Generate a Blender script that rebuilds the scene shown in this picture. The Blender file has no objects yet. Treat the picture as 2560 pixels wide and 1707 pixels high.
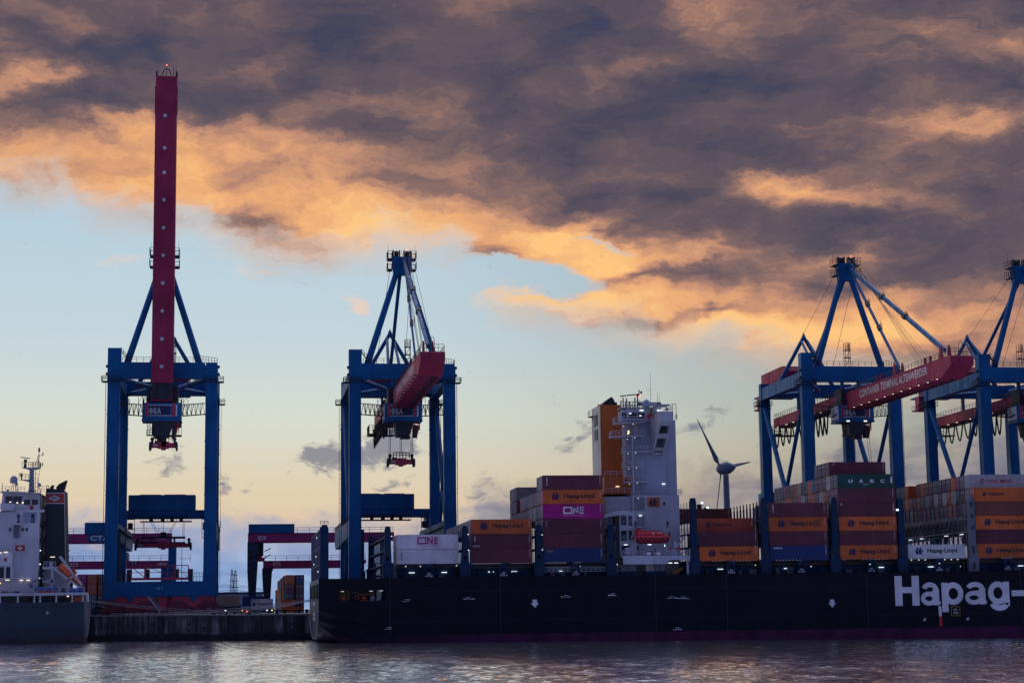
import bpy, bmesh, math, random
from mathutils import Vector, Matrix
random.seed(7)
C = bpy.context.scene.collection
SC = bpy.context.scene

# ---------------------------------------------------------------- camera
PSI, THETA, RHO = math.radians(8.29), math.radians(8.315), math.radians(-0.35)
cd = bpy.data.cameras.new('camera'); cam = bpy.data.objects.new('camera', cd); C.objects.link(cam)
_f = Vector((math.sin(PSI)*math.cos(THETA), math.cos(PSI)*math.cos(THETA), math.sin(THETA)))
_r = Vector((math.cos(PSI), -math.sin(PSI), 0)); _u = _r.cross(_f)
_r2 = _r*math.cos(RHO) + _u*math.sin(RHO); _u2 = -_r*math.sin(RHO) + _u*math.cos(RHO)
cam.matrix_world = Matrix(((_r2.x, _u2.x, -_f.x, 0), (_r2.y, _u2.y, -_f.y, 0), (_r2.z, _u2.z, -_f.z, 6.05), (0, 0, 0, 1)))
cd.sensor_width = 36.0; cd.lens = 4602/2560*36.0
cd.clip_start = 0.5; cd.clip_end = 20000
SC.camera = cam

# ---------------------------------------------------------------- exposure
SC.view_settings.view_transform = 'Standard'; SC.view_settings.look = 'None'
SC.view_settings.exposure = 0.0; SC.view_settings.gamma = 1.0

# ---------------------------------------------------------------- sky
def lin(r, g, b):
    f = lambda c: (c/255)/12.92 if c/255 <= 0.04045 else ((c/255+0.055)/1.055)**2.4
    return (f(r), f(g), f(b), 1.0)

world = bpy.data.worlds.new('World'); SC.world = world; world.use_nodes = True
nt = world.node_tree; nt.nodes.clear()
def nd(tree, typ, **kw):
    n = tree.nodes.new(typ)
    for k, v in kw.items(): setattr(n, k, v)
    return n
def setin(tree, sock, v):
    if hasattr(v, 'is_output'): tree.links.new(v, sock)
    else: sock.default_value = v
def M(op, a, b=0.0, c=None, clamp=False, tree=None):
    t = tree or nt
    n = nd(t, 'ShaderNodeMath', operation=op, use_clamp=clamp)
    setin(t, n.inputs[0], a); setin(t, n.inputs[1], b)
    if c is not None: setin(t, n.inputs[2], c)
    return n.outputs[0]
def VM(op, a, b=(0, 0, 0), tree=None):
    t = tree or nt
    n = nd(t, 'ShaderNodeVectorMath', operation=op)
    setin(t, n.inputs[0], a)
    if op == 'SCALE': setin(t, n.inputs['Scale'], b)
    elif op not in ('LENGTH', 'NORMALIZE'): setin(t, n.inputs[1], b)
    return n.outputs['Value'] if op in ('LENGTH', 'DOT_PRODUCT') else n.outputs['Vector']
def smooth(x, a, b, lo=0.0, hi=1.0, tree=None, interp='SMOOTHSTEP'):
    t = tree or nt
    n = nd(t, 'ShaderNodeMapRange', interpolation_type=interp, clamp=True)
    for i, v in enumerate((x, a, b, lo, hi)): setin(t, n.inputs[i], v)
    return n.outputs[0]
def ramp(x, stops, tree=None, interp='LINEAR'):
    t = tree or nt
    n = nd(t, 'ShaderNodeValToRGB'); cr = n.color_ramp; cr.interpolation = interp
    while len(cr.elements) < len(stops): cr.elements.new(0.5)
    for e, (p, c) in zip(cr.elements, stops): e.position = p; e.color = c
    setin(t, n.inputs[0], x); return n.outputs[0]
def mixc(f, a, b, mode='MIX', tree=None):
    t = tree or nt
    n = nd(t, 'ShaderNodeMix', data_type='RGBA', blend_type=mode)
    setin(t, n.inputs[0], f); setin(t, n.inputs[6], a); setin(t, n.inputs[7], b); return n.outputs[2]
def noise(vec, scale=1.0, detail=6.0, rough=0.55, dist=0.0, tree=None, dims='3D'):
    t = tree or nt
    n = nd(t, 'ShaderNodeTexNoise', noise_dimensions=dims)
    setin(t, n.inputs['Vector'], vec); n.inputs['Scale'].default_value = scale
    n.inputs['Detail'].default_value = detail; n.inputs['Roughness'].default_value = rough
    n.inputs['Distortion'].default_value = dist
    return n.outputs[0], n.outputs[1]

tc = nd(nt, 'ShaderNodeTexCoord')
direc = VM('NORMALIZE', tc.outputs['Generated'])
sx = nd(nt, 'ShaderNodeSeparateXYZ'); nt.links.new(direc, sx.inputs[0])
az = M('MULTIPLY', M('ARCTAN2', sx.outputs[0], sx.outputs[1]), 180/math.pi)      # degrees, 0 = straight across the harbour
el = M('MULTIPLY', M('ARCSINE', sx.outputs[2]), 180/math.pi)
cx = nd(nt, 'ShaderNodeCombineXYZ'); setin(nt, cx.inputs[0], az); setin(nt, cx.inputs[1], el)
uv = cx.outputs[0]
# billow the coordinates so that every mass gets a ragged outline
q = VM('MULTIPLY', uv, (0.22, 0.42, 1))
_, n1c = noise(q, 1.0, 5.0, 0.6)
_, n2c = noise(VM('MULTIPLY', uv, (0.9, 1.9, 1)), 1.0, 6.0, 0.62)
warp = VM('ADD', VM('MULTIPLY', VM('SUBTRACT', n1c, (.5, .5, .5)), (4.6, 2.2, 0)), VM('MULTIPLY', VM('SUBTRACT', n2c, (.5, .5, .5)), (1.3, 0.9, 0)))
wuv = VM('ADD', uv, warp)
suv = nd(nt, 'ShaderNodeSeparateXYZ'); nt.links.new(wuv, suv.inputs[0])

def fcurve(x, pts, lo, hi, vlo, vhi, tree=None):
    """piecewise curve x -> value, through points given in real units"""
    t = tree or nt
    n = nd(t, 'ShaderNodeFloatCurve'); cv = n.mapping.curves[0]
    P = [((a-lo)/(hi-lo), (b-vlo)/(vhi-vlo)) for a, b in pts]
    while len(cv.points) < len(P): cv.points.new(0.5, 0.5)
    for p, (a, b) in zip(cv.points, P): p.location = (a, b); p.handle_type = 'AUTO_CLAMPED'
    n.mapping.update()
    setin(t, n.inputs['Value'], smooth(x, lo, hi, interp='LINEAR'))
    return M('MULTIPLY_ADD', n.outputs[0], vhi-vlo, vlo)
def blob(src, u, v, ru, rv, amp, rot=0.0):
    m = nd(nt, 'ShaderNodeMapping', vector_type='TEXTURE'); nt.links.new(src, m.inputs[0])
    m.inputs['Location'].default_value = (u, v, 0); m.inputs['Rotation'].default_value = (0, 0, math.radians(rot))
    m.inputs['Scale'].default_value = (ru, rv, 1)
    return smooth(VM('LENGTH', m.outputs[0]), 0.0, 1.0, amp, 0.0)
def total(lst):
    r = lst[0]
    for x in lst[1:]: r = M('ADD', r, x)
    return r
BOUND = [(-11.05, 12.65), (-7.57, 12.77), (-5.63, 12.79), (-4.98, 12.12), (-1.96, 11.96), (-0.75, 11.44), (1.0, 10.8), (2.11, 10.85), (3.82, 11.28), (5.89, 11.4), (7.16, 10.35), (8.3, 9.42), (9.93, 9.03), (13.06, 8.51), (15.79, 7.87), (18.47, 7.25), (23.92, 6.34), (27.77, 6.01)]
BOUND2 = [(-10.64, 2.97), (-5.5, 2.9), (-3.13, 2.79), (-0.61, 2.98), (1.34, 2.86), (3.55, 2.79), (6.02, 2.91), (7.14, 3.83), (8.39, 4.26), (10.0, 3.93), (11.74, 3.98), (13.73, 4.2), (15.95, 4.42), (17.79, 4.88), (19.62, 5.57), (23.89, 5.68), (27.75, 5.66)]
TONE = [(3.46, 18.07, 11.33, 3.24, 0.3, 0), (11.16, 16.0, 12.95, 4.21, 0.24, -5), (18.76, 16.08, 11.33, 4.86, 0.12, 0), (9.22, 13.69, 6.8, 2.1, 0.12, 8), (22.85, 11.5, 7.77, 2.59, 0.24, 20), (17.38, 11.76, 6.8, 0.97, 0.34, -5), (13.01, 12.64, 4.21, 0.97, 0.42, 0), (19.17, 10.1, 6.8, 0.81, 0.2, 5), (16.1, 10.58, 3.24, 0.81, 0.2, 15), (12.6, 10.42, 3.72, 0.42, 0.45, 3), (14.82, 9.13, 1.78, 0.36, 0.5, 0), (11.82, 9.07, 3.24, 0.39, 0.35, 3), (-4.78, 15.47, 3.88, 1.78, 0.3, 15), (-3.72, 17.44, 5.5, 1.94, 0.22, 0), (-0.82, 15.65, 4.86, 1.13, 0.18, 0), (16.21, 14.62, 4.86, 1.13, 0.12, 0), (-6.97, 15.94, 2.43, 0.73, -0.45, 5), (-5.81, 13.5, 5.34, 1.78, -0.32, 0), (-1.3, 14.54, 6.8, 0.81, -0.22, -8), (0.22, 13.37, 6.8, 1.86, -0.34, -12), (-3.36, 12.52, 4.21, 0.97, -0.25, 0), (3.75, 11.95, 6.15, 1.13, -0.45, -8), (7.04, 11.84, 4.21, 0.97, -0.25, 0), (10.08, 11.2, 3.72, 0.97, -0.75, -10), (17.16, 12.88, 4.21, 0.97, -0.5, -8), (11.11, 12.12, 3.24, 0.65, -0.35, 25), (12.96, 9.67, 6.8, 0.81, -0.4, 0), (15.43, 8.38, 5.18, 0.81, -0.45, -5), (9.18, 9.72, 3.88, 0.65, -0.45, 0), (22.38, 14.54, 2.75, 0.97, -0.28, 15), (0.17, 16.41, 2.59, 0.65, -0.2, 0), (4.1, 17.59, 1.94, 0.81, -0.18, 0), (4.75, 14.31, 3.24, 0.97, -0.22, 0), (-5.94, 17.78, 1.94, 0.81, -0.15, 0), (20.92, 8.33, 4.86, 0.97, -0.25, 0), (16.69, 9.33, 7.77, 1.94, -0.22, 0), (13.36, 11.02, 5.18, 1.29, -0.2, 0), (19.27, 13.03, 6.8, 2.43, -0.16, 5), (11.08, 10.2, 3.88, 0.97, -0.15, 0), (17.29, 8.82, 7.77, 1.46, -0.22, 0)]
HOLES = [(9.32, 10.47, 3.08, 0.68, 1.3, -3), (15.29, 12.82, 1.94, 0.65, 0.9, -5), (10.85, 11.47, 1.78, 0.52, 0.9, -12), (12.23, 11.11, 1.62, 0.36, 0.6, -8), (-6.72, 15.66, 1.13, 0.29, 0.35, 0), (7.92, 10.35, 1.94, 0.65, 0.8, 0)]
WISPS = [(2.3, 4.82, 1.78, 0.97, 0.85, 20), (3.91, 5.01, 2.43, 0.49, 0.6, 20), (4.78, 5.38, 1.94, 1.13, 1.1, 25), (4.16, 3.84, 0.97, 0.42, 0.9, 35), (-2.45, 4.43, 1.46, 0.65, 0.8, 25), (-0.44, 4.02, 0.65, 0.55, 0.85, 60), (0.47, 3.9, 0.65, 0.29, 0.6, 10), (7.21, 3.83, 1.29, 0.71, 0.85, 30), (10.27, 5.42, 1.13, 0.65, 0.9, 45), (14.37, 5.55, 1.46, 0.71, 0.8, 25), (1.81, 4.88, 0.97, 0.65, 0.7, 0), (3.29, 4.64, 1.46, 0.81, 0.7, 0)]
PINKS = [(3.14, 9.35, 0.97, 0.73, 1.0, 35), (7.79, 8.73, 1.94, 0.65, 0.4, 20), (-3.92, 10.8, 2.59, 0.65, 0.5, -10), (-0.73, 10.28, 3.24, 0.65, 0.5, 0)]
hv = nd(nt, 'ShaderNodeSeparateXYZ'); nt.links.new(VM('ADD', uv, VM('SCALE', warp, 0.55)), hv.inputs[0])
vb = fcurve(hv.outputs[0], BOUND, -12, 32, 4, 16)
d = M('SUBTRACT', hv.outputs[1], vb)
holes = total([blob(wuv, *b) for b in HOLES])
fine, _ = noise(VM('MULTIPLY', wuv, (0.5, 1.05, 1)), 1.0, 8.0, 0.6)
dens = M('ADD', d, M('MULTIPLY', M('SUBTRACT', fine, 0.5), 2.2))
dens = M('SUBTRACT', dens, M('MULTIPLY', holes, 2.6))
cover = smooth(dens, -1.15, 1.55)
# clear sky behind the clouds: cream over the horizon, pale blue above
base = ramp(smooth(el, -2.0, 22.0, interp='LINEAR'), [
    (0.00, lin(120, 150, 205)), (0.10, lin(150, 180, 225)), (0.155, lin(220, 190, 166)), (0.20, lin(227, 201, 168)), (0.26, lin(222, 210, 185)),
    (0.33, lin(214, 219, 208)), (0.44, lin(194, 212, 220)), (0.60, lin(180, 206, 223)), (0.75, lin(158, 190, 216)), (1.0, lin(110, 150, 200))])
dim = smooth(az, 2.0, 24.0, 1.0, 0.56)
base = mixc(1.0, base, dim, 'MULTIPLY')
# tone of the lit cloud deck: 0 = sunlit orange rim, 1 = heavy blue-grey
tone0 = total([blob(wuv, *b) for b in TONE])
up = M('MULTIPLY', smooth(d, 0.0, 5.0), 0.20)
streak, _ = noise(VM('MULTIPLY', wuv, (0.22, 0.80, 1)), 1.0, 7.0, 0.52, 0.25)
below, _ = noise(VM('MULTIPLY', VM('ADD', wuv, (0.1, -0.30, 0)), (0.22, 0.80, 1)), 1.0, 7.0, 0.52, 0.25)
lit = M('SUBTRACT', streak, below)                       # flanks that face down to the low sun
mott, _ = noise(VM('MULTIPLY', wuv, (0.80, 1.7, 1)), 1.0, 9.0, 0.62, 0.1)
tone = M('ADD', M('ADD', M('ADD', M('MULTIPLY', tone0, 0.66), up), 0.41), M('MULTIPLY', M('SUBTRACT', streak, 0.5), 1.35))
tone = M('ADD', tone, M('MULTIPLY', M('SUBTRACT', mott, 0.5), 0.36))
tone = M('SUBTRACT', tone, M('MULTIPLY', lit, 0.8), clamp=True)
cloud = ramp(tone, [(0.0, lin(253, 198, 128)), (0.18, lin(236, 172, 119)), (0.36, lin(194, 141, 115)), (0.52, lin(138, 107, 102)), (0.68, lin(101, 86, 95)), (0.88, lin(79, 73, 90)), (1.0, lin(64, 66, 91))])
thin = mixc(0.6, cloud, lin(240, 205, 175))
skyc = mixc(smooth(cover, 0.0, 0.8, interp='LINEAR'), base, mixc(smooth(cover, 0.3, 1.0), thin, cloud))
# pink shreds under the deck
pk = total([blob(wuv, *b) for b in PINKS])
pkm = smooth(M('ADD', pk, M('MULTIPLY', M('SUBTRACT', fine, 0.5), 1.6)), 0.35, 0.95, 0.0, 0.75)
skyc = mixc(pkm, skyc, lin(245, 205, 175))
# low bank of blue-grey cloud along the horizon
v2 = fcurve(suv.outputs[0], BOUND2, -12, 32, 0, 8)
d2 = M('ADD', M('SUBTRACT', v2, suv.outputs[1]), M('MULTIPLY', M('SUBTRACT', fine, 0.5), 2.4))
c2 = smooth(d2, -0.5, 1.3, 0.0, 0.92)
bankc = ramp(M('ADD', streak, M('MULTIPLY', smooth(d2, 0.0, 3.5), 0.12)), [(0.33, lin(98, 134, 190)), (0.50, lin(120, 154, 205)), (0.68, lin(164, 187, 220))])
bankg = ramp(streak, [(0.34, lin(102, 104, 128)), (0.50, lin(128, 126, 140)), (0.66, lin(178, 166, 156))])
bank = mixc(smooth(az, 3.0, 9.0), bankc, bankg)
skyc = mixc(c2, skyc, bank)
ws = total([blob(wuv, *b) for b in WISPS])
rag, _ = noise(VM('MULTIPLY', uv, (1.5, 2.6, 1)), 1.0, 8.0, 0.68, 0.8)
wm = smooth(M('ADD', M('MULTIPLY', ws, 1.1), M('MULTIPLY', M('SUBTRACT', rag, 0.52), 3.2)), 0.30, 1.25, 0.0, 0.8)
skyc = mixc(wm, skyc, lin(116, 118, 140))
# the dusk sky behind the viewer is far dimmer and violet; overhead lies between
front = smooth(sx.outputs[1], -0.30, 0.75)
backc = ramp(smooth(el, -5, 90, interp='LINEAR'), [(0, lin(100, 110, 157)), (0.3, lin(94, 105, 158)), (1, lin(84, 94, 147))])
upk = smooth(el, 19.5, 32.0)
skyc = mixc(upk, skyc, mixc(0.15, (1.5, 1.5, 1.75, 1), cloud))
skyc = mixc(front, backc, skyc)
skyc = mixc(smooth(el, -1.5, -4.0), skyc, (0.035, 0.04, 0.06, 1))     # far shore and water below the horizon
nish = nd(nt, 'ShaderNodeTexSky', sky_type='NISHITA')
SUN_EL, SUN_AZ = math.radians(2.0), math.radians(-62.0)
nish.sun_disc = False; nish.sun_elevation = SUN_EL; nish.sun_rotation = SUN_AZ
skyc = mixc(1.0, skyc, VM('SCALE', nish.outputs[0], 0.004), 'ADD')
bg = nd(nt, 'ShaderNodeBackground'); nt.links.new(skyc, bg.inputs[0]); bg.inputs[1].default_value = 1.0
wo = nd(nt, 'ShaderNodeOutputWorld'); nt.links.new(bg.outputs[0], wo.inputs[0])
world.cycles.sampling_method = 'MANUAL'; world.cycles.sample_map_resolution = 512

sl = bpy.data.lights.new('sun', 'SUN'); sun = bpy.data.objects.new('sun', sl); C.objects.link(sun)
sl.energy = 0.18; sl.angle = math.radians(12); sl.color = (1.0, 0.72, 0.5)
sd = Vector((math.sin(SUN_AZ)*math.cos(SUN_EL), math.cos(SUN_AZ)*math.cos(SUN_EL), math.sin(math.radians(6))))
sun.rotation_euler = sd.to_track_quat('Z', 'Y').to_euler()

# ---------------------------------------------------------------- mesh helpers
V = Vector
ORG = {}
class MB:
    """collects shapes given in world metres; build() links them as ONE mesh object"""
    def __init__(s): s.v = []; s.f = []; s.mi = []
    def add(s, vs, fs, mi=0):
        o = len(s.v); s.v += [tuple(p) for p in vs]
        s.f += [tuple(i+o for i in f) for f in fs]; s.mi += [mi]*len(fs); return s
    def box(s, x0, x1, y0, y1, z0, z1, mi=0):
        return s.add([(x0,y0,z0),(x1,y0,z0),(x1,y1,z0),(x0,y1,z0),(x0,y0,z1),(x1,y0,z1),(x1,y1,z1),(x0,y1,z1)],
                     [(0,3,2,1),(4,5,6,7),(0,1,5,4),(1,2,6,5),(2,3,7,6),(3,0,4,7)], mi)
    def hexa(s, b, t, mi=0):
        """b, t = (x0,x1,y0,y1,z): a box whose top differs from its bottom"""
        P = [(b[0],b[2],b[4]),(b[1],b[2],b[4]),(b[1],b[3],b[4]),(b[0],b[3],b[4]),(t[0],t[2],t[4]),(t[1],t[2],t[4]),(t[1],t[3],t[4]),(t[0],t[3],t[4])]
        return s.add(P, [(0,3,2,1),(4,5,6,7),(0,1,5,4),(1,2,6,5),(2,3,7,6),(3,0,4,7)], mi)
    def beam(s, p, q, w, h, mi=0, w2=None, h2=None):
        p, q = V(p), V(q); d = (q-p).normalized()
        up = V((0,0,1)) if abs(d.z) < 0.95 else V((0,1,0))
        a = d.cross(up).normalized(); b = a.cross(d).normalized()
        w2 = w if w2 is None else w2; h2 = h if h2 is None else h2
        P = [p+a*w/2*i+b*h/2*j for i, j in ((-1,-1),(1,-1),(1,1),(-1,1))]+[q+a*w2/2*i+b*h2/2*j for i, j in ((-1,-1),(1,-1),(1,1),(-1,1))]
        return s.add(P, [(0,3,2,1),(4,5,6,7),(0,1,5,4),(1,2,6,5),(2,3,7,6),(3,0,4,7)], mi)
    def tube(s, p, q, r, r2=None, n=10, mi=0):
        p, q = V(p), V(q); d = (q-p)
        if d.length < 1e-6: return s
        d.normalize(); up = V((0,0,1)) if abs(d.z) < 0.95 else V((0,1,0))
        a = d.cross(up).normalized(); b = a.cross(d); r2 = r if r2 is None else r2
        P = []
        for c, rr in ((p, r), (q, r2)):
            P += [c+(a*math.cos(2*math.pi*k/n)+b*math.sin(2*math.pi*k/n))*rr for k in range(n)]
        return s.add(P, [(k,(k+1)%n,n+(k+1)%n,n+k) for k in range(n)]+[tuple(range(n))[::-1], tuple(range(n,2*n))], mi)
    def path(s, pts, r, n=6, mi=0):
        for a, b in zip(pts[:-1], pts[1:]): s.tube(a, b, r, n=n, mi=mi)
        return s
    def prism(s, pts, plane, a, b, mi=0):
        f = {'xz': lambda u, v, w: (u, w, v), 'yz': lambda u, v, w: (w, u, v), 'xy': lambda u, v, w: (u, v, w)}[plane]
        n = len(pts); P = [f(u, v, a) for u, v in pts]+[f(u, v, b) for u, v in pts]
        return s.add(P, [tuple(range(n))[::-1], tuple(range(n, 2*n))]+[(k,(k+1)%n,n+(k+1)%n,n+k) for k in range(n)], mi)
    def lathe(s, prof, c, n=16, axis=(0,0,1), mi=0):
        ax = V(axis).normalized(); up = V((0,0,1)) if abs(ax.z) < 0.95 else V((0,1,0))
        a = ax.cross(up).normalized(); b = a.cross(ax); P = []; c = V(c)
        for r, h in prof: P += [c+ax*h+(a*math.cos(2*math.pi*k/n)+b*math.sin(2*math.pi*k/n))*max(r, 1e-3) for k in range(n)]
        F = [(i*n+k, i*n+(k+1)%n, (i+1)*n+(k+1)%n, (i+1)*n+k) for i in range(len(prof)-1) for k in range(n)]
        F += [tuple(range(n))[::-1], tuple(range((len(prof)-1)*n, len(prof)*n))]
        return s.add(P, F, mi)
    def rail(s, pts, h=1.1, step=1.6, r=0.035, mi=0, mids=(0.55,)):
        for a, b in zip(pts[:-1], pts[1:]):
            a, b = V(a), V(b); L = (b-a).length; k = max(1, round(L/step)); up = V((0,0,h))
            for i in range(k+1):
                p = a+(b-a)*i/k; s.tube(p, p+up, r, n=4, mi=mi)
            s.tube(a+up, b+up, r, n=4, mi=mi)
            for m in mids: s.tube(a+up*m, b+up*m, r*0.8, n=4, mi=mi)
        return s
    def truss(s, a, b, h, w, k, r=0.06, mi=0):
        """lattice walkway from a to b: four chords with zigzag lacing"""
        a, b = V(a), V(b); d = (b-a).normalized(); sd = d.cross(V((0,0,1))).normalized()*w/2; up = V((0,0,h))
        for o in (sd, -sd):
            s.tube(a+o, b+o, r*1.4, n=4, mi=mi); s.tube(a+o+up, b+o+up, r, n=4, mi=mi)
            for i in range(k):
                p, q = a+(b-a)*i/k, a+(b-a)*(i+1)/k; m = (p+q)/2
                s.tube(p+o, m+o+up, r*0.8, n=4, mi=mi); s.tube(m+o+up, q+o, r*0.8, n=4, mi=mi); s.tube(p+o, p+o+up, r*0.8, n=4, mi=mi)
        s.beam(a+V((0,0,0.03)), b+V((0,0,0.03)), w, 0.08, mi=mi); return s
    def build(s, name, mats, parent=None, smooth=False):
        o0 = ORG.get(parent.name, V((0,0,0))) if parent else V((0,0,0))
        me = bpy.data.meshes.new(name)
        me.from_pydata([(x-o0.x, y-o0.y, z-o0.z) for x, y, z in s.v], [], s.f)
        mats = mats if isinstance(mats, (list, tuple)) else [mats]
        for m in mats: me.materials.append(m)
        if len(mats) > 1: me.polygons.foreach_set('material_index', s.mi)
        bm = bmesh.new(); bm.from_mesh(me); bmesh.ops.recalc_face_normals(bm, faces=bm.faces); bm.to_mesh(me); bm.free()
        if smooth:
            me.polygons.foreach_set('use_smooth', [True]*len(me.polygons)); 
            try: me.set_sharp_from_angle(angle=math.radians(38))
            except Exception: pass
        o = bpy.data.objects.new(name, me); C.objects.link(o)
        if parent: o.parent = parent
        ORG[o.name] = o0.copy()
        return o
def tag(o, label=None, cat=None, group=None, kind=None):
    if label: o['label'] = label
    if cat: o['category'] = cat
    if group: o['group'] = group
    if kind: o['kind'] = kind
    return o
def thing(name, label, cat, loc, group=None):
    o = bpy.data.objects.new(name, None); C.objects.link(o); o.location = loc
    o.empty_display_size = 0.5; ORG[o.name] = V(loc); return tag(o, label, cat, group)
def copy_tree(o, parent=None, shift=None):
    c = o.copy(); C.objects.link(c)
    if parent: c.parent = parent
    if shift is not None: c.location = o.location+V(shift)
    ORG[c.name] = ORG[o.name]+(V(shift) if shift is not None else V((0,0,0)))
    for k in list(o.children): copy_tree(k, c)
    return c

# ---------------------------------------------------------------- writing
_TX = {}
def text_mesh(s, bold=0.0, space=1.0):
    k = (s, bold, space)
    if k not in _TX:
        cu = bpy.data.curves.new('t', 'FONT'); cu.body = s; cu.offset = bold; cu.space_character = space; cu.resolution_u = 3
        ob = bpy.data.objects.new('t', cu); C.objects.link(ob); bpy.context.view_layer.update()
        me = bpy.data.meshes.new_from_object(ob.evaluated_get(bpy.context.evaluated_depsgraph_get()))
        vs = [(v.co.x, v.co.y) for v in me.vertices]; fs = [tuple(p.vertices) for p in me.polygons]
        bpy.data.objects.remove(ob); bpy.data.curves.remove(cu); bpy.data.meshes.remove(me)
        x0, x1 = min(v[0] for v in vs), max(v[0] for v in vs); y0, y1 = min(v[1] for v in vs), max(v[1] for v in vs)
        _TX[k] = ([(x-x0, y-y0) for x, y in vs], fs, x1-x0, y1-y0)
    return _TX[k]
def text(s, o, right, up, w, h, bold=0.0, space=1.0, mb=None):
    """text filling a w x h box whose lower left corner is o"""
    vs, fs, W, Hh = text_mesh(s, bold, space); mb = mb or MB(); o, right, up = V(o), V(right), V(up)
    return mb.add([o+right*(x*w/W)+up*(y*h/Hh) for x, y in vs], fs)
def flat(polys, o, right, up, sx_, sy_, mb=None):
    mb = mb or MB(); o, right, up = V(o), V(right), V(up)
    for P in polys: mb.add([o+right*(x*sx_)+up*(y*sy_) for x, y in P], [tuple(range(len(P)))])
    return mb
EMBLEM = [[(0,.42),(.32,1),(.62,1),(.36,.5),(.47,.28),(.60,0),(.17,0)], [(.44,.5),(.74,1),(1.04,1),(.86,.66),(1.25,.66),(1.17,.42),(.90,.42),(1.06,0),(.66,0)]]
def ring(a, b, w):   # rectangular outline a..b as four quads
    (x0, y0), (x1, y1) = a, b
    return [[(x0,y0),(x1,y0),(x1,y0+w),(x0,y0+w)], [(x0,y1-w),(x1,y1-w),(x1,y1),(x0,y1)], [(x0,y0+w),(x0+w,y0+w),(x0+w,y1-w),(x0,y1-w)], [(x1-w,y0+w),(x1,y0+w),(x1,y1-w),(x1-w,y1-w)]]

# ---------------------------------------------------------------- materials
def mat(name, rgb, rough=0.5, dirt=0.25, scale=0.6, metal=0.0, streak=True, objcol=False, spec=0.5, dirtcol=(0.06, 0.05, 0.045), bump=0.0):
    m = bpy.data.materials.new(name); m.use_nodes = True; t = m.node_tree; b = t.nodes['Principled BSDF']
    g = nd(t, 'ShaderNodeNewGeometry').outputs['Position']
    col = rgb+(1.0,) if len(rgb) == 3 else rgb
    if objcol: col = nd(t, 'ShaderNodeObjectInfo').outputs['Color']
    n1, _ = noise(VM('MULTIPLY', g, (scale, scale, scale*(0.16 if streak else 1.0)), tree=t), 1.0, 5.0, 0.65, tree=t)
    n2, _ = noise(VM('MULTIPLY', g, (scale*0.22,)*3, tree=t), 1.0, 3.0, 0.5, tree=t)
    fade = mixc(1.0, col, smooth(n2, 0.3, 0.7, 0.82, 1.16, tree=t), 'MULTIPLY', tree=t)
    c = mixc(smooth(n1, 0.52, 0.78, 0.0, dirt, tree=t), fade, dirtcol+(1.0,), tree=t)
    t.links.new(c, b.inputs['Base Color'])
    t.links.new(smooth(n1, 0.3, 0.75, rough*0.8, min(1, rough*1.35), tree=t), b.inputs['Roughness'])
    b.inputs['Metallic'].default_value = metal; b.inputs['Specular IOR Level'].default_value = spec
    if bump:
        bp = nd(t, 'ShaderNodeBump'); bp.inputs['Strength'].default_value = 0.6; bp.inputs['Distance'].default_value = bump
        t.links.new(n1, bp.inputs['Height']); t.links.new(bp.outputs[0], b.inputs['Normal'])
    return m
def glow(name, rgb, power):
    m = bpy.data.materials.new(name); m.use_nodes = True; b = m.node_tree.nodes['Principled BSDF']
    b.inputs['Base Color'].default_value = (0.8, 0.8, 0.8, 1); b.inputs['Emission Color'].default_value = rgb+(1,); b.inputs['Emission Strength'].default_value = power
    return m
BLUE = mat('crane_blue', (0.0005, 0.108, 0.285), 0.5, 0.22, spec=0.25, dirtcol=(0.004, 0.035, 0.10))
BLUE2 = mat('house_blue', (0.002, 0.115, 0.28), 0.5, 0.3, spec=0.3)
DARK = mat('dark_steel', (0.018, 0.022, 0.035), 0.55, 0.2)
RED = mat('boom_red', (0.35, 0.036, 0.085), 0.55, 0.35, spec=0.15, dirtcol=(0.15, 0.025, 0.045))
BOGIE2 = mat('bogie_dark_red', (0.17, 0.018, 0.035), 0.6, 0.5)
BOGIE = mat('bogie_red', (0.46, 0.035, 0.075), 0.55, 0.4)
MAGENTA = mat('gantry_magenta', (0.36, 0.025, 0.16), 0.5, 0.2)
WHITE = mat('ship_white', (0.46, 0.48, 0.54), 0.5, 0.4, dirtcol=(0.30, 0.22, 0.16))
SIGNW = mat('sign_white', (0.72, 0.72, 0.74), 0.5, 0.1)
GREY = mat('galvanised', (0.48, 0.49, 0.52), 0.4, 0.2)
LASH = mat('lashing_blue', (0.004, 0.030, 0.078), 0.55, 0.3, spec=0.2)
LASHG = mat('lashing_grey', (0.12, 0.13, 0.17), 0.5, 0.35)
FUNNEL = mat('funnel_orange', (0.55, 0.13, 0.015), 0.5, 0.2)
CREAM = mat('funnel_cream', (0.72, 0.70, 0.62), 0.5, 0.5, dirtcol=(0.2, 0.18, 0.15))
BLACK = mat('black_paint', (0.012, 0.014, 0.02), 0.5, 0.1)
GLASS = mat('dark_glass', (0.01, 0.014, 0.02), 0.08, 0.05, spec=0.9)
NAVY = mat('emblem_navy', (0.008, 0.012, 0.07), 0.5, 0.05)
BOATRED = mat('boat_red', (0.62, 0.012, 0.02), 0.35, 0.15)
BOATORANGE = mat('boat_orange', (0.80, 0.12, 0.015), 0.4, 0.15)
TARP = mat('blue_tarpaulin', (0.01, 0.07, 0.28), 0.6, 0.2)
YELLOW = mat('yellow_paint', (0.34, 0.18, 0.02), 0.5, 0.2)
SIGNM = mat('sign_magenta', (0.42, 0.0, 0.16), 0.5, 0.05)
SIGNR = mat('sign_red', (0.38, 0.015, 0.03), 0.5, 0.05)
LAMPW = glow('lamp_white', (0.88, 0.96, 1.0), 1.8)
LAMPD = glow('lamp_faint', (0.88, 0.96, 1.0), 0.9)
LAMPY = glow('lamp_warm', (1.0, 0.84, 0.55), 1.7)
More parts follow.
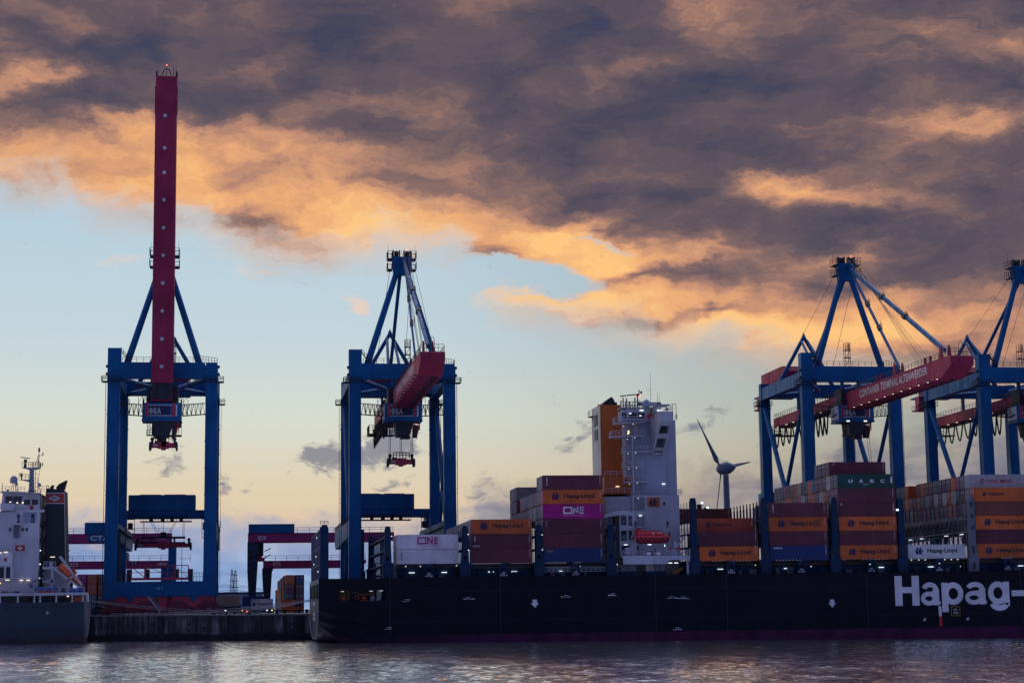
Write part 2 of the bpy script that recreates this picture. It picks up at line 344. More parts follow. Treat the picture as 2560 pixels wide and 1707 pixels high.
LAMPR = glow('lamp_red', (1.0, 0.06, 0.03), 6.0)
LAMPO = glow('lamp_orange', (1.0, 0.42, 0.08), 4.0)
FIRE = LAMPO
BOX = mat('container_paint', (0.5, 0.5, 0.5), 0.5, 0.28, scale=0.9, objcol=True)
RUBBER = mat('rubber', (0.015, 0.015, 0.017), 0.7, 0.1)
ROPE = mat('rope', (0.17, 0.165, 0.18), 0.8, 0.2)
CONC = mat('concrete', (0.24, 0.23, 0.22), 0.85, 0.4)

# ---------------------------------------------------------------- water and land
def water_mat():
    m = bpy.data.materials.new('water'); m.use_nodes = True; t = m.node_tree; b = t.nodes['Principled BSDF']
    g = nd(t, 'ShaderNodeNewGeometry').outputs['Position']
    b.inputs['Base Color'].default_value = (0.90, 0.94, 1.0, 1); b.inputs['Metallic'].default_value = 0.93; b.inputs['Roughness'].default_value = 0.05
    b.inputs['IOR'].default_value = 1.5; b.inputs['Specular IOR Level'].default_value = 0.5
    c, _ = noise(VM('MULTIPLY', g, (2.6, 2.0, 1), tree=t), 1.0, 3.0, 0.6, 0.3, tree=t)
    bp = nd(t, 'ShaderNodeBump'); bp.inputs['Strength'].default_value = 1.0; bp.inputs['Distance'].default_value = 0.06
    t.links.new(c, bp.inputs['Height']); t.links.new(bp.outputs[0], b.inputs['Normal'])
    return m
import numpy as np
def wave_sheet(x0, x1, y0, y1, dx, dy):
    """river surface with real wind waves, about a hand high"""
    rs = np.random.RandomState(5); nx, ny = int((x1-x0)/dx)+1, int((y1-y0)/dy)+1
    X, Y = np.meshgrid(np.linspace(x0, x1, nx), np.linspace(y0, y1, ny)); Z = np.zeros_like(X)
    for i in range(46):
        lam = 0.9*(3.2**rs.rand()); th = math.radians(-68+rs.randn()*34); k = 2*math.pi/lam
        amp = WAVE*lam/(2*math.pi)*0.25*(1.3-0.5*rs.rand()); Z += amp*np.sin(k*(X*math.cos(th)+Y*math.sin(th))+rs.rand()*6.28)
    gust = 0.8+0.28*np.sin(X*.021+Y*.033+1)+0.2*np.sin(X*.057-Y*.041)
    Z *= gust
    co = np.stack([X, Y, Z], -1).reshape(-1, 3).astype(np.float32); i = np.arange(nx*ny).reshape(ny, nx)
    q4 = np.stack([i[:-1, :-1], i[:-1, 1:], i[1:, 1:], i[1:, :-1]], -1).reshape(-1, 4)
    me = bpy.data.meshes.new('water'); me.vertices.add(len(co)); me.vertices.foreach_set('co', co.ravel())
    me.loops.add(q4.size); me.loops.foreach_set('vertex_index', q4.ravel().astype(np.int32)); me.polygons.add(len(q4))
    me.polygons.foreach_set('loop_start', np.arange(0, q4.size, 4, dtype=np.int32)); me.polygons.foreach_set('use_smooth', np.ones(len(q4), dtype=bool)); me.update(calc_edges=True); me.validate()
    o = bpy.data.objects.new('water', me); C.objects.link(o); return o
WAVE = 0.09
WM = water_mat(); wsh = wave_sheet(-115, 205, 95, 413.2, 0.45, 0.5); wsh.data.materials.append(WM); tag(wsh, kind='structure')
w = MB()
for x0, x1, y0, y1 in ((-2500, -115, -3000, 413.2), (205, 2800, -3000, 413.2), (-115, 205, -3000, 95)): w.add([(x0, y0, 0), (x1, y0, 0), (x1, y1, 0), (x0, y1, 0)], [(0, 1, 2, 3)])
tag(w.build('water', WM), kind='structure')
g_ = MB(); g_.box(-2500, 3500, 414.2, 9000, 4.6, 5.55); tag(g_.build('quay_ground', mat('asphalt', (0.05, 0.05, 0.055), 0.8, 0.2)), kind='structure')
def quay_mat():
    m = bpy.data.materials.new('quay_concrete'); m.use_nodes = True; t = m.node_tree; b = t.nodes['Principled BSDF']
    g = nd(t, 'ShaderNodeNewGeometry').outputs['Position']
    s1, _ = noise(VM('MULTIPLY', g, (1.1, 1.1, 0.09), tree=t), 1.0, 6.0, 0.62, tree=t)
    s2, _ = noise(VM('MULTIPLY', g, (0.13, 0.13, 0.3), tree=t), 1.0, 4.0, 0.6, tree=t)
    z = nd(t, 'ShaderNodeSeparateXYZ'); t.links.new(g, z.inputs[0])
    zz = M('ADD', z.outputs[2], M('MULTIPLY', M('SUBTRACT', s2, 0.5, tree=t), 0.9, tree=t), tree=t)
    col = ramp(M('ADD', M('MULTIPLY', s1, 0.75, tree=t), M('MULTIPLY', s2, 0.3, tree=t), tree=t),
               [(0.42, (0.016, 0.017, 0.02, 1)), (0.53, (0.045, 0.044, 0.045, 1)), (0.61, (0.13, 0.125, 0.12, 1)), (0.72, (0.34, 0.31, 0.31, 1))], tree=t)
    wet = smooth(zz, 1.3, 1.75, 1.0, 0.0, tree=t)                     # tide band of weed and oil on the wall
    col = mixc(wet, col, (0.012, 0.014, 0.014, 1), tree=t); t.links.new(col, b.inputs['Base Color'])
    b.inputs['Roughness'].default_value = 0.8
    return m
QW = quay_mat()
q_ = thing('quay_wall', 'stained concrete quay wall with dark tide line below the cranes', 'quay wall', (0, 413.2, 0))
k_ = MB(); xs = -400
while xs < 420:      # panels with joints between them
    k_.box(xs, xs+14.92, 413.2, 414.2, -3, 5.35); xs += 15
k_.box(-400, 425, 413.55, 414.15, -3, 5.3); k_.build('wall_panel', QW, q_)
k_ = MB(); k_.box(-400, 425, 412.95, 414.6, 5.352, 5.7); k_.build('coping', mat('coping', (0.20, 0.2, 0.2), 0.7, 0.4), q_)
for i in range(-5, 12):
    x = -2.6+i*15
    k_ = MB(); k_.box(x-0.75, x+0.75, 412.7, 413.19, 0.6, 5.2); k_.box(x-0.35, x+0.35, 412.45, 412.7, 0.9, 5.0); k_.build('fender', RUBBER, q_)
    k_ = MB()
    for xo, zo in ((-9.2, 3.3), (-9.2, 1.9), (-2.1, 3.3), (-2.1, 1.9)): k_.box(x+xo, x+xo+0.55, 413.0, 413.19, zo, zo+0.6)
    k_.build('mooring_recess', BLACK, q_)
    if i % 2 == 0:
        k_ = MB(); k_.box(x-5.9, x-4.1, 412.9, 413.19, 1.9, 3.0); k_.build('drain', BLACK, q_)

# ---------------------------------------------------------------- ship-to-shore cranes
FAR, NEAR = 452.0, 417.0
def sling(mb, p, q, r=0.06): mb.tube(p, q, r, n=4)
def platform(mb, x0, x1, y0, y1, z, h=1.1):
    mb.box(x0, x1, y0, y1, z-0.12, z); mb.rail([(x0,y0,z),(x1,y0,z),(x1,y1,z),(x0,y1,z),(x0,y0,z)], h, 1.3, 0.045)
def spreader(name, label, cx, y, z, half, ropes, top, group=None, rail=True):
    t = thing(name, label, 'spreader', (cx, y, z), group)
    b = MB(); b.box(cx-half+0.5, cx+half-0.5, y-0.9, y+0.9, z-0.75, z+0.25); b.box(cx-1.2, cx+1.2, y-1.0, y+1.0, z-0.95, z+0.55)
    b.box(cx-0.5, cx+0.5, y-1.05, y+1.05, z-1.25, z-0.95)
    b.build('frame', BOGIE, t)
    for s in (-1, 1):
        e = MB(); x = cx+s*half
        e.prism([(x-s*0.75, z+0.45), (x-s*0.1, z+0.5), (x, z-0.2), (x-s*0.02, z-1.35), (x-s*0.35, z-1.5), (x-s*0.6, z-0.7)], 'xz', y-1.15, y+1.15); e.build('end_beam', DARK, t)
        sh = MB(); xs_ = cx+s*(half-0.7)
        sh.lathe([(0.42,-0.18),(0.42,0.18)], (xs_, y-0.2, z+1.15), 12, (0,1,0)); sh.box(xs_-0.28, xs_+0.28, y-0.5, y+0.1, z+0.3, z+1.2); sh.build('sheave', DARK, t)
    k = MB(); k.box(cx-half+1.2, cx-0.9, y-0.4, y+0.4, z+0.25, z+0.75); k.box(cx+1.5, cx+half-1.6, y-0.3, y+0.3, z+0.25, z+0.6); k.build('hydraulic_unit', DARK, t)
    p = MB(); p.box(cx-half+0.9, cx-half+1.9, y-0.93, y-0.91, z-0.45, z-0.05); p.build('plate', GREY, t)
    if rail:
        r_ = MB(); r_.rail([(cx-1.7,y-0.8,z+0.6),(cx+1.9,y-0.8,z+0.6),(cx+1.9,y+0.8,z+0.6),(cx-1.7,y+0.8,z+0.6),(cx-1.7,y-0.8,z+0.6)], 1.3, 0.7, 0.05); r_.build('railing', DARK, t)
    for (x0, x1) in ropes:
        for dx in (-0.16, 0.16): r_ = MB(); r_.tube((cx+x0+dx, y, z+1.2), (cx+x1+dx, y, top), 0.055, n=4); r_.build('hoist_rope', DARK, t)
    return t

def boom_profile(mb, cx, y0, y1, z0, z1, tip):
    """box girder, its free end cut away underneath"""
    if tip: pts = [(y0, z1), (y0-0.3, z1-0.2), (y0-0.3, z1-1.9), (y0+5.5, z0), (y1, z0), (y1, z1)]
    else: pts = [(y0, z0), (y0, z1), (y1, z1), (y1, z0)]
    mb.prism(pts, 'yz', cx-2.4, cx+2.4)

def crane(cx, up, label, bay=None, lit=True):
    t = thing('gantry_crane', label, 'harbour crane', (cx, NEAR, 5.7), 'blue ship to shore cranes on the quay')
    for s in (-1, 1):      # four legs, front pair heavier
        for y in (NEAR, FAR):
            b = MB(); xo, xi = cx+s*12.15, cx+s*(9.45 if y == NEAR else 9.75)
            x0, x1 = min(xo, xi), max(xo, xi)
            b.hexa((x0-0.1, x1+0.1, y, y+2.3, 12.9), (x0, x1, y, y+2.3, 32.0)); b.hexa((x0, x1, y, y+2.3, 32.03), (x0, x1, y, y+2.2, 57.4))
            b.box(x0+0.08, x1-0.08, y+0.05, y+2.1, 57.4, 61.75)
            leg = b.build('leg', BLUE, t)
            for z in (16, 21, 26.5, 32, 38, 44, 50): d = MB(); d.box(x0-0.14, x1+0.14, y-0.03, y+2.34, z, z+0.09); d.build('flange', BLUE, leg)
            k = MB(); lx = xo+s*0.42
            for yy in (y+.7, y+1.25): k.tube((lx, yy, 13.2), (lx, yy, 57.2), .04, n=4)
            for i in range(62): k.box(lx-.03, lx+.03, y+.7, y+1.25, 13.6+i*.7, 13.66+i*.7)
            for z in range(15, 57, 6): k.box(min(xo, lx), max(xo, lx), y+.9, y+1.0, z, z+.08)
            k.build('ladder', DARK, leg)
            if y == NEAR: k = MB(); k.box(min(xi, xi-s*.0)+(.25 if s < 0 else -.45)-(.0), min(xi, xi)+(.45 if s < 0 else -.25), y-.1, y-.005, 13, 57) if False else k.box(xi+s*.30-.09, xi+s*.30+.09, y-.09, y-.005, 13, 57); k.build('cable_tray', BLUE2, leg)
            p = MB(); zz = 57.4 if y == NEAR else 56.2
            platform(p, x0-0.35 if s > 0 else x0-1.3, x1+1.3 if s > 0 else x1+0.35, y-0.7, y-0.05, zz); platform(p, (x1+0.03) if s > 0 else x0-1.3, x1+1.3 if s > 0 else x0-0.03, y, y+2.3, zz)
            p.build('landing', DARK, t)
    b = MB(); b.box(cx-9.3, cx+9.3, NEAR-0.06, NEAR+2.1, 58.1, 61.7); b.box(cx-12.2, cx-9.3, NEAR-0.08, NEAR+2.2, 58.1, 64.9); b.box(cx+9.3, cx+12.2, NEAR-0.08, NEAR+2.2, 58.1, 61.1)
    for x in (-8.2, 7.9): b.box(cx+x, cx+x+0.07, NEAR-0.09, NEAR-0.05, 58.1, 61.7)
    b.build('portal_beam', BLUE, t)
    b = MB(); b.box(cx-11.9, cx+11.9, FAR-0.05, FAR+2.2, 58.3, 61.6); b.build('portal_beam', BLUE, t)
    for s in (-1, 1):
        b = MB(); b.box(min(cx+s*11.9, cx+s*9.9), max(cx+s*11.9, cx+s*9.9), NEAR+2.2, FAR-0.06, 57.6, 60.6); b.build('side_beam', BLUE, t)
        b = MB(); b.tube((cx+s*11.3, FAR-0.1, 55.5), (cx+s*11.3, NEAR+2.3, 10.6), 0.62); b.build('brace', BLUE, t)
        b = MB(); b.tube((cx+s*11.0, NEAR+2.3, 55.0), (cx+s*11.0, FAR, 1.3*0+14.0), 0.5); b.build('brace', BLUE, t)
        b = MB(); b.tube((cx+s*9.8, NEAR+3.0, 58.4), (cx+s*2.6, 434, 57.8), 0.55); b.tube((cx+s*2.6, 434, 57.8), (cx+s*9.8, FAR-0.5, 58.4), 0.55); b.build('bracing_tube', BLUE, t, True)
        # longitudinal rail beam of the rear trolley
        b = MB(); x0, x1 = sorted((cx+s*12.1, cx+s*9.9))
        b.prism([(NEAR+2.35, 22.6), (NEAR+2.35, 26.2), (482, 26.2), (484.5, 24.8), (484.5, 23.2), (481, 21.6)], 'yz', x0, x1); b.build('rail_beam', BLUE, t)
        b = MB(); b.rail([(x0 if s < 0 else x1, NEAR+2.5, 26.2), (x0 if s < 0 else x1, 484, 26.2)], 1.1, 2.2, 0.05); b.box(min(cx+s*9.8, cx+s*9.1), max(cx+s*9.8, cx+s*9.1), NEAR+2.4, 483, 24.6, 24.75); b.build('walkway', DARK, t)
    # sill beams and travelling gear
    for y in (NEAR, FAR):
        b = MB(); b.box(cx-12.3, cx+12.3, y-0.25, y+2.5, 9.75, 12.9)
        b.box(cx-12.3, cx-9.6, y-0.2, y+2.45, 9.0, 9.75)
        for x in (-6.5, 7.2): b.prism([(cx+x-0.95, 9.75), (cx+x+0.95, 9.75), (cx+x+0.4, 8.6), (cx+x-0.4, 8.6)], 'xz', y+0.1, y+2.1)
        b.build('sill_beam', BLUE, t)
        for x in (-6.5, 7.2):
            g = MB(); a = cx+x
            g.prism([(a-4.6, 9.6), (a-1.0, 9.6), (a-0.3, 8.3), (a+0.3, 8.3), (a+1.0, 9.6), (a+4.6, 9.6), (a+4.7, 8.3), (a+3.4, 7.9), (a+1.0, 7.2), (a-1.0, 7.2), (a-3.4, 7.9), (a-4.7, 8.3)], 'xz', y+0.35, y+1.9)
            bg_ = g.build('bogie', BOGIE, t)
            for u in (-3.3, 3.3):
                q = MB(); c = a+u
                q.prism([(c-2.9, 6.3), (c-2.7, 7.1), (c-1.4, 8.35), (c-0.5, 8.7), (c+0.5, 8.7), (c+1.4, 8.35), (c+2.7, 7.1), (c+2.9, 6.3), (c+1.1, 6.3), (c+0.9, 7.0), (c-0.9, 7.0), (c-1.1, 6.3)], 'xz', y+0.0, y+0.34)
                q.build('balance_arm', BOGIE2, bg_)
                for wv in (-2.2, -1.0, 1.0, 2.2):
                    k = MB(); k.lathe([(0.2,-0.02),(0.42,0.0),(0.42,0.5),(0.2,0.52)], (c+wv, y+0.15, 6.12), 14, (0,1,0)); k.box(c+wv-0.5, c+wv+0.5, y-0.05, y+0.1, 6.35, 6.75); k.build('wheel', BOGIE2, bg_)
        k = MB(); k.prism([(cx-0.3, 9.7), (cx+1.6, 9.7), (cx+1.3, 6.4), (cx-0.1, 6.4)], 'xz', y+0.6, y+1.6); k.build('cable_reel_mast', BOGIE, t)
        if y == NEAR:
            k = MB(); k.beam((cx-2.6, y+0.2, 9.6), (cx+0.1, y+0.2, 6.3), 0.8, 0.25)
            for i in range(7): k.box(cx-2.5+i*0.36, cx-2.2+i*0.36, y-0.05, y+0.4, 9.3-i*0.45, 9.36-i*0.45)
            k.rail([(cx-2.6, y-0.1, 9.6), (cx+0.1, y-0.1, 6.4)], 1.0, 1.0, 0.04); k.build('stair', GREY, t)
            k = MB(); k.box(cx-0.75, cx+0.75, y-0.29, y-0.255, 10.9, 12.0); sg = k.build('number_sign', BLUE2, t)
            text({-15.65: 'CB 11', 38.2: 'CB 10', 145.0: 'CB 7'}.get(cx, 'CB 6'), (cx-0.6, y-0.3, 11.2), (1,0,0), (0,0,1), 1.2, 0.45).build('lettering', SIGNW, sg)
    # lashing platform on the front sill
    k = MB(); x0, x1 = cx-6.3, cx+6.1
    k.box(x0, x1, NEAR-0.9, NEAR+2.4, 13.25, 13.75)
    for a, b2 in ((x0, x0+2.9), (x0+3.2, x1-3.1), (x1-2.8, x1)):
        for yy in (NEAR-0.85, NEAR+2.3):
            k.beam((a, yy, 13.7), (a, yy, 16.4), 0.14, 0.14); k.beam((b2, yy, 13.7), (b2, yy, 16.4), 0.14, 0.14); k.beam((a, yy, 16.4), (b2, yy, 16.4), 0.12, 0.12); k.beam((a, yy, 16.2), (b2, yy, 13.8), 0.1, 0.1)
            k.beam((a, yy, 14.9), (b2, yy, 14.9), 0.07, 0.07)
    k.build('lashing_platform', BOGIE, t)
    for x in (x0-1.0, x0+3.0, x1-3.0, x1+0.05): k = MB(); k.box(x, x+0.95, NEAR+0.2, NEAR+1.9, 13.76 if x > x0 and x < x1-0.5 else 12.91, 15.6); k.build('cabinet', DARK, t)
    for s in (-1, 1): k = MB(); k.rail([(cx+s*9.3, NEAR-0.1, 12.9), (cx+s*7.3, NEAR-0.1, 12.9)], 1.8, 0.7, 0.045); k.build('sill_railing', DARK, t)
    k = MB(); xl = cx-9.4
    k.box(xl, xl+0.9, NEAR-0.1, NEAR+2.0, 12.91, 14.6); k.beam((xl+0.3, NEAR+0.9, 14), (xl+0.3, NEAR+0.9, 24), 0.7, 0.7); k.build('lift_shaft', DARK, t)
    # A-frame pylon and apex
    for s in (-1, 1):
        b = MB(); b.tube((cx+s*8.0, NEAR+1.1, 61.5), (cx+s*1.0, NEAR+1.1, 83.6), 0.78, 0.66, 14); b.build('pylon_leg', BLUE, t, True)
        b = MB(); b.tube((cx+s*7.2, FAR+1, 61.5), (cx, FAR+1, 74.0), 0.55, 0.45, 12); b.build('rear_pylon_leg', BLUE, t, True)
        b = MB(); b.tube((cx+s*0.75, FAR+0.6, 73.0), (cx+s*1.6, 437, 61.4), 0.34, n=8); b.build('rear_pylon_strut', BLUE, t, True)
    b = MB(); b.tube((cx-0.35, FAR-0.5, 62.0), (cx-0.35, NEAR+1.6, 82.6), 0.42, n=10); b.build('backstay', BLUE, t, True)
    b = MB(); b.lathe([(0.6, 0), (0.5, 0.6), (0.03, 1.6)], (cx, FAR+1, 73.6), 10); b.build('rear_pylon_cap', BLUE, t)
    b = MB(); b.hexa((cx-1.9, cx+1.9, NEAR+0.2, NEAR+2.0, 82.4), (cx-2.3, cx+2.3, NEAR, NEAR+2.4, 86.6)); b.build('pylon_head', BLUE, t)
    for s in (-1, 1):
        p = MB(); a, b2 = sorted((cx+s*2.2, cx+s*3.3))
        platform(p, a, b2, NEAR-0.6, NEAR+2.8, 83.6, 1.7); platform(p, a, b2, NEAR-0.6, NEAR+2.8, 86.1, 1.7)
        p.tube((cx+s*3.1, NEAR+1, 86), (cx+s*3.1, NEAR+1, 89.6), 0.05, 0.02, 4); p.build('head_platform', DARK, t)
    for s in (-1, 1):
        k = MB(); k.lathe([(0.75,-0.45),(0.75,-0.3),(0.62,-0.2),(0.75,-0.1),(0.75,0.1),(0.62,0.2),(0.75,0.3),(0.75,0.45)], (cx+s*1.25, NEAR+0.6, 87.3), 14, (1,0,0)); k.box(cx+s*1.25-0.85, cx+s*1.25-0.6, NEAR, NEAR+1.4, 86.5, 88.1); k.box(cx+s*1.25+0.6, cx+s*1.25+0.85, NEAR, NEAR+1.4, 86.5, 88.1); k.build('rope_sheave', DARK, t)
    k = MB(); k.lathe([(0.09, 0), (0.09, 0.25)], (cx+1.2, NEAR+0.3, 88.2), 8); k.build('warning_light', LAMPR, t)
    # rails and steps along the top of the portal
    r_ = MB(); r_.rail([(cx-9, NEAR-0.02, 61.7), (cx+8.2, NEAR-0.02, 61.7)], 1.15, 1.5, 0.045); r_.build('top_railing', DARK, t)
    r_ = MB(); r_.rail([(cx-9, FAR+2.1, 61.7), (cx+11.8, FAR+2.1, 61.7)], 1.15, 1.5, 0.045); r_.build('top_railing', DARK, t)
    r_ = MB(); r_.rail([(cx+8.2, NEAR+0.1, 61.7), (cx+12, NEAR+0.1, 61.2), (cx+12, NEAR+2.1, 61.2)], 1.5, 0.6, 0.05); r_.build('top_railing', DARK, t)
    r_ = MB(); r_.beam((cx-9.3, NEAR+0.1, 64.2), (cx-7.6, NEAR+0.1, 61.8), 0.7, 0.15); r_.rail([(cx-9.3, NEAR-0.2, 64.0), (cx-7.6, NEAR-0.2, 61.8)], 1.0, 0.8, 0.05)
    r_.build('top_stair', DARK, t)
    for s in (-1, 1):
        x = cx+s*12.2
        for z in (58.9, 60.6): k = MB(); k.box(min(x, x+s*0.4), max(x, x+s*0.4), NEAR+0.3, NEAR+1.8, z, z+0.5); k.build('cable_box', DARK, t)
    # boom
    if not up:
        b = MB(); boom_profile(b, cx, 349.2, 413.6, 51.0, 55.0, True); b.box(cx-2.42, cx+2.42, 352, 413, 54.85, 55.08); bm_ = b.build('boom', RED, t)
        text('CONTAINER TERMINAL ALTENWERDER', (cx-2.425, 404.6, 52.75), (0,-1,0), (0,0,1), 42.5, 1.7, 0.012, 1.05).build('lettering', SIGNW, bm_)
        b = MB(); b.rail([(cx-2.3, 413, 55.08), (cx-2.3, 350, 55.08)], 1.15, 1.9, 0.05); b.rail([(cx+2.3, 350, 55.08), (cx+2.3, 413, 55.08)], 1.15, 1.9, 0.05); b.rail([(cx-2.3, 349.6, 55.08), (cx+2.3, 349.6, 55.08)], 1.4, 1.1, 0.05)
        b.path([(cx-0.5, 349.5, 55.1), (cx-0.35, 349.5, 57.6), (cx, 349.5, 58.0), (cx+0.35, 349.5, 57.6), (cx+0.5, 349.5, 55.1)], 0.05, 4); b.tube((cx-0.6, 348.86, 53.4), (cx-0.6, 348.86, 56), 0.05, n=4); b.build('boom_railing', DARK, bm_)
        for i in range(11):
            y = 408-i*5.2
            k = MB(); k.box(cx-2.9, cx-2.42, y-0.35, y+0.35, 51.02, 51.3); fl = k.build('floodlight', DARK, bm_)
            k = MB(); k.box(cx-2.8, cx-2.52, y-0.2, y+0.2, 50.97, 51.015); k.build('lamp', LAMPY if lit else GREY, bm_)
            k = MB(); k.lathe([(0.35, 0), (0.45, 0.3), (0.45, 0.34)], (cx+0.6, y, 50.62), 10); k.build('underside_fitting', DARK, bm_)
        k = MB(); k.box(cx+1.25, cx+1.65, 356, 410, 50.86, 51.0); k.build('cable_tray', DARK, bm_)
        for y, z in ((357.7, 55), (385, 55)):
            k = MB()
            for s in (-1, 1): k.prism([(y-1.0, 55.0), (y+1.1, 55.0), (y+0.45, 57.6), (y+0.2, 58.3), (y-0.3, 57.6)], 'yz', cx+s*0.9-0.18, cx+s*0.9+0.18)
            k.build('stay_bracket', RED, bm_)
        for y in (366, 369, 396, 399): k = MB(); k.box(cx-0.25, cx+0.25, y-0.2, y+0.2, 55.09, 57.2); k.build('rope_guide', RED, bm_)
        for (y, dx, r1) in ((357.7, 0.0, 0.42), (385, 0.15, 0.30)):
            A = V((cx+dx+0.5, NEAR+0.2, 85.4)); B = V((cx+dx+0.0, y, 57.2)); s_ = MB(); s_.beam(A, B, r1*1.3, r1*2.2)
            st = s_.build('forestay', BLUE, t)
            for u in (0.38, 0.62):
                k = MB(); p_ = A.lerp(B, u); d_ = (B-A).normalized(); k.beam(p_-d_*0.9, p_+d_*0.9, r1*2.3, r1*2.9); k.rail([p_+V((0.7,0,-0.6)), p_-d_*1.5+V((0.7,0,-0.6))], 1.4, 0.8, 0.04); k.build('joint', DARK, st)
        k = MB()
        for i, (xo, y) in enumerate(((-1.2, 362), (-0.8, 364.5), (-0.4, 367), (0.4, 369.5), (0.8, 372), (1.2, 374.5), (1.6, 360))): k.tube((cx+xo*0.8+0.9, NEAR, 87.6), (cx+xo, y, 55.2), 0.045, n=4)
        for xo in (-3.0, 2.4): k.tube((cx+xo*0.9, NEAR+1, 84), (cx+xo, 470 if xo < 0 else 440, 61.5 if xo > 0 else 63), 0.05, n=4)
        k.build('boom_rope', DARK, t)
    else:
        b = MB(); x0, x1 = cx-2.35, cx+2.4; y0, y1 = 412.6, 416.6
        b.prism([(y0, 56.6), (y0, 121.6), (y0+1.9, 127.3), (y1, 127.6), (y1, 56.6)], 'yz', x0, x1); b.box(x0-0.16, x0-0.01, y0+1.2, y0+3, 118.5, 124.6); b.box(x1+0.01, x1+0.16, y0+1.2, y0+3, 118.5, 124.6)
        bm_ = b.build('boom', RED, t)
        k = MB(); k.box(cx+0.95, cx+1.3, y0-0.12, y0-0.01, 57, 116); k.build('cable_tray', RED, bm_)
        for z in (117.4, 109.9, 104.2, 97.9, 91.5, 85.2, 78.9, 72.6, 66.3, 60.1):
            k = MB(); k.lathe([(0.32, 0), (0.45, 0.25), (0.45, 0.45), (0.30, 0.6)], (cx-0.1, y0, z), 12, (0,-1,0)); fl = k.build('floodlight', GREY, bm_)
            k = MB(); k.box(cx-0.38, cx+0.18, y0-0.66, y0-0.60, z-0.18, z+0.1); k.build('lens', SIGNW, bm_)
        k = MB(); k.path([(cx-1.1, y0+2.2, 127.5), (cx-0.5, y0+2.2, 128.9), (cx, y0+2.2, 129.1), (cx+0.5, y0+2.2, 128.9), (cx+1.1, y0+2.2, 127.5)], 0.1, 6); k.tube((cx, y0+2.2, 127.5), (cx, y0+2.2, 129.9), 0.05, n=4)
        for x in (-2.0, 1.5, 2.1): k.tube((cx+x, y0+2.4, 127.4), (cx+x, y0+2.4, 130.0), 0.06, 0.03, 4)
        k.box(x0-0.05, x0+0.22, y0+1.6, y1, 127.4, 128.3); k.box(x1-0.22, x1+0.05, y0+1.6, y1, 127.4, 128.3); k.build('tip_frame', DARK, bm_)
        k = MB(); k.lathe([(0.1, 0), (0.1, 0.3)], (cx, y0+2.2, 129.8), 8); k.build('warning_light', LAMPR, bm_)
        k = MB()
        for s in (-1, 1):
            k.prism([(412.9, 56.7), (416.4, 56.7), (417.2, 54.0), (413.0, 53.0)], 'yz', cx+s*1.8-0.4, cx+s*1.8+0.4)
        k.box(cx-2.1, cx+2.1, 413.3, 416.8, 53.0, 56.55); k.build('boom_hinge', DARK, t)
        k = MB(); k.beam((cx+0.5, NEAR+0.5, 85.4), (cx+0.3, 416.9, 100), 0.5, 0.8); k.beam((cx+0.3, 417.2, 100), (cx+0.3, 416.7, 112), 0.5, 0.8); k.build('forestay', BLUE, t)
    # rear girder with festoon loops
    b = MB(); b.box(cx-2.4, cx+2.4, 413.9, 474.5, 52.6, 55.1); gd = b.build('rear_girder', RED, t)
    b = MB(); b.rail([(cx-2.35, 420, 55.1), (cx-2.35, 474, 55.1), (cx+2.35, 474, 55.1)], 1.1, 2.0, 0.05)
    b.box(cx-4.3, cx-2.45, 466, 474, 50.2, 50.35); b.rail([(cx-4.3, 474, 50.35), (cx-4.3, 466, 50.35), (cx-2.5, 466, 50.35)], 2.2, 1.0, 0.06, mids=(0.35, 0.7)); b.box(cx-2.4, cx+2.4, 470, 474, 50.2, 50.4); b.rail([(cx-2.4, 474.2, 50.4), (cx+2.4, 474.2, 50.4)], 2.2, 0.8, 0.05)
    b.build('girder_walkway', DARK, gd)
    for i, y in enumerate((471, 465.5, 460, 454.5, 449, 444, 439.5, 435.5, 432, 429)):
        L = 5.2-0.12*i*(1 if i < 6 else 0.6); wd = 2.4 if i < 5 else 1.6
        if i >= 6: L = 5.6
        k = MB()
        for xo in (-2.75, -2.55):
            pts = [(cx+xo, y+wd*(j/8-0.5)*2, 52.2-L*(1-abs(j/8-0.5)**1.7*2**1.7)) for j in range(9)]
            k.path(pts, 0.1, 5)
        k.build('cable_loop', RUBBER, t)
    for i, y in enumerate((470, 462, 456, 447, 440, 433)):
        k = MB(); k.box(cx-2.9, cx-2.42, y-0.3, y+0.3, 52.4, 52.6); fl = k.build('floodlight', DARK, gd)
        k = MB(); k.box(cx-2.86, cx-2.46, y-0.26, y+0.26, 52.35, 52.395); k.build('lamp', LAMPY if lit else GREY, gd)
    for s in (-1, 1):
        for y in (NEAR+1.0, FAR+1.0):
            k = MB(); k.box(min(cx+s*1.7, cx+s*2.3), max(cx+s*1.7, cx+s*2.3), y-0.5, y+0.5, 55.12, 58.09 if y == NEAR+1.0 else 58.29); k.build('hanger', BLUE, t)
    # machinery house on the rear
    b = MB(); b.prism([(457, 61.7), (457, 65.8), (458.6, 67.2), (478, 67.2), (478, 61.7)], 'yz', cx-4.4, cx+4.4); mh = b.build('machinery_house', RED, t)
    b = MB(); b.box(cx-4.6, cx+4.6, 455, 479, 61.3, 61.68); b.rail([(cx-4.6, 455, 61.7), (cx-4.6, 479, 61.7)], 1.1, 2, 0.05); b.build('house_deck', BLUE, t)
    if not up and not (30 < cx < 50): b = MB(); b.box(cx-6.6, cx-4.4, 472, 475, 57.6, 61.0); b.box(cx-7.2, cx-4.0, 471, 476, 57.2, 57.58); b.rail([(cx-7.2, 476, 57.6), (cx-7.2, 471, 57.6), (cx-4.0, 471, 57.6)], 1.1, 1.6, 0.05); b.build('electrical_house', RED, t)
    b = MB(); b.box(cx-6.0, cx+4.4, 470, 480, 60.9, 61.28); b.build('house_support', BLUE, t)
    # service tower by the pylon
    b = MB(); X, Y = cx+1.9, 425.0
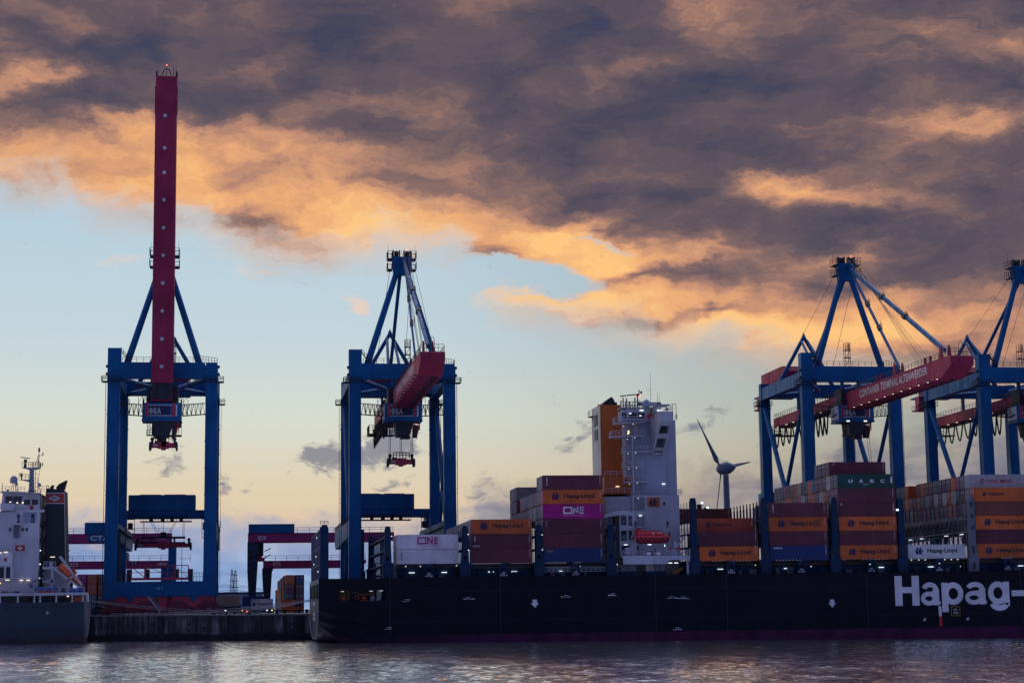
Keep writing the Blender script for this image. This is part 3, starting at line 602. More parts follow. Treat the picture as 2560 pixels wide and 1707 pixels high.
    for dx in (-0.6, 0.6):
        for dy in (-0.6, 0.6): b.tube((X+dx, Y+dy, 60.6), (X+dx, Y+dy, 68.4), 0.07, n=4)
    for z in (62.5, 64.8, 66.6): b.box(X-0.75, X+0.75, Y-0.75, Y+0.75, z, z+0.12); b.tube((X-0.6, Y-0.6, z-2), (X+0.6, Y-0.6, z), 0.06, n=4)
    for z in (67.2, 67.9, 68.4): b.rail([(X-0.6, Y-0.6, 66.7), (X+0.6, Y-0.6, 66.7), (X+0.6, Y+0.6, 66.7)], z-66.7, 0.6, 0.05)
    b.build('service_tower', DARK, t)
    # trolley with the lettered house, cab and lattice bridges
    b = MB(); x0, x1 = cx-4.3, cx+4.2; b.box(x0, x1, 414.2, 420.2, 48.6, 52.3); b.box(x0-0.1, x1+0.1, 414.05, 420.4, 48.2, 48.58); th = b.build('trolley_house', BLUE2, t)
    k = flat(ring((0.08, 0.2), (0.9, 0.86), 0.035), (x0, 414.19-0.01, 48.6), (1,0,0), (0,0,1), 8.5, 3.7); k.build('sign_border', SIGNW, th)
    k = flat([[(0.115, 0.24), (0.72, 0.24), (0.72, 0.82), (0.115, 0.82)]], (x0, 414.185, 48.6), (1,0,0), (0,0,1), 8.5, 3.7); k.build('sign_panel', NAVY, th)
    text('HHLA', (x0+1.2, 414.17, 49.8), (1,0,0), (0,0,1), 2.9, 1.35, 0.045).build('lettering', SIGNW, th)
    text('HHLA', (x0+1.34, 414.155, 49.93), (1,0,0), (0,0,1), 2.62, 1.09, -0.02).build('lettering', NAVY, th)
    for a in (0.075, 0.765): flat([[(a, 0.14), (a+0.075, 0.14), (a+0.075, 0.98), (a, 0.98)]], (x0, 414.145, 48.6), (1,0,0), (0,0,1), 8.5, 3.7).build('guard_post', BOGIE, th)
    if not up:
        k = MB(); k.box(x0-0.05, x0-0.01, 414.6, 419.9, 49.0, 52.0); sg = k.build('side_panel', SIGNW, th)
        flat([[(0, 0), (.9, 0.1), (1, .5), (.4, .35)]], (x0-0.06, 419.4, 49.6), (0,-1,0), (0,0,1), 4.2, 1.6).build('stripe', TARP, th)
    for s in (-1, 1):
        k = MB(); k.rail([(cx+s*2.6, 414.3, 52.3), (cx+s*4.2, 414.3, 52.3), (cx+s*4.2, 420, 52.3)], 1.1, 1.0, 0.05)
        k.box(min(cx+s*2.45, cx+s*3.4), max(cx+s*2.45, cx+s*3.4), 414.6, 419.6, 52.31, 56.2)
        for i in range(4): k.beam((cx+s*(4.3-i*0.3), 414.4, 52.3+i*0.9), (cx+s*(3.3-i*0.2), 414.5, 53.5+i*0.75), 0.1, 0.1)
        k.build('trolley_gear', DARK, t)
    for s in (-1, 1):
        k = MB(); k.truss((cx+s*4.35, 418.0, 49.7), (cx+s*9.35, 418.0, 50.1), 2.5, 1.1, 5, 0.055); k.build('lattice_bridge', DARK, t)
        k = MB(); X = cx+s*5.0
        for dx in (-0.5, 0.5): k.tube((X+dx, 420, 49.8), (X+dx, 420, 57.5), 0.05, n=4)
        for i in range(5): k.tube((X-0.5*(-1)**i, 420, 50+i*1.5), (X+0.5*(-1)**i, 420, 51.5+i*1.5), 0.045, n=4)
        k.build('hanger_lattice', DARK, t)
    k = MB(); k.hexa((cx-1.6, cx+1.4, 415, 419.5, 44.9), (cx-1.9, cx+2.4, 414.6, 420, 48.18)); k.box(cx-0.1, cx+1.0, 415.5, 417, 42.6, 44.9) if up else k.box(cx-0.5, cx+1.6, 415.5, 418, 44.4, 44.9); k.build('hoist_machine', DARK, t)
    k = MB()
    x = cx+2.9
    k.prism([(x-0.6, 47.6), (x+0.7, 47.2), (x+0.1, 44.6), (x-0.8, 44.6)], 'xz', 415, 416.8); cabn = k.build('operator_cab', DARK, t)
    k = MB(); k.rail([(x-0.9, 414.9, 46.3), (x+0.8, 414.9, 46.3), (x+0.8, 417, 46.3)], 1.6, 0.5, 0.05); k.beam((x+0.75, 414.9, 48.1), (x+0.0, 414.9, 44.3), 0.25, 0.25); k.build('cab_frame', BOGIE, cabn)
    k = MB()
    for xo in (-3.2, -2.55): k.tube((cx+xo, 415, 45.1), (cx+xo, 415, 48.2), 0.06, n=4)
    for i in range(11): k.tube((cx-3.2, 415, 45.2+i*0.28), (cx-2.55, 415, 45.2+i*0.28), 0.045, n=4)
    k.box(cx-3.3, cx-1.5, 414.8, 416, 45.0, 45.15); k.rail([(cx-3.3, 414.8, 45.15), (cx-1.6, 414.8, 45.15)], 1.1, 0.5, 0.045); k.beam((cx-2.5, 415, 46.3), (cx-1.5, 415, 48.0), 0.1, 0.1); k.build('cab_ladder', DARK, t)
    if lit and not up:
        for xo in (-2.2, 2.0):
            k = MB(); k.box(cx+xo-0.35, cx+xo+0.35, 413.9, 414.04, 48.25, 48.5); k.build('lamp', LAMPY, th)
    # rear trolley: blue winch house over the lower rails, with its hanging platforms
    b = MB(); yb = 459.0; bx0 = cx-9.0 
    b.box(cx-9.7, cx+6.4, yb, yb+7, 30.95, 34.6); b.box(cx-7, cx-2, yb+0.5, yb+6, 34.61, 34.75); b.box(cx-1, cx+4, yb+0.5, yb+6, 34.61, 34.75); wh = b.build('winch_house', BLUE2, t)
    b = MB(); b.box(cx-11.4, cx+9.2, yb+0.3, yb+1.6, 29.0, 30.9); b.box(cx-11.4, cx+9.2, yb+5.3, yb+6.6, 29.0, 30.9)
    for s in (-1, 1): b.box(cx+s*9.9-0.55 if s > 0 else cx-11.4, cx+9.9+0.45 if s > 0 else cx-10.4, yb+0.2, yb+6.7, 26.3, 30.9)
    b.build('trolley_frame', BLUE, t)
    k = MB(); k.box(cx-6.8, cx+5.6, yb-0.2, yb+1.2, 27.95, 28.25); k.rail([(cx-6.8, yb-0.2, 28.25), (cx+5.6, yb-0.2, 28.25)], 1.3, 0.75, 0.05); 
    for a in (-4.6, -1.9, 0.4, 2.6): k.box(cx+a, cx+a+0.9, yb, yb+1, 28.26, 29.3)
    k.build('trolley_walkway', DARK, t)
    for s in (-1, 1):
        k = MB(); x = cx+s*9.0
        for z in (28.6, 26.2, 24.0): k.box(x-0.9, x+0.9, yb-0.6, yb+0.8, z, z+0.12); k.rail([(x-0.9, yb-0.6, z+0.1), (x+0.9, yb-0.6, z+0.1)], 1.2, 0.45, 0.045)
        for dx in (-0.9, 0.9): k.tube((x+dx, yb-0.6, 24), (x+dx, yb-0.6, 29), 0.06, n=4)
        k.box(x-0.7, x+0.4, yb-0.3, yb+0.7, 26.3, 27.8); k.build('access_tower', DARK, t)
    return t

CR1 = crane(-15.65, True, 'blue harbour crane on the left with its red boom raised straight up')
CR2 = crane(38.2, False, 'blue harbour crane standing behind the black ship stern with dark boom lamps', lit=False)
CR3 = crane(145.0, False, 'blue harbour crane with lit boom lamps, right of the wind turbine')
CR4 = crane(189.2, False, 'blue harbour crane cut off by the right edge of the picture')
sg_ = 'container spreaders hanging from the cranes'
spreader('spreader', 'red spreader hanging high under the left crane house', -15.3, 416.5, 43.2, 3.15, ((-2.4, -2.4), (2.4, 2.6)), 48.4, sg_)
spreader('spreader', 'red spreader on long ropes under the crane behind the ship stern', 37.7, 416.5, 39.4, 3.2, ((-2.5, -2.5), (0.0, 0.0), (2.5, 2.5)), 48.4, sg_)
tw = spreader('spreader', 'wide red spreader with drooping ends low between the left crane legs', -16.9, 460.5, 22.6, 6.9, (), 28, sg_, rail=False)
k = MB(); k.box(-22.2, -11.6, 459.7, 461.3, 24.0, 24.5); k.box(-17.6, -16.2, 459.8, 461.2, 24.5, 25.6)
for a in (-19.6, -14.2): k.box(a-0.2, a+0.2, 460, 461, 22.9, 24.0)
for a in (-21.9, -11.9): k.box(a-0.06, a+0.06, 460, 460.2, 23.2, 24.0)
k.build('headblock', DARK, tw)
for a, b in ((-16.9, -16.9), (-18.2, -20.0), (-17.6, -19.6), (-15.6, -13.8), (-16.2, -14.2), (-21.8, -21.8), (-21.4, -21.6), (-12.2, -12.2), (-11.9, -11.9)): k = MB(); k.tube((a, 460.5, 24.4), (b, 460.5, 28.1), 0.05, n=4); k.build('hoist_rope', DARK, tw)
k = MB(); k.lathe([(0.5,-0.2),(0.5,0.2)], (142.6, 413, 34.2), 12, (0,1,0)); k.lathe([(0.5,-0.2),(0.5,0.2)], (147.9, 413, 34.2), 12, (0,1,0)); k.box(142.2, 143.0, 412.7, 413.3, 33.0, 34.3); k.box(147.5, 148.3, 412.7, 413.3, 33.0, 34.3)
hb = thing('headblock', 'pair of hook blocks lowered on ropes onto the tallest stack', 'hook block', (145.2, 413, 33)); k.build('sheave', DARK, hb)
for a in (142.35, 142.85, 147.65, 148.15): k = MB(); k.tube((a, 413, 34.3), (a, 416, 48.3), 0.05, n=4); k.build('hoist_rope', DARK, hb)
k = MB(); k.box(142.2, 148.3, 411.9, 414.1, 32.3, 32.98); k.build('frame', BOGIE, hb)

# ---------------------------------------------------------------- the big container ship
SX, YS, YP, DK = 16.67, 362.2, 411.0, 12.1
ship = thing('container_ship', 'long black container ship with white deckhouse and orange funnel moored before the cranes', 'container ship', (120, YS, 0))
def hull_mat():
    m = mat('hull_black', (0.006, 0.009, 0.014), 0.55, 0.5, scale=0.22, dirtcol=(0.016, 0.019, 0.026), spec=0.16); t = m.node_tree; b = t.nodes['Principled BSDF']
    g = nd(t, 'ShaderNodeNewGeometry').outputs['Position']; s = nd(t, 'ShaderNodeSeparateXYZ'); t.links.new(g, s.inputs[0])
    n, _ = noise(VM('MULTIPLY', g, (0.35, 0.35, 0.15), tree=t), 1.0, 5.0, 0.6, tree=t)
    lim = M('MULTIPLY_ADD', s.outputs[0], 0.0071, 1.23, tree=t)       # the ship sits a little by the stern
    f = M('MULTIPLY', M('LESS_THAN', s.outputs[2], lim, tree=t), smooth(n, 0.35, 0.6, 0.55, 1.0, tree=t), tree=t)
    f = M('MULTIPLY', f, smooth(s.outputs[0], 26, 50, 0.25, 1.0, tree=t), tree=t)
    base = b.inputs['Base Color'].links[0].from_socket
    t.links.new(mixc(f, base, (0.085, 0.014, 0.055, 1), tree=t), b.inputs['Base Color'])
    return m
HULL = hull_mat()
def wall_holes(mb, us, vs, holes, P):
    """quads over the grid us x vs, leaving out cells whose centre lies in a hole; P(u, v) -> world"""
    for a, b in zip(us[:-1], us[1:]):
        for c, d in zip(vs[:-1], vs[1:]):
            mu, mv = (a+b)/2, (c+d)/2
            if any(h[0] < mu < h[1] and h[2] < mv < h[3] for h in holes): continue
            mb.add([P(a, c), P(b, c), P(b, d), P(a, d)], [(0, 1, 2, 3)])
h = MB()
hl = [(20.38, 22.87, 7.8, 9.84), (23.26, 29.72, 7.75, 9.82)]
wall_holes(h, [18.8, 20.38, 22.87, 23.26, 27, 29.72, 45, 60, 90, 120, 150, 180, 245], [-4, 6, 7.75, 7.8, 9.82, 9.84, DK], hl+[(18.8, 27, -4, 6)], lambda u, v: (u, YS, v))
for x0, x1, z0, z1 in hl:
    h.add([(x0,YS,z0),(x1,YS,z0),(x1,YS+.5,z0),(x0,YS+.5,z0)], [(0,1,2,3)]); h.add([(x0,YS,z1),(x1,YS,z1),(x1,YS+.5,z1),(x0,YS+.5,z1)], [(0,1,2,3)])
    h.add([(x0,YS,z0),(x0,YS,z1),(x0,YS+.5,z1),(x0,YS+.5,z0)], [(0,1,2,3)]); h.add([(x1,YS,z0),(x1,YS,z1),(x1,YS+.5,z1),(x1,YS+.5,z0)], [(0,1,2,3)])
h.add([(SX, YS, 6), (18.8, YS, 6), (18.8, YS, DK), (SX, YS, DK)], [(0,1,2,3)])
U = []
for i in range(25):
    s = -1+2*i/24; U.append((YS+(YP-YS)*(i/24), 6-5.75*(1-abs(s)**2.6)**0.75))
F_ = [(YS+(YP-YS)*min(1, max(0, (i-3)/18)), 6.0-10.0*min(1, i/3, (24-i)/3)) for i in range(25)]
for i in range(24): h.add([(SX,)+U[i], (SX,)+U[i+1], (27,)+F_[i+1], (27,)+F_[i]], [(0,1,2,3)])
h.add([(27, YP, -4), (245, YP, -4), (245, YP, DK), (27, YP, DK)], [(0,1,2,3)]); h.add([(SX, YP, 6), (27, YP, 6), (27, YP, DK), (SX, YP, DK)], [(0,1,2,3)])
h.add([(SX, YS, DK), (245, YS, DK), (245, YP, DK), (SX, YP, DK)], [(0,1,2,3)])
h.add([(245, YS, -4), (245, YP, -4), (245, YP, DK), (245, YS, DK)], [(0,1,2,3)])
hull = h.build('hull', HULL, ship)
TRAN = mat('transom_sky_lit', (0.075, 0.085, 0.11), 0.35, 0.25, scale=0.3)  # lighter than the hull black: sky light on the stern put into the colour
h = MB(); win = [(YS+1.2+i*8.0, YS+6.9+i*8.0, 8.3, 11.2) for i in range(6)]
vs_ = sorted({YS, YP} | {w[0] for w in win} | {w[1] for w in win})
wall_holes(h, vs_, [6, 8.3, 11.2, DK], win, lambda u, v: (SX-0.03, u, v))
for i in range(24): h.add([(SX-0.03, U[i][0], 6), (SX-0.03, U[i+1][0], 6), (SX-0.03,)+U[i+1], (SX-0.03,)+U[i]], [(0,1,2,3)])
h.box(SX-0.12, SX-0.04, YS+0.1, YP-0.1, 5.72, 5.84)
h.build('transom', TRAN, ship)
h = MB()
for a, b in zip(U[:-1], U[1:]): h.tube((SX-0.05,)+a, (SX-0.05,)+b, 0.09, n=5)
h.build('transom_edge', LASHG, ship)
h = MB()
for z, w_ in ((8.0-0.6, 7), (5.3, 5), (4.4, 6)): 
    for j in range(w_): h.box(SX-0.09, SX-0.035, 384+j*1.1-w_*0.5, 384.75+j*1.1-w_*0.5, z-0.35, z+0.35)
h.build('stern_lettering', SIGNW, ship)
# mooring deck seen through the openings
h = MB(); h.box(SX+0.1, 34, YS+0.55, YP-0.6, 7.2, 7.6); h.box(34, 34.3, YS+0.5, YP-0.6, 7.6, 11.9); h.box(30.3, 34, 368, 368.2, 7.6, 11.9); h.box(19, 30.3, 371, 371.2, 7.6, 11.9); h.build('mooring_deck', LASHG, ship)
h = MB()
for x in (21.0, 21.7, 22.5): h.tube((x, YS+1.4, 7.6), (x, YS+1.4, 9.8), 0.08, n=5)
for z in (8.2, 8.9, 9.5): h.tube((20.5, YS+1.4, z), (22.8, YS+1.4, z), 0.06, n=5)
h.build('stowage_rack', YELLOW, ship)
h = MB(); h.box(21.3, 22.0, YS+1.5, YS+2.2, 7.6, 8.6); h.lathe([(0.35,-0.4),(0.35,0.4)], (25.6, YS+2.4, 8.3), 12, (1,0,0)); h.box(25.0, 26.4, YS+2, YS+3, 7.6, 7.9); h.build('mooring_winch', BOATORANGE, ship)
h = MB(); 
for k2 in range(14):
    a = 2*math.pi*k2/14; b = 2*math.pi*(k2+1)/14; h.tube((24.2+0.36*math.cos(a), YS+1.2, 8.4+0.36*math.sin(a)), (24.2+0.36*math.cos(b), YS+1.2, 8.4+0.36*math.sin(b)), 0.09, n=5)
h.build('lifebuoy', BOATRED, ship)
h = MB(); h.box(28.2, 29.1, YS+3, YS+4, 8.2, 9.9); h.box(26.9, 27.7, YS+2, YS+3, 7.6, 8.7); h.lathe([(0.4,-0.3),(0.4,0.3)], (28.4, YS+1.7, 8.1), 12, (0,1,0)); h.build('deck_box', WHITE, ship)
h = MB(); h.beam((23.4, YS+1.3, 9.5), (25.1, YS+1.3, 8.9), 0.12, 0.12); h.beam((25.1, YS+1.3, 8.9), (27.2, YS+1.3, 9.2), 0.12, 0.12); h.tube((27.4, YS+1.2, 7.6), (27.4, YS+1.2, 9.8), 0.1, n=6); h.build('pipe', YELLOW, ship)
for x, y, z in ((27.0, YS+2.5, 9.6), (21.4, YS+2.5, 9.6), (29.0, YS+2.2, 9.65), (20.0, 385, 10.9), (20.0, 400, 10.9)):
    h = MB(); h.box(x-0.3, x+0.3, y-0.1, y+0.1, z, z+0.08); h.build('lamp', LAMPD, ship)
# name on the side, arrows and draught marks
def strip(mb, pts, w, y, o, sx_, sz):
    """a heavy stroke of width w along pts (unit letter space) on the plane y"""
    P = [V((p[0], p[1])) for p in pts]; A, B2 = [], []
    for i, p in enumerate(P):
        d = (P[min(i+1, len(P)-1)]-P[max(i-1, 0)]).normalized(); n = V((-d.y, d.x))
        A.append(p+n*w/2); B2.append(p-n*w/2)
    vs = [(o[0]+q.x*sx_, y, o[1]+q.y*sz) for q in A+B2]; n = len(P)
    mb.add(vs, [(i, i+1, n+i+1, n+i) for i in range(n-1)])
def arc(cx_, cy, rx, ry, a0, a1, n=18): return [(cx_+rx*math.cos(math.radians(a0+(a1-a0)*i/n)), cy+ry*math.sin(math.radians(a0+(a1-a0)*i/n))) for i in range(n+1)]
def rect(mb, x0, x1, z0, z1, y): mb.add([(x0, y, z0), (x1, y, z0), (x1, y, z1), (x0, y, z1)], [(0, 1, 2, 3)])
def big(mb, g, x0, x1, z0, z1):
    """heavy grotesque letter in the box x0..x1, z0..z1 (baseline and x-height handled per letter)"""
    y = YS-0.02; w = x1-x0; sw = 1.14
    if g == 'H': rect(mb, x0, x0+1.55, z0, z1, y); rect(mb, x1-1.55, x1, z0, z1, y); rect(mb, x0+1.55, x1-1.55, (z0+z1)/2-.45, (z0+z1)/2+.75, y)
    elif g == '-': rect(mb, x0, x1, z0, z1, y)
    elif g in 'pg':
        base = 5.3; xh = z1; cz = (base+xh)/2; ry = (xh-base)/2-sw/2; st = x0 if g == 'p' else x1-1.35
        rx = w/2-sw/2-.12; cxm = x0+w/2+(.22 if g == 'p' else -.22)
        strip(mb, arc(cxm, cz, rx, ry, 0, 360, 32), sw, y, (0, 0), 1, 1)
        if g == 'p': rect(mb, st, st+1.35, z0, xh-.08, y-.004)
        else:
            rect(mb, st, st+1.35, 5.0, xh-.08, y-.004)
            strip(mb, [(x1-.68, 5.6)]+arc(x0+w/2+.05, 5.6, w/2-.72, 5.6-z0-.55, 0, -172, 16), 1.15, y-.008, (0, 0), 1, 1)
    elif g == 'a':
        xh = z1; rect(mb, x1-1.5, x1-.18, z0+.05, z0+3.3, y-.004)
        strip(mb, [(x1-.84, z0+3.2)]+arc(x0+w*.5-.02, z0+3.25, w*.5-.82, xh-z0-3.25-.5, 0, 168, 14), 1.0, y-.008, (0, 0), 1, 1)
        strip(mb, arc(x0+w*.42, z0+1.42, w*.42-.5, .95, 0, 360, 26), .92, y, (0, 0), 1, 1)
        strip(mb, [(x0+w*.5, z0+2.4), (x1-.9, z0+2.7)], .75, y-.012, (0, 0), 1, 1); strip(mb, [(x1-.9, z0+.75), (x1+.0, z0+.38)], .7, y-.012, (0, 0), 1, 1)
h = MB()
for g, x0, x1, z0, z1 in (('H',133.43,138.6,5.28,11.3),('a',138.85,142.97,5.25,9.95),('p',143.35,147.9,3.9,9.9),('a',148.3,152.9,5.3,9.9),('g',153.4,157.9,4.02,9.95),('-',158.4,162.3,6.92,8.1)): big(h, g, x0, x1, z0, z1)
for g, x0, x1, z0, z1 in (('L',163.0,166.6,5.28,11.3),('l',167.0,168.6,5.28,11.3),('o',169.0,173.4,5.2,9.9),('y',173.6,178,3.9,9.85),('d',178.3,182.8,5.2,11.3)):
    text(g, (x0, YS-0.02, z0), (1,0,0), (0,0,1), x1-x0, z1-z0, .04, mb=h)
h.build('hull_lettering', SIGNW, ship)
for x, z0, z1 in ((59.2, 5.97, 7.56), (120.1, 5.12, 6.75)):
    h = flat([[(-.28, .55), (.28, .55), (.28, 1), (-.28, 1)], [(-.5, .55), (0, 0), (.5, .55)]], (x, YS-0.02, z0), (1,0,0), (0,0,1), 1.6, z1-z0); h.build('tug_arrow', SIGNW, ship)
h = flat(ring((0, 0), (1, 1), .07), (145.18, YS-0.02, 3.06), (1,0,0), (0,0,1), 1.96, 1.97); h.build('sign_border', YELLOW, ship)
h = text('NO', (145.75, YS-0.02, 4.15), (1,0,0), (0,0,1), 0.75, 0.42, 0.02); text('TUG', (145.62, YS-0.02, 3.5), (1,0,0), (0,0,1), 1.05, 0.42, 0.02, mb=h); h.build('sign_lettering', SIGNW, ship)
h = MB(); h.box(142.55, 143.15, YS-0.06, YS-0.01, 3.1, 5.1); h.build('ladder_mark', SIGNW, ship)
h = MB(); h.box(142.6, 143.2, YS-0.06, YS-0.01, 1.05, 3.09); h.build('ladder_mark', BOATRED, ship)
h = MB(); R_ = random.Random(3)
for x, z, n_ in ((33.0, 7.5, 4), (45.0, 7.75, 7), (64.5, 7.9, 6), (74.0, 8.1, 5), (86.0, 7.4, 9), (88.3, 7.3, 7), (29.5, 2.2, 4), (87, 1.2, 6)):
    for j in range(n_):
        w2 = R_.uniform(.12, .3); xx = x+j*0.34; zz = z+R_.uniform(-.04, .04); h.box(xx, xx+w2, YS-0.03, YS-0.005, zz, zz+R_.uniform(.08, .2))
    h.box(x+0.5, x+1.4, YS-0.03, YS-0.005, z+0.35, z+0.42)
h.build('draught_mark', SIGNW, ship)
for x, zt in ((139.2, 2.2), (148.4, 2.2)):
    h = MB(); h.box(x, x+0.5, YS-0.03, YS-0.005, zt, zt+0.3); h.box(x+0.1, x+0.7, YS-0.03, YS-0.005, zt+0.4, zt+0.5); h.build('draught_mark', SIGNW, ship)
SEAM = mat('hull_seam', (0.016, 0.02, 0.03), 0.5, 0.3)
for x in (30.5, 52.3, 83.6, 98.2, 127.5, 160.4): h = MB(); h.box(x, x+0.09, YS-0.012, YS-0.002, 0.9, DK-0.02); h.build('weld_seam', SEAM, ship)
for z in (3.6, 9.4): h = MB(); h.box(30.6, 240, YS-0.012, YS-0.002, z, z+0.05); h.build('weld_seam', SEAM, ship)
h = MB(); h.tube((69.5, YS-0.05, 0.4), (69.5, YS-0.05, 6), 0.06, n=5); h.box(69.35, 69.65, YS-0.12, YS-0.01, -0.5, 1.2); h.build('rubbing_strip', HULL, ship)

# ---- cargo deck: coamings, pillars, lamps
BAYX = dict(A=31.96, B=46.76, C=61.28, D=93.12, E=107.78, F=122.49, G=137.0, H=151.75)
Z0, TH, RW = 14.8, 2.9, 2.55
h = MB()
for k2, x in BAYX.items():
    h.box(x+0.2, x+5.95, 365.3, 409, DK, 14.0); h.box(x+6.25, x+12.0, 365.3, 409, DK, 14.0)
h.build('hatch_coaming', LASH, ship)
h = MB()
for k2, x in BAYX.items(): h.box(x+0.1, x+12.1, 364.9, 409.4, 14.02, 14.74)
h.build('hatch_cover', DARK, ship)
for x0, x1 in ((46.2, 73.8), (92.6, 164.5)): h = MB(); h.box(x0, x1, 364.5, 364.85, 13.92, 13.99); h.build('deck_cable', YELLOW, ship)
NUM = dict(A=('66', '6765'), B=('62', '6361'), C=('58', '5957'), D=('54', '5553'), E=('50', '5149'), F=('46', '4745'), G=('42', '4341'), H=('38', '3937'))
for k2, x in BAYX.items():
    h = MB(); xc = x+6.35; h.box(xc-0.75, xc-0.5, 362.7, 363.5, DK, 14.7); h.box(xc+0.5, xc+0.75, 362.7, 363.5, DK, 14.7); h.box(xc-0.5, xc+0.5, 362.75, 363.45, 14.0, 14.7); h.box(xc-0.5, xc+0.5, 362.8, 363.4, DK, 13.05); pl = h.build('deck_pillar', LASH, ship)
    h = text(NUM[k2][0], (xc-0.3, 362.68, 12.72), (1,0,0), (0,0,1), 0.62, 0.34, 0.02); text(NUM[k2][1], (xc-0.72, 362.68, 12.25), (1,0,0), (0,0,1), 1.44, 0.36, 0.02, mb=h); h.build('lettering', SIGNW, pl)
    for u in (1.5, 3.9, 8.4, 10.6):
        h = MB(); w2 = R_.uniform(.5, 1.6); h.box(x+u, x+u+w2, 364.6, 365.28, DK+0.01, DK+R_.uniform(.7, 1.4)); h.build('deck_locker', R_.choice([LASH, DARK, LASHG]), ship)
for x in (37.1-2.0, 41.6, 50.9, 55.6, 65.05, 97.8, 111.7, 119.2, 131.8, 142.4, 148.3, 161.9):
    h = MB(); h.box(x-0.55, x+0.55, 364.9, 365.2, 13.08, 13.24); h.build('lamp', LAMPW, ship)
for x, z in ((33.9, 14.3), (44.0, 14.35), (68.9, 13.9), (105.1, 13.8), (116.8, 13.4), (129.3, 13.7), (144.2, 13.7), (138.2, 14.5), (139.8, 14.5), (141.2, 14.5), (145.4, 14.5), (146.8, 14.5), (148.2, 14.5), (61.5, 14.5), (36.8, 14.3)):
    h = MB(); h.box(x-0.1, x+0.1, 364.7, 364.88, z, z+0.16); h.build('lamp', LAMPD, ship)
h = MB(); h.rail([(30, 362.4, DK), (75, 362.4, DK)], 1.05, 2.4, 0.03); h.rail([(93, 362.4, DK), (165, 362.4, DK)], 1.05, 2.4, 0.03); h.build('deck_railing', LASH, ship)
h = MB()
for k2 in range(14):
    a = 2*math.pi*k2/14; b = 2*math.pi*(k2+1)/14; h.tube((143.5+0.38*math.cos(a), 364.7, 12.9+0.38*math.sin(a)), (143.5+0.38*math.cos(b), 364.7, 12.9+0.38*math.sin(b)), 0.09, n=5)
h.build('lifebuoy', BOATRED, ship)
# ---- lashing bridges between the stacks
def lash(x, top, label=None, m=None, full=True, nrow=19, wide=0.55):
    m = m or LASH; h = MB()
    for z in ((14.6, 17.3, 19.9) if top < 25 else (14.6, 17.4, 20.1, 22.6)):
        if z < top-1.5: h.box(x-wide, x+wide, 363.8, 409.4, z, z+0.3)
    h.rail([(x-wide, 364, 20.2 if top < 25 else 20.4), (x-wide, 409, 20.2 if top < 25 else 20.4)], 1.0, 5.1, 0.04)
    br = h.build('lashing_bridge', m, ship)
    for s in (0, 1):       # tall end towers with slots
        y0 = 362.5 if s == 0 else 409.6
        h = MB(); w_ = 0.62
        z = DK
        h.prism([(x-1.05, DK), (x+1.05, DK), (x+1.05, 14.2), (x+1.25, 14.6), (x+1.05, 14.9), (x+0.75, 14.9), (x+0.62, 18), (x+0.62, top-0.9), (x+0.42, top), (x-0.42, top), (x-0.62, top-0.9), (x-0.62, 18), (x-0.75, 14.9), (x-1.05, 14.9), (x-1.25, 14.6), (x-1.05, 14.2)], 'xz', y0, y0+1.2)
        tw_ = h.build('end_tower', m, br)
        if s == 0:
            h = MB()
            for z in ((top-2.2, 1.1), (top-4.5, 0.9), (top-6.8, 0.8), (15.6, 1.7), (12.5, 1.4)): h.box(x-0.22, x+0.22, y0-0.02, y0+0.3, z[0], z[0]+z[1])
            h.build('slot', BLACK, br)
    h = MB(); uw = .16 if x > 100 else .06; h.box(x-uw, x+uw, 0, 0.3, DK, top-1.6); h.box(x-uw*.7, x+uw*.7, 0.05, 0.25, top-1.6, top-0.6)
    o = None
    for i in range(1, nrow-1):
        y = 363.0+i*RW-0.2
        if o is None:
            o = h.build('upright', m, br); o.location = (0, y, 0)
        else:
            c_ = o.copy(); C.objects.link(c_); c_.parent = br; c_.location = (0, y, 0)
    return br
for x, top in ((30.2, 22.2), (45.5, 22.2), (60.3, 22.2), (74.9, 22.2), (91.95, 27.4), (106.7, 27.4), (121.4, 27.4), (135.6, 27.1)): lash(x, top)
GH = lash(150.8, 27.4, m=LASHG)
h = MB()
for i in range(17):     # arched head beam of the open bridge
    y = 366+i*RW; h.prism([(y, 21.4), (y+0.3, 22.4), (y+0.8, 22.9), (y+1.4, 22.9), (y+1.9, 22.4), (y+RW-0.35, 21.4), (y+RW-0.35, 23.5), (y, 23.5)], 'yz', 150.1, 150.35)
h.build('arched_beam', LASHG, GH)
for y in (366, 374.5, 389, 396): h = MB(); h.box(149.95, 150.2, y, y+1.6, 19.7, 19.85); h.build('lamp', LAMPD, GH)
h = MB()
for i in range(1, 18, 2): h.tube((150.3, 363+i*RW, 14.8), (150.3, 363+(i+1)*RW, 19.8), 0.08, n=4)
h.build('diagonal', LASHG, GH)
h = MB()     # frame at the stern edge
for i in range(9): h.box(16.9, 17.12, 363.6+i*5.7, 363.9+i*5.7, DK, 22.0-0.1*i)
for z in (14.9, 18.2, 21.6): h.box(16.95, 17.12, 363.6, 409.8, z, z+0.22)
sf = h.build('stern_frame', LASHG, ship)
h = MB(); h.prism([(17.0, DK), (18.6, DK), (18.6, 21.8), (18.3, 22.6), (17.3, 22.6), (17.0, 21.8)], 'xz', 362.5, 363.5); h.box(16.9, 17.3, 362.4, 362.49, 20.9, 22.2); h.rail([(17.0, 362.6, 22.6), (18.5, 362.6, 22.6)], 0.7, 0.7, 0.05); h.build('end_tower', LASH, sf)
for y, z in ((370, 13.5), (381, 16.8), (392, 15.5), (377, 20.5)): h = MB(); h.box(16.78, 16.9, y, y+0.35, z, z+0.3); h.build('lamp', LAMPD, sf)
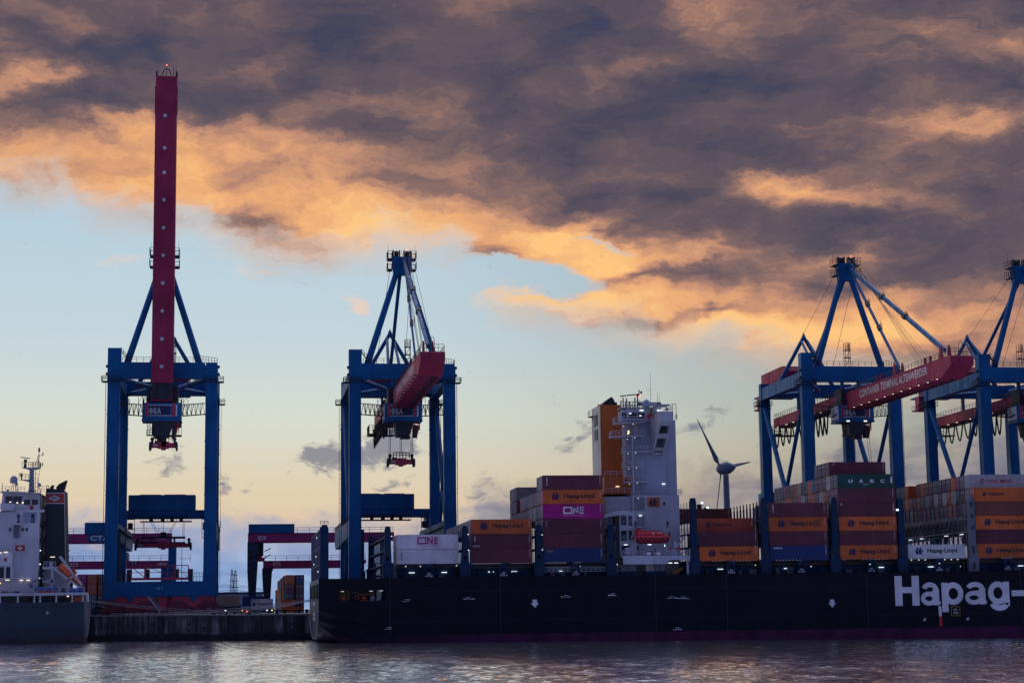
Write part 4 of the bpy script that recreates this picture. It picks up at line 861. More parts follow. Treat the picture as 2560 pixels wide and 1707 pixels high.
for x, y, z in ((134.75, 362.3, 24.55), (100.6, 384.9, 26.5), (99.4, 384.9, 27.5), (46.1, 362.3, 20.4), (46.1, 362.3, 17.3), (60.9, 362.3, 20.2), (60.9, 362.3, 17.2), (31, 363.4, 20.2)):
    h = MB(); r0 = .3 if x > 95 else .14; h.lathe([(r0*.7, 0), (r0, r0*.6), (r0*.7, r0*1.2)], (x, y, z), 8); h.build('lamp', LAMPW if x > 95 else LAMPD, ship)
for x, zt in ((100.5, 26.7), (99.0, 27.4)): h = MB(); h.box(x-0.5, x+0.4, 385.2, 386, 14.8, zt); h.build('lamp_post', LASH, ship)

# ---------------------------------------------------------------- containers
L_, W_, H_ = 12.192, 2.438, 2.83
def shell_mesh(flatside=False, L=L_):
    b = MB()
    for x in (0, L-0.16):
        for y in (0, W_-0.16): b.box(x, x+0.16, y, y+0.16, 0, H_)
    for z0, z1 in ((0, 0.15), (H_-0.12, H_)):
        for y in (0.004, W_-0.12): b.box(0.16, L-0.16, y, y+0.116, z0+0.002, z1-0.002)
    b.box(0.03, L-0.02, 0.07, W_-0.07, 0.05, H_-0.03)
    n = 2 if flatside else round(L*3.45); pts = []; x0, x1 = 0.16, L-0.16; p = (x1-x0)/n
    if flatside: pts = [(x0, 0.012), (x1, 0.012)]
    else:
        for i in range(n): a = x0+i*p; pts += [(a, 0.055), (a+p*.24, 0.055), (a+p*.38, 0.012), (a+p*.86, 0.012)]
        pts.append((x1, 0.055))
    for sgn in (0, 1):
        q_ = [(x, y if sgn == 0 else W_-y) for x, y in pts]
        vs = [(x, y, 0.15) for x, y in q_]+[(x, y, H_-0.12) for x, y in q_]; m_ = len(q_)
        b.add(vs, [(i, i+1, m_+i+1, m_+i) for i in range(m_-1)])
    return b
_SH = {}
def base_mesh(kind):
    if kind not in _SH:
        o = shell_mesh(kind == 'reefer', 6.058 if kind == 'short' else L_).build('shell', BOX); _SH[kind] = o.data; bpy.data.objects.remove(o)
    return _SH[kind]
def door_mesh():
    if 'door' not in _SH:
        b = MB(); b.box(0, 0.028, 0.0, 1.045, 0.0, 2.58)
        for z in (0.4, 1.0, 1.6, 2.2): b.box(-0.02, 0, 0.03, 1.01, z, z+0.1)
        for y in (0.24, 0.78): b.tube((-0.06, y, 0.02), (-0.06, y, 2.56), 0.035, n=5, mi=1); b.box(-0.07, -0.01, y-0.09, y+0.09, 0.75, 0.85, mi=1); b.box(-0.07, -0.01, y-0.09, y+0.09, 2.3, 2.38, mi=1)
        b.box(-0.008, 0, 0.45, 0.9, 1.75, 2.1, mi=1)
        o = b.build('door', [BOX, GREY]); _SH['door'] = o.data; bpy.data.objects.remove(o)
    return _SH['door']
def mark_mesh():
    if 'mark' not in _SH:
        b = MB(); x = L_-0.6
        for i in range(5): b.box(x, x+0.1, -0.012, 0.0, 2.40-i*0.30, 2.56-i*0.30, mi=0)
        for i in range(3): b.box(x+0.2, x+0.28, -0.012, 0.0, 2.5-i*0.5, 2.62-i*0.5, mi=0)
        b.box(x+0.02, x+0.2, -0.012, 0.0, 0.62, 0.84, mi=1); b.box(x+0.05, x+0.17, -0.012, 0.0, 1.0, 1.14, mi=1)
        o = b.build('marking', [SIGNW, YELLOW]); _SH['mark'] = o.data; bpy.data.objects.remove(o)
    return _SH['mark']
PAL = dict(maroon=(0.135, 0.026, 0.042), brown=(0.19, 0.05, 0.035), orange=(0.64, 0.130, 0.022), red_orange=(0.50, 0.075, 0.028), white=(0.62, 0.62, 0.63), navy=(0.008, 0.035, 0.16), magenta=(0.42, 0.0, 0.20), green=(0.006, 0.075, 0.055), teal=(0.03, 0.16, 0.17), grey=(0.22, 0.23, 0.24), blue=(0.02, 0.12, 0.32), silver=(0.45, 0.46, 0.48), beige=(0.42, 0.30, 0.20), yellow=(0.55, 0.33, 0.04))
ONAMES = 'first second third fourth fifth sixth seventh eighth ninth tenth eleventh twelfth thirteenth fourteenth fifteenth sixteenth seventeenth eighteenth nineteenth twentieth'.split()
def container(x, y, z, colour, label, group, kind='dry', marks=False, doors=True):
    o = bpy.data.objects.new('shipping_container', base_mesh(kind)); C.objects.link(o); o.location = (x, y, z); ORG[o.name] = V((x, y, z))
    c = PAL[colour]; j = random.uniform(0.78, 1.16); o.color = (c[0]*j, c[1]*j*random.uniform(.94, 1.06), c[2]*j, 1)
    tag(o, label, 'container', group)
    if doors:
        for dy in (0.17, 1.222):
            d = bpy.data.objects.new('door', door_mesh()); C.objects.link(d); d.parent = o; d.location = (-0.001, dy, 0.17); d.color = o.color; ORG[d.name] = ORG[o.name]
    if marks:
        d = bpy.data.objects.new('marking', mark_mesh()); C.objects.link(d); d.parent = o; d.location = (0, 0, 0); ORG[d.name] = ORG[o.name]
    return o
def side(o, fx0, fx1, z0, z1, s, m, bold=0.012, space=1.0, name='lettering'):
    p = ORG[o.name]; text(s, (p.x+fx0*L_, p.y-0.012, p.z+z0), (1,0,0), (0,0,1), (fx1-fx0)*L_, z1-z0, bold, space).build(name, m, o)
def down(o, fx, z1, h, s, m):
    """letters stacked downwards"""
    p = ORG[o.name]; b = MB(); n = len(s)
    for i, ch in enumerate(s): text(ch, (p.x+fx*L_, p.y-0.012, p.z+z1-(i+1)*h), (1,0,0), (0,0,1), 0.30, h*0.78, 0.02, mb=b)
    b.build('lettering', m, o)
def line_logo(o, f=(.146, .289, .352, .862), sc=1.0, m=None):
    p = ORG[o.name]; zc = 1.5
    flat(EMBLEM, (p.x+f[0]*L_, p.y-0.012, p.z+zc-0.66*sc), (1,0,0), (0,0,1), (f[1]-f[0])*L_/1.25, 1.36*sc).build('emblem', m or NAVY, o)
    side(o, f[2], f[3], zc-0.60*sc, zc+0.58*sc, 'Hapag-Lloyd', m or BLACK, 0.03)
def one_logo(o, m):
    p = ORG[o.name]; b = MB(); x, z, h_ = p.x+.335*L_, p.z+0.92, 1.42; y = p.y-0.012
    flat(ring((0, 0), (1.28, 1), .2), (x, y, z), (1,0,0), (0,0,1), h_, h_, b)
    flat([[(1.42,0),(1.64,0),(1.64,1),(1.42,1)], [(1.42,1),(1.64,1),(2.25,0),(2.03,0)], [(2.03,0),(2.25,0),(2.25,1),(2.03,1)]], (x, y, z), (1,0,0), (0,0,1), h_*.97, h_, b)
    flat([[(2.42,0),(3.0,0),(3.0,.19),(2.42,.19)], [(2.42,.4),(3.0,.4),(3.0,.58),(2.42,.58)], [(2.42,.81),(3.0,.81),(3.0,1),(2.42,1)], [(2.42,.19),(2.62,.19),(2.62,.81),(2.42,.81)]], (x, y, z), (1,0,0), (0,0,1), h_*.98, h_, b)
    b.build('emblem', m, o); side(o, .335, .675, 0.52, 0.68, 'OCEAN NETWORK EXPRESS', m, 0.0)
SG = 'containers stacked on the big ship'
def row_y(r): return 363.0+r*RW
def put(bay, r, t, colour, label, kind='dry', marks=True): return container(BAYX[bay], row_y(r), Z0+t*TH, colour, label, SG, kind, marks)
o = put('A', 0, 0, 'white', 'plain white container under another white one, nearest the ship stern', 'reefer'); down(o, .07, 2.3, .24, 'TRITON', BLACK)
o = put('A', 0, 1, 'white', 'white container with magenta lettering, nearest the ship stern', 'reefer'); one_logo(o, SIGNM)
o = put('B', 0, 0, 'maroon', 'plain maroon container at the bottom of the second stack from the stern')
o = put('B', 0, 1, 'maroon', 'maroon container with tall white letters at its left end, directly under an orange one'); down(o, .05, 2.5, .36, 'TEX', SIGNW); side(o, .03, .14, .3, .62, 'NDS', SIGNW, 0.0)
o = put('B', 0, 2, 'orange', 'orange container topping the second stack from the stern'); line_logo(o)
o = put('C', 0, 0, 'navy', 'navy blue container at the bottom of the stack left of the funnel'); side(o, .05, .175, 2.1, 2.5, 'seaco', YELLOW, 0.02); side(o, .06, .15, 1.9, 1.97, 'global', SIGNW, 0.0)
o = put('C', 0, 1, 'maroon', 'plain maroon container resting on the navy container left of the funnel')
o = put('C', 0, 2, 'maroon', 'maroon container directly under the magenta container'); down(o, .04, 2.55, .38, 'TAL', SIGNW)
o = put('C', 0, 3, 'magenta', 'bright magenta container with large white letters left of the funnel'); one_logo(o, SIGNW)
o = put('C', 0, 4, 'orange', 'orange container resting on the bright magenta container'); line_logo(o)
o = put('C', 0, 5, 'maroon', 'dark maroon container topping the stack left of the orange funnel'); down(o, .06, 2.6, .3, 'TRITON', SIGNW)
o = put('D', 0, 0, 'orange', 'bright orange container at the bottom, first stack right of the white deckhouse'); line_logo(o)
o = put('D', 0, 1, 'maroon', 'maroon container with a blue dot between two orange ones, right of the deckhouse'); p_ = ORG[o.name]; MB().lathe([(0.2, 0), (0.2, 0.01)], (p_.x+0.9, p_.y-0.01, p_.z+2.25), 14, (0,-1,0)).build('dot', BLUE2, o)
o = put('D', 1, 2, 'red_orange', 'worn red-orange container with a small emblem, right of the white deckhouse'); line_logo(o, (.17, .255, .29, .605), .62)
o = put('D', 8, 3, 'brown', 'red-brown container standing far inboard below the wind turbine'); side(o, .05, .14, 1.9, 2.25, 'Triton', SIGNW, .01)
o = put('E', 0, 0, 'navy', 'navy blue container at the bottom of the stack left of the tallest one'); side(o, .055, .21, 2.25, 2.55, 'seaco', SIGNW, .02)
o = put('E', 0, 1, 'maroon', 'plain maroon container between the navy and the patched orange container')
o = put('E', 0, 2, 'orange', 'orange container with a brown patch over the end of its lettering'); line_logo(o); p_ = ORG[o.name]; MB().box(p_.x+.785*L_, p_.x+.885*L_, p_.y-0.03, p_.y-0.014, p_.z+.8, p_.z+2.3).build('patch', mat('patch_brown', (0.30, 0.075, 0.03), 0.6, 0.3), o)
o = put('E', 0, 3, 'maroon', 'maroon container topping the stack left of the tallest one'); down(o, .06, 2.7, .3, 'TRITON', SIGNW)
o = put('F', 0, 0, 'orange', 'orange container at the bottom of the tallest stack'); line_logo(o)
o = put('F', 0, 1, 'maroon', 'maroon container between two orange ones in the tallest stack'); side(o, .03, .17, 2.2, 2.5, 'TOUAX', YELLOW, .02)
o = put('F', 0, 2, 'orange', 'orange container, third tier up in the tallest stack'); line_logo(o)
o = put('F', 0, 3, 'maroon', 'maroon container directly on the upper orange one in the tallest stack'); side(o, .03, .07, 2.3, 2.65, 'Z', SIGNW, .02)
o = put('F', 0, 4, 'maroon', 'maroon container with a blue dot directly under the green container'); p_ = ORG[o.name]; MB().lathe([(0.2, 0), (0.2, 0.01)], (p_.x+0.9, p_.y-0.01, p_.z+2.2), 14, (0,-1,0)).build('dot', BLUE2, o)
o = put('F', 0, 5, 'green', 'dark green container with four wide-spaced white letters')
for i, ch in enumerate('UASC'): side(o, .19+.186*i, .265+.186*i, 1.05, 1.75, ch, SIGNW, .05)
side(o, .455, .545, .6, .82, 'EN-ECO', SIGNW, .01); p_ = ORG[o.name]; MB().box(p_.x+.925*L_, p_.x+.96*L_, p_.y-.02, p_.y-.008, p_.z+1.0, p_.z+2.3).build('plate', SIGNW, o)
o = put('F', 2, 6, 'maroon', 'maroon container highest of all, set back on the tallest stack'); side(o, .06, .10, 2.2, 2.6, 'Z', SIGNW, .02)
o = put('G', 0, 0, 'white', 'lone white container with dark lettering between two tall stacks', 'reefer'); line_logo(o, (.115, .265, .33, .855), 1.0)
o = put('H', 0, 0, 'orange', 'orange container at the bottom of the stack at the right edge'); line_logo(o)
o = put('H', 0, 1, 'maroon', 'dark maroon container resting on the bottom orange one at the right edge')
o = put('H', 0, 2, 'orange', 'orange container, third tier up at the right edge'); line_logo(o)
o = put('H', 0, 3, 'brown', 'dark brown container between two orange ones, upper right edge')
o = put('H', 0, 4, 'orange', 'orange container with a small emblem under the pale grey one at the right edge'); line_logo(o, (.145, .215, .25, .53), .62)
o = put('H', 1, 5, 'silver', 'pale grey container with red lettering topping the stack at the right edge'); side(o, .295, .775, 1.05, 1.85, 'YANG MING', SIGNR, .014); side(o, .19, .37, 2.55, 2.66, 'www.yangming.com', SIGNR, 0)
p_ = ORG[o.name]; flat(ring((0, 0), (1, 1), .12)+[[(.2,.85),(.4,.85),(.5,.6),(.42,.45)], [(.8,.85),(.6,.85),(.5,.6),(.58,.45)], [(.42,.15),(.58,.15),(.56,.5),(.44,.5)]], (p_.x+.195*L_, p_.y-.012, p_.z+.95), (1,0,0), (0,0,1), .85, 1.0).build('emblem', SIGNR, o)
# inboard rows, seen by their door ends
RR = random.Random(11)
PICK = ['maroon']*7+['brown']*3+['orange']*4+['grey']*4+['teal']*2+['silver']*2+['blue', 'green', 'magenta', 'navy', 'beige', 'white']
PHR = dict(A='nearest the stern', B='second from the stern', C='left of the funnel', D='beside the deckhouse', E='left of the tallest', F='in the tallest stack', H='at the right edge')
def inboard(bay, r, t):
    c = RR.choice(PICK)
    container(BAYX[bay], row_y(r), Z0+t*TH, c, '%s container end-on, %s from the ship side, %s tier up, stack %s' % (c, ONAMES[r], ONAMES[t], PHR[bay]) if bay != 'F' else '%s container end-on, %s from the ship side, %s tier up in the tallest stack' % (c, ONAMES[r], ONAMES[t]), SG)
for r in range(1, 3): inboard('A', r, 0); inboard('A', r, 1)
for r in range(1, 18):
    inboard('B', r, 2)
    if r < 4: inboard('B', r, 1)
for r in range(1, 18):
    hgt = 6 if r <= 2 or r >= 14 else (5 if r <= 11 else 4)
    for t in range(3 if r > 3 else 2, hgt): inboard('C', r, t)
for r in range(1, 12):
    if r == 8: inboard('D', 9, 3); inboard('D', 10, 3); continue
    if r in (2, 3): inboard('D', r, 1)
inboard('D', 1, 1)
for r in range(1, 4):
    for t in range(1, 4): inboard('E', r, t)
for r in range(1, 18):
    for t in range(3 if r <= 4 else 4, 7 if 3 <= r <= 5 else 6): inboard('F', r, t)
inboard('F', 2, 5)if False else None
for r in range(1, 18):
    for t in range(2 if r > 2 else 1, 6):
        if (r, t) == (1, 5) or (t == 5 and 13 <= r <= 14): continue
        inboard('H', r, t)

# ---------------------------------------------------------------- deckhouse, funnel and lifeboat station of the big ship
def opening(mb, x0, x1, z0, z1, y, r=0.3, d=0.03):
    """rounded panel lying just in front of a wall at y"""
    r = min(r, (x1-x0)/2.01, (z1-z0)/2.01); P = []
    for cx_, cz, a0 in ((x1-r, z1-r, 0), (x0+r, z1-r, 90), (x0+r, z0+r, 180), (x1-r, z0+r, 270)):
        for a in (0, 30, 60, 90): P.append((cx_+r*math.cos(math.radians(a0+a)), cz+r*math.sin(math.radians(a0+a))))
    mb.prism(P, 'xz', y-d, y-0.004)
def lampbar(x0, x1, y, z, parent, m=None, h=0.12):
    k = MB(); k.box(x0, x1, y-0.16, y, z, z+h); return k.build('lamp', m or LAMPW, parent)
def ladder(mb, a, b, w=0.75, n=9):
    a, b = V(a), V(b)
    for s in (-1, 1): mb.beam(a+V((0, s*w/2, 0)), b+V((0, s*w/2, 0)), 0.06, 0.16); mb.tube(a+V((0, s*w/2, .95)), b+V((0, s*w/2, .95)), 0.035, n=4)
    for i in range(1, n): p = a.lerp(b, i/n); mb.box(p.x-0.12, p.x+0.12, p.y-w/2, p.y+w/2, p.z-0.03, p.z+0.03)
TOWER = mat('tower_white', (0.36, 0.40, 0.50), 0.5, 0.4, scale=.4, dirtcol=(.24, .18, .16))
fx = MB(); fx.box(76.45, 81.0, 379, 388.4, 12.2, 48.1); fn = fx.build('funnel', FUNNEL, ship)
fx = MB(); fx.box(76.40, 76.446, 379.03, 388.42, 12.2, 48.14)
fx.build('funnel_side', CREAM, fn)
for z0, z1 in ((44.1, 46.4), (41.0, 43.2)):
    k = MB()
    k.box(76.34, 76.39, 381.6, 385.4, z0, z1)
    k.build('louvre', BLACK, fn)
    k = MB()
    for i in range(4): k.box(76.28, 76.335, 381.8, 385.2, z0+0.3+i*0.5, z0+0.38+i*0.5)
    k.build('louvre_blade', GREY, fn)
k = MB(); k.prism([(77.6, 48.11), (77.8, 48.9), (79.6, 50.2), (80.2, 49.4), (80.2, 48.11)], 'xz', 382, 386); k.lathe([(0.35, 0), (0.35, 1.0)], (80.6, 383, 48.11), 10); k.lathe([(0.3, 0), (0.3, 0.6)], (77.2, 384, 48.11), 10); k.build('exhaust', BLACK, fn)
k = MB(); k.box(75.6, 76.39, 386, 388.4, 46.3, 46.45); k.rail([(75.6, 386, 46.45), (75.6, 388.4, 46.45)], 1.2, 1.2, .05); k.build('funnel_platform', DARK, fn)
k = MB(); k.box(75.6, 81.2, 372, 379, 28.9, 32.4); cs = k.build('funnel_casing', FUNNEL, ship)
k = MB(); k.rail([(75.7, 372, 32.42), (79.6, 372, 32.42)], 1.1, 1.3, .05); k.rail([(75.7, 371, 28.9), (81, 371, 28.9)], 1.1, 1.2, .05); k.build('railing', WHITE, cs)
lampbar(78.0, 78.7, 371.95, 30.35, ship, LAMPY)
# main tower
d = MB(); d.box(80.45, 91.2, 373, 376.4, 28.6, 44.3); d.box(86.0, 91.17, 376.41, 398, 28.6, 44.28); d.box(80.5, 84.6, 373.5, 376.3, 44.3, 46.4); house = d.build('deckhouse', TOWER, ship)
d = MB(); d.box(91.205, 91.24, 374, 374.05, 28.6, 44.3)
for z in (31.9, 34.9, 38.0, 41.1): d.box(80.46, 91.21, 372.985, 372.997, z, z+0.02)
for x in (84.6, 87.9): d.box(x, x+0.03, 372.985, 372.997, 28.7, 40 if x > 86 else 37.3)
d.build('weld_seam', mat('seam_rust', (0.35, 0.25, 0.2), 0.7, 0.3), house)
d = MB(); d.prism([(79.3, 43.9), (79.3, 46.0), (80.7, 46.45), (87.6, 46.5), (87.6, 43.9)], 'xz', 371, 374.4); bh = d.build('wheelhouse', WHITE, ship)
d = MB(); d.box(79.2, 87.8, 370.8, 374.6, 46.52, 46.75); d.rail([(79.2, 370.9, 46.75), (87.6, 370.9, 46.75)], 1.0, 0.9, .04); d.build('wheelhouse_roof', WHITE, bh)
for a, b in ((79.45, 79.8), (79.9, 80.4), (80.9, 82.55), (82.75, 84.2), (86.2, 86.6), (86.8, 87.4)):
    d = MB(); d.box(a, b, 370.96, 370.996, 44.4, 45.6); d.build('window', GLASS, bh)
for a, b in ((83.2, 84.0), (86.9, 87.6)): lampbar(a, b, 370.9, 46.0, ship)
lampbar(80.95, 81.4, 370.9, 45.35, ship); lampbar(83.1, 83.5, 370.9, 44.9, ship)
def balcony(x0, x1, xk, z, y0=368.0, y1=373.0, drop=0.45):
    k = MB(); k.prism([(x0, y0+1.8), (xk, y0), (x1, y0), (x1, y1), (x0, y1)], 'xy', z-0.18, z); bl = k.build('balcony', WHITE, ship)
    k = MB(); k.rail([(x0, y1-0.2, z), (x0, y0+1.8, z), (xk, y0, z), (x1, y0, z)], 1.1, 0.8, .045); k.build('railing', WHITE, bl)
balcony(77.8, 83.6, 79.8, 43.4); balcony(77.0, 83.4, 81.1, 40.6); balcony(79.5, 84.8, 81.05, 37.4); balcony(79.5, 83.1, 81.05, 34.3); balcony(79.5, 84.6, 81.1, 31.2)
for z0, z1 in ((40.65, 43.6), (37.4, 40.5), (34.3, 37.3), (31.2, 34.2), (28.5, 31.1), (25.4, 28.4)):
    k = MB(); ladder(k, (82.5, 370.2, z0), (81.7, 370.2, z1), 0.9, 11); k.build('stair', WHITE, ship)
k = MB(); k.box(80.85, 81.05, 368.1, 368.3, 28.6, 40.5); k.build('stair_post', WHITE, ship)
for x, z in ((79.3, 42.6), (81.3, 43.0), (80.0, 39.9), (81.6, 40.2), (80.1, 36.9), (81.7, 37.1), (80.2, 33.8), (81.8, 34.0), (80.3, 30.7), (81.9, 30.9), (82.0, 27.8)):
    k = MB(); k.box(x, x+0.22, 369.4, 369.5, z, z+0.1); k.build('lamp', LAMPD, ship)
lampbar(88.0, 88.65, 372.98, 30.9, ship)
k = MB(); k.path([(80.2, 369.2, 41.0), (80.45, 369.2, 41.35), (80.3, 369.2, 41.7)], 0.14, 6); k.build('lamp', LAMPO, ship)
for z in (38.0, 34.9, 31.7, 28.9): k = MB(); k.box(79.75, 79.95, 369.9, 370.2, z, z+0.6); k.build('fire_box', BOATRED, ship)
# bridge wing leaning out to the ship's side on its strut
k = MB(); k.box(85.62, 88.32, 363.0, 380, 42.95, 45.0); wg = k.build('bridge_wing', WHITE, ship)
k = MB()      # strut: two side plates and cross panels with openings between
for x in (85.62, 87.9): 
    k.prism([(363.05, 42.94), (373, 42.94), (373, 36.9), (371.6, 36.9)], 'yz', x, x+0.4)
for f0, f1 in ((0, .12), (.36, .5), (.78, .88), (.93, 1.0)):
    a = V((0, 363.05, 42.9)).lerp(V((0, 371.6, 36.9)), f0); b = V((0, 363.05, 42.9)).lerp(V((0, 371.6, 36.9)), f1)
    k.add([(86.02, a.y, a.z), (87.9, a.y, a.z), (87.9, b.y, b.z), (86.02, b.y, b.z), (86.02, a.y+.4, a.z+.2), (87.9, a.y+.4, a.z+.2), (87.9, b.y+.4, b.z+.2), (86.02, b.y+.4, b.z+.2)], [(0,1,2,3), (4,7,6,5), (0,4,5,1), (1,5,6,2), (2,6,7,3), (3,7,4,0)])
k.build('wing_strut', WHITE, wg)
k = MB(); k.rail([(85.7, 363.2, 45), (88.2, 363.2, 45), (88.2, 371, 45)], 1.1, 1.2, .05); k.box(85.6, 88.4, 365, 370, 46.6, 46.7); k.build('railing', WHITE, wg)
k = MB(); k.rail([(84.2, 368.3, 43.9), (85.6, 368.3, 43.9)], 1.1, .5, .05); k.box(84.4, 84.8, 368.4, 368.7, 43.9, 45.1); k.build('railing', BOATRED, wg)
k = MB(); k.box(85.0, 85.4, 368.8, 369.2, 44.6, 46.2); k.build('crane_arm', YELLOW, wg)
# mast gear
k = MB(); k.box(83.2, 88.4, 373.5, 373.7, 47.3, 48.05); nb = k.build('name_board', BLACK, ship)
k = text('T', (83.85, 373.48, 47.42), (1,0,0), (0,0,1), .45, .5, .02); text('APEL', (85.6, 373.48, 47.42), (1,0,0), (0,0,1), 2.2, .5, .02, mb=k); k.build('lettering', SIGNW, nb)
k = MB()
k.lathe([(0.25, 0), (.75, .3), (.85, .9), (.7, 1.4), (.35, 1.75), (0.02, 1.85)], (84.35, 369.6, 46.4), 16); dm = k.build('radar_dome', mat('dome_blue_grey', (.30, .36, .5), .4, .1), ship, True)
k = MB(); k.tube((84.35, 369.6, 43.9), (84.35, 369.6, 46.4), .16, n=8); k.build('dome_post', WHITE, dm)
k = MB()
for x, zt in ((80.1, 48.6), (80.6, 49.2), (81.3, 49.1), (81.9, 48.4), (83.1, 49.2), (83.7, 49.9)): k.tube((x, 375, 46.5), (x, 375, zt), 0.13, n=6)
k.beam((80.6, 375, 47.4), (83.7, 375, 47.4), .12, .12); k.beam((81.9, 375, 48.2), (82.9, 375, 46.9), .1, .1); k.beam((83.3, 375, 48.6), (84.1, 375, 48.6), .1, .1)
k.box(83.5, 84.0, 374.8, 375.2, 49.5, 50.0); k.tube((84.05, 375, 49.4), (84.05, 375, 50.9), .1, n=6); k.lathe([(.1, 0), (.32, .45)], (84.2, 375, 50.3), 8, (1,0,0)); k.rail([(80, 374.5, 46.8), (85, 374.5, 46.8)], 1.5, .5, .05)
k.build('mast', DARK, ship)
k = MB(); k.beam((80.0, 375, 49.5), (83.4, 375, 49.85), .25, .22); k.build('radar_scanner', DARK, ship)
for x, zb_, zt in ((86.3, 46.7, 54.6), (88.1, 48, 50.2), (87.7, 48, 50)): k = MB(); k.tube((x, 374, zb_), (x, 374, zt), .06, .03, 5); k.build('aerial', WHITE, ship)
k = MB(); k.lathe([(.12, 0), (.12, .3)], (84.05, 374.7, 49.3), 8); k.build('lamp', LAMPR, ship)
k = MB(); k.beam((88.4, 372, 47.2), (91.2, 372, 47.6), .1, .1); k.tube((90.5, 372, 44.3), (90.5, 372, 47.5), .06, n=5); k.tube((91.2, 372, 44.3), (91.2, 372, 47.6), .06, n=5); k.tube((89.2, 372, 47.3), (89.2, 372, 46.5), .1, n=5); k.box(88.9, 89.5, 371.8, 372.2, 46.2, 46.6); k.rail([(91.2, 373, 44.3), (91.6, 373, 44.3)], 1.1, .4, .05); k.build('antenna_frame', DARK, ship)
# lower block
lb = MB(); lb.box(81.0, 90.85, 370, 400, DK, 28.5); lb.box(75.7, 81.0, 371.2, 400, DK, 28.3); low = lb.build('lower_block', WHITE, ship)
k = MB(); k.rail([(81, 370.1, 28.5), (91.5, 370.1, 28.5)], 1.1, 1.6, .045); k.rail([(91.5, 370.1, 28.5), (91.5, 376, 28.5)], 1.1, 1.6, .045); k.build('railing', WHITE, low)
for z in (25.3, 22.2, 19.0):
    k = MB(); k.box(81.02, 90.86, 369.985, 369.997, z, z+.03); k.build('weld_seam', GREY, low)
k = MB(); k.box(84.12, 86.75, 369.9, 369.996, 26.05, 28.0); eb = k.build('emblem_board', FUNNEL, low)
flat(EMBLEM, (84.45, 369.88, 26.3), (1,0,0), (0,0,1), 1.92/1.25, 1.45).build('emblem', NAVY, ship)
k = MB()
opening(k, 87.4, 87.9, 26.3, 27.15, 370, .12); k.build('window', GLASS, low)
k = MB(); opening(k, 88.3, 88.8, 20.1, 20.95, 370, .12); k.build('window', GLASS, low)
SHADE = mat('recess_shade', (.22, .24, .28), .6, .2)  # darker than the walls: shade inside the recesses painted as a grey
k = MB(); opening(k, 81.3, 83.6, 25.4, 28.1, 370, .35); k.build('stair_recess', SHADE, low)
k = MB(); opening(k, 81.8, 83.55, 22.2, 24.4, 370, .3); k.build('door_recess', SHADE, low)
lampbar(82.3, 82.9, 369.9, 24.25, ship)
k = MB(); k.box(81.5, 83.8, 369.0, 369.99, 21.8, 22.05); k.rail([(81.6, 369.1, 22.05), (83.7, 369.1, 22.05)], 1.0, .6, .04); k.box(82.0, 87.0, 369.2, 369.99, 21.3, 21.6); k.build('door_step', WHITE, low)
sb = MB()     # open side block left, with framed bays
P2 = lambda u, v: (u, 367.9, v)
holes = [(78.1, 79.25, 22.3, 24.1), (79.65, 80.4, 22.2, 24.2), (78.05, 79.25, 19.15, 21.2), (79.6, 80.35, 19.2, 21.2), (78.1, 79.7, 16.1, 18.2)]
us = sorted({77.75, 81.0} | {h_[0] for h_ in holes} | {h_[1] for h_ in holes}); vs2 = sorted({15.9, 25.1} | {h_[2] for h_ in holes} | {h_[3] for h_ in holes})
wall_holes(sb, us, vs2, holes, P2); sb.box(77.75, 77.85, 367.95, 371.2, 15.9, 25.1); sb.box(77.75, 81.0, 367.95, 371.2, 18.4, 18.5); sb.box(77.75, 81.0, 367.95, 371.2, 21.5, 21.6); sb.box(80.9, 80.98, 367.95, 371.2, 15.9, 25)
side_b = sb.build('side_gallery', WHITE, ship)
k = MB()
for z in (22.3, 19.2, 16.1): k.rail([(77.9, 368.0, z), (80.8, 368.0, z)], .9, .75, .04)
ladder(k, (78.4, 369.5, 18.5), (80.6, 369.5, 21.4), .7); k.build('railing', GREY, side_b)
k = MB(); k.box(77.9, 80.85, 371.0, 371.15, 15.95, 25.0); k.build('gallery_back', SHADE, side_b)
k = MB(); k.prism([(73.9, 24.3), (76.2, 25.0), (79.25, 25.15), (79.25, 24.35), (76.3, 24.1), (73.9, 23.6)], 'xz', 364.6, 371); wp = k.build('wing_platform', WHITE, ship)
k = MB(); k.rail([(73.9, 364.7, 24.3), (76.2, 364.7, 25.0), (80.8, 364.7, 25.15)], 1.1, .7, .045); k.build('railing', mat('rail_rusty', (.5, .42, .4), .6, .5), wp)
k = MB()
for y in (372, 376, 380): k.box(75.72, 75.9, y-.2, y+.2, 16, 24)
k.box(74.2, 75.69, 366, 372, 18.2, 18.35); k.box(74.2, 75.69, 366, 372, 21.3, 21.45); k.build('gangway', LASHG, ship)
for z in (22.3, 19.2):
    for a, b in ((76.2, 76.75), (76.95, 77.5)):
        k = MB(); opening(k, a, b, z, z+1.9, 371.19, .2); k.build('window', GLASS, low)
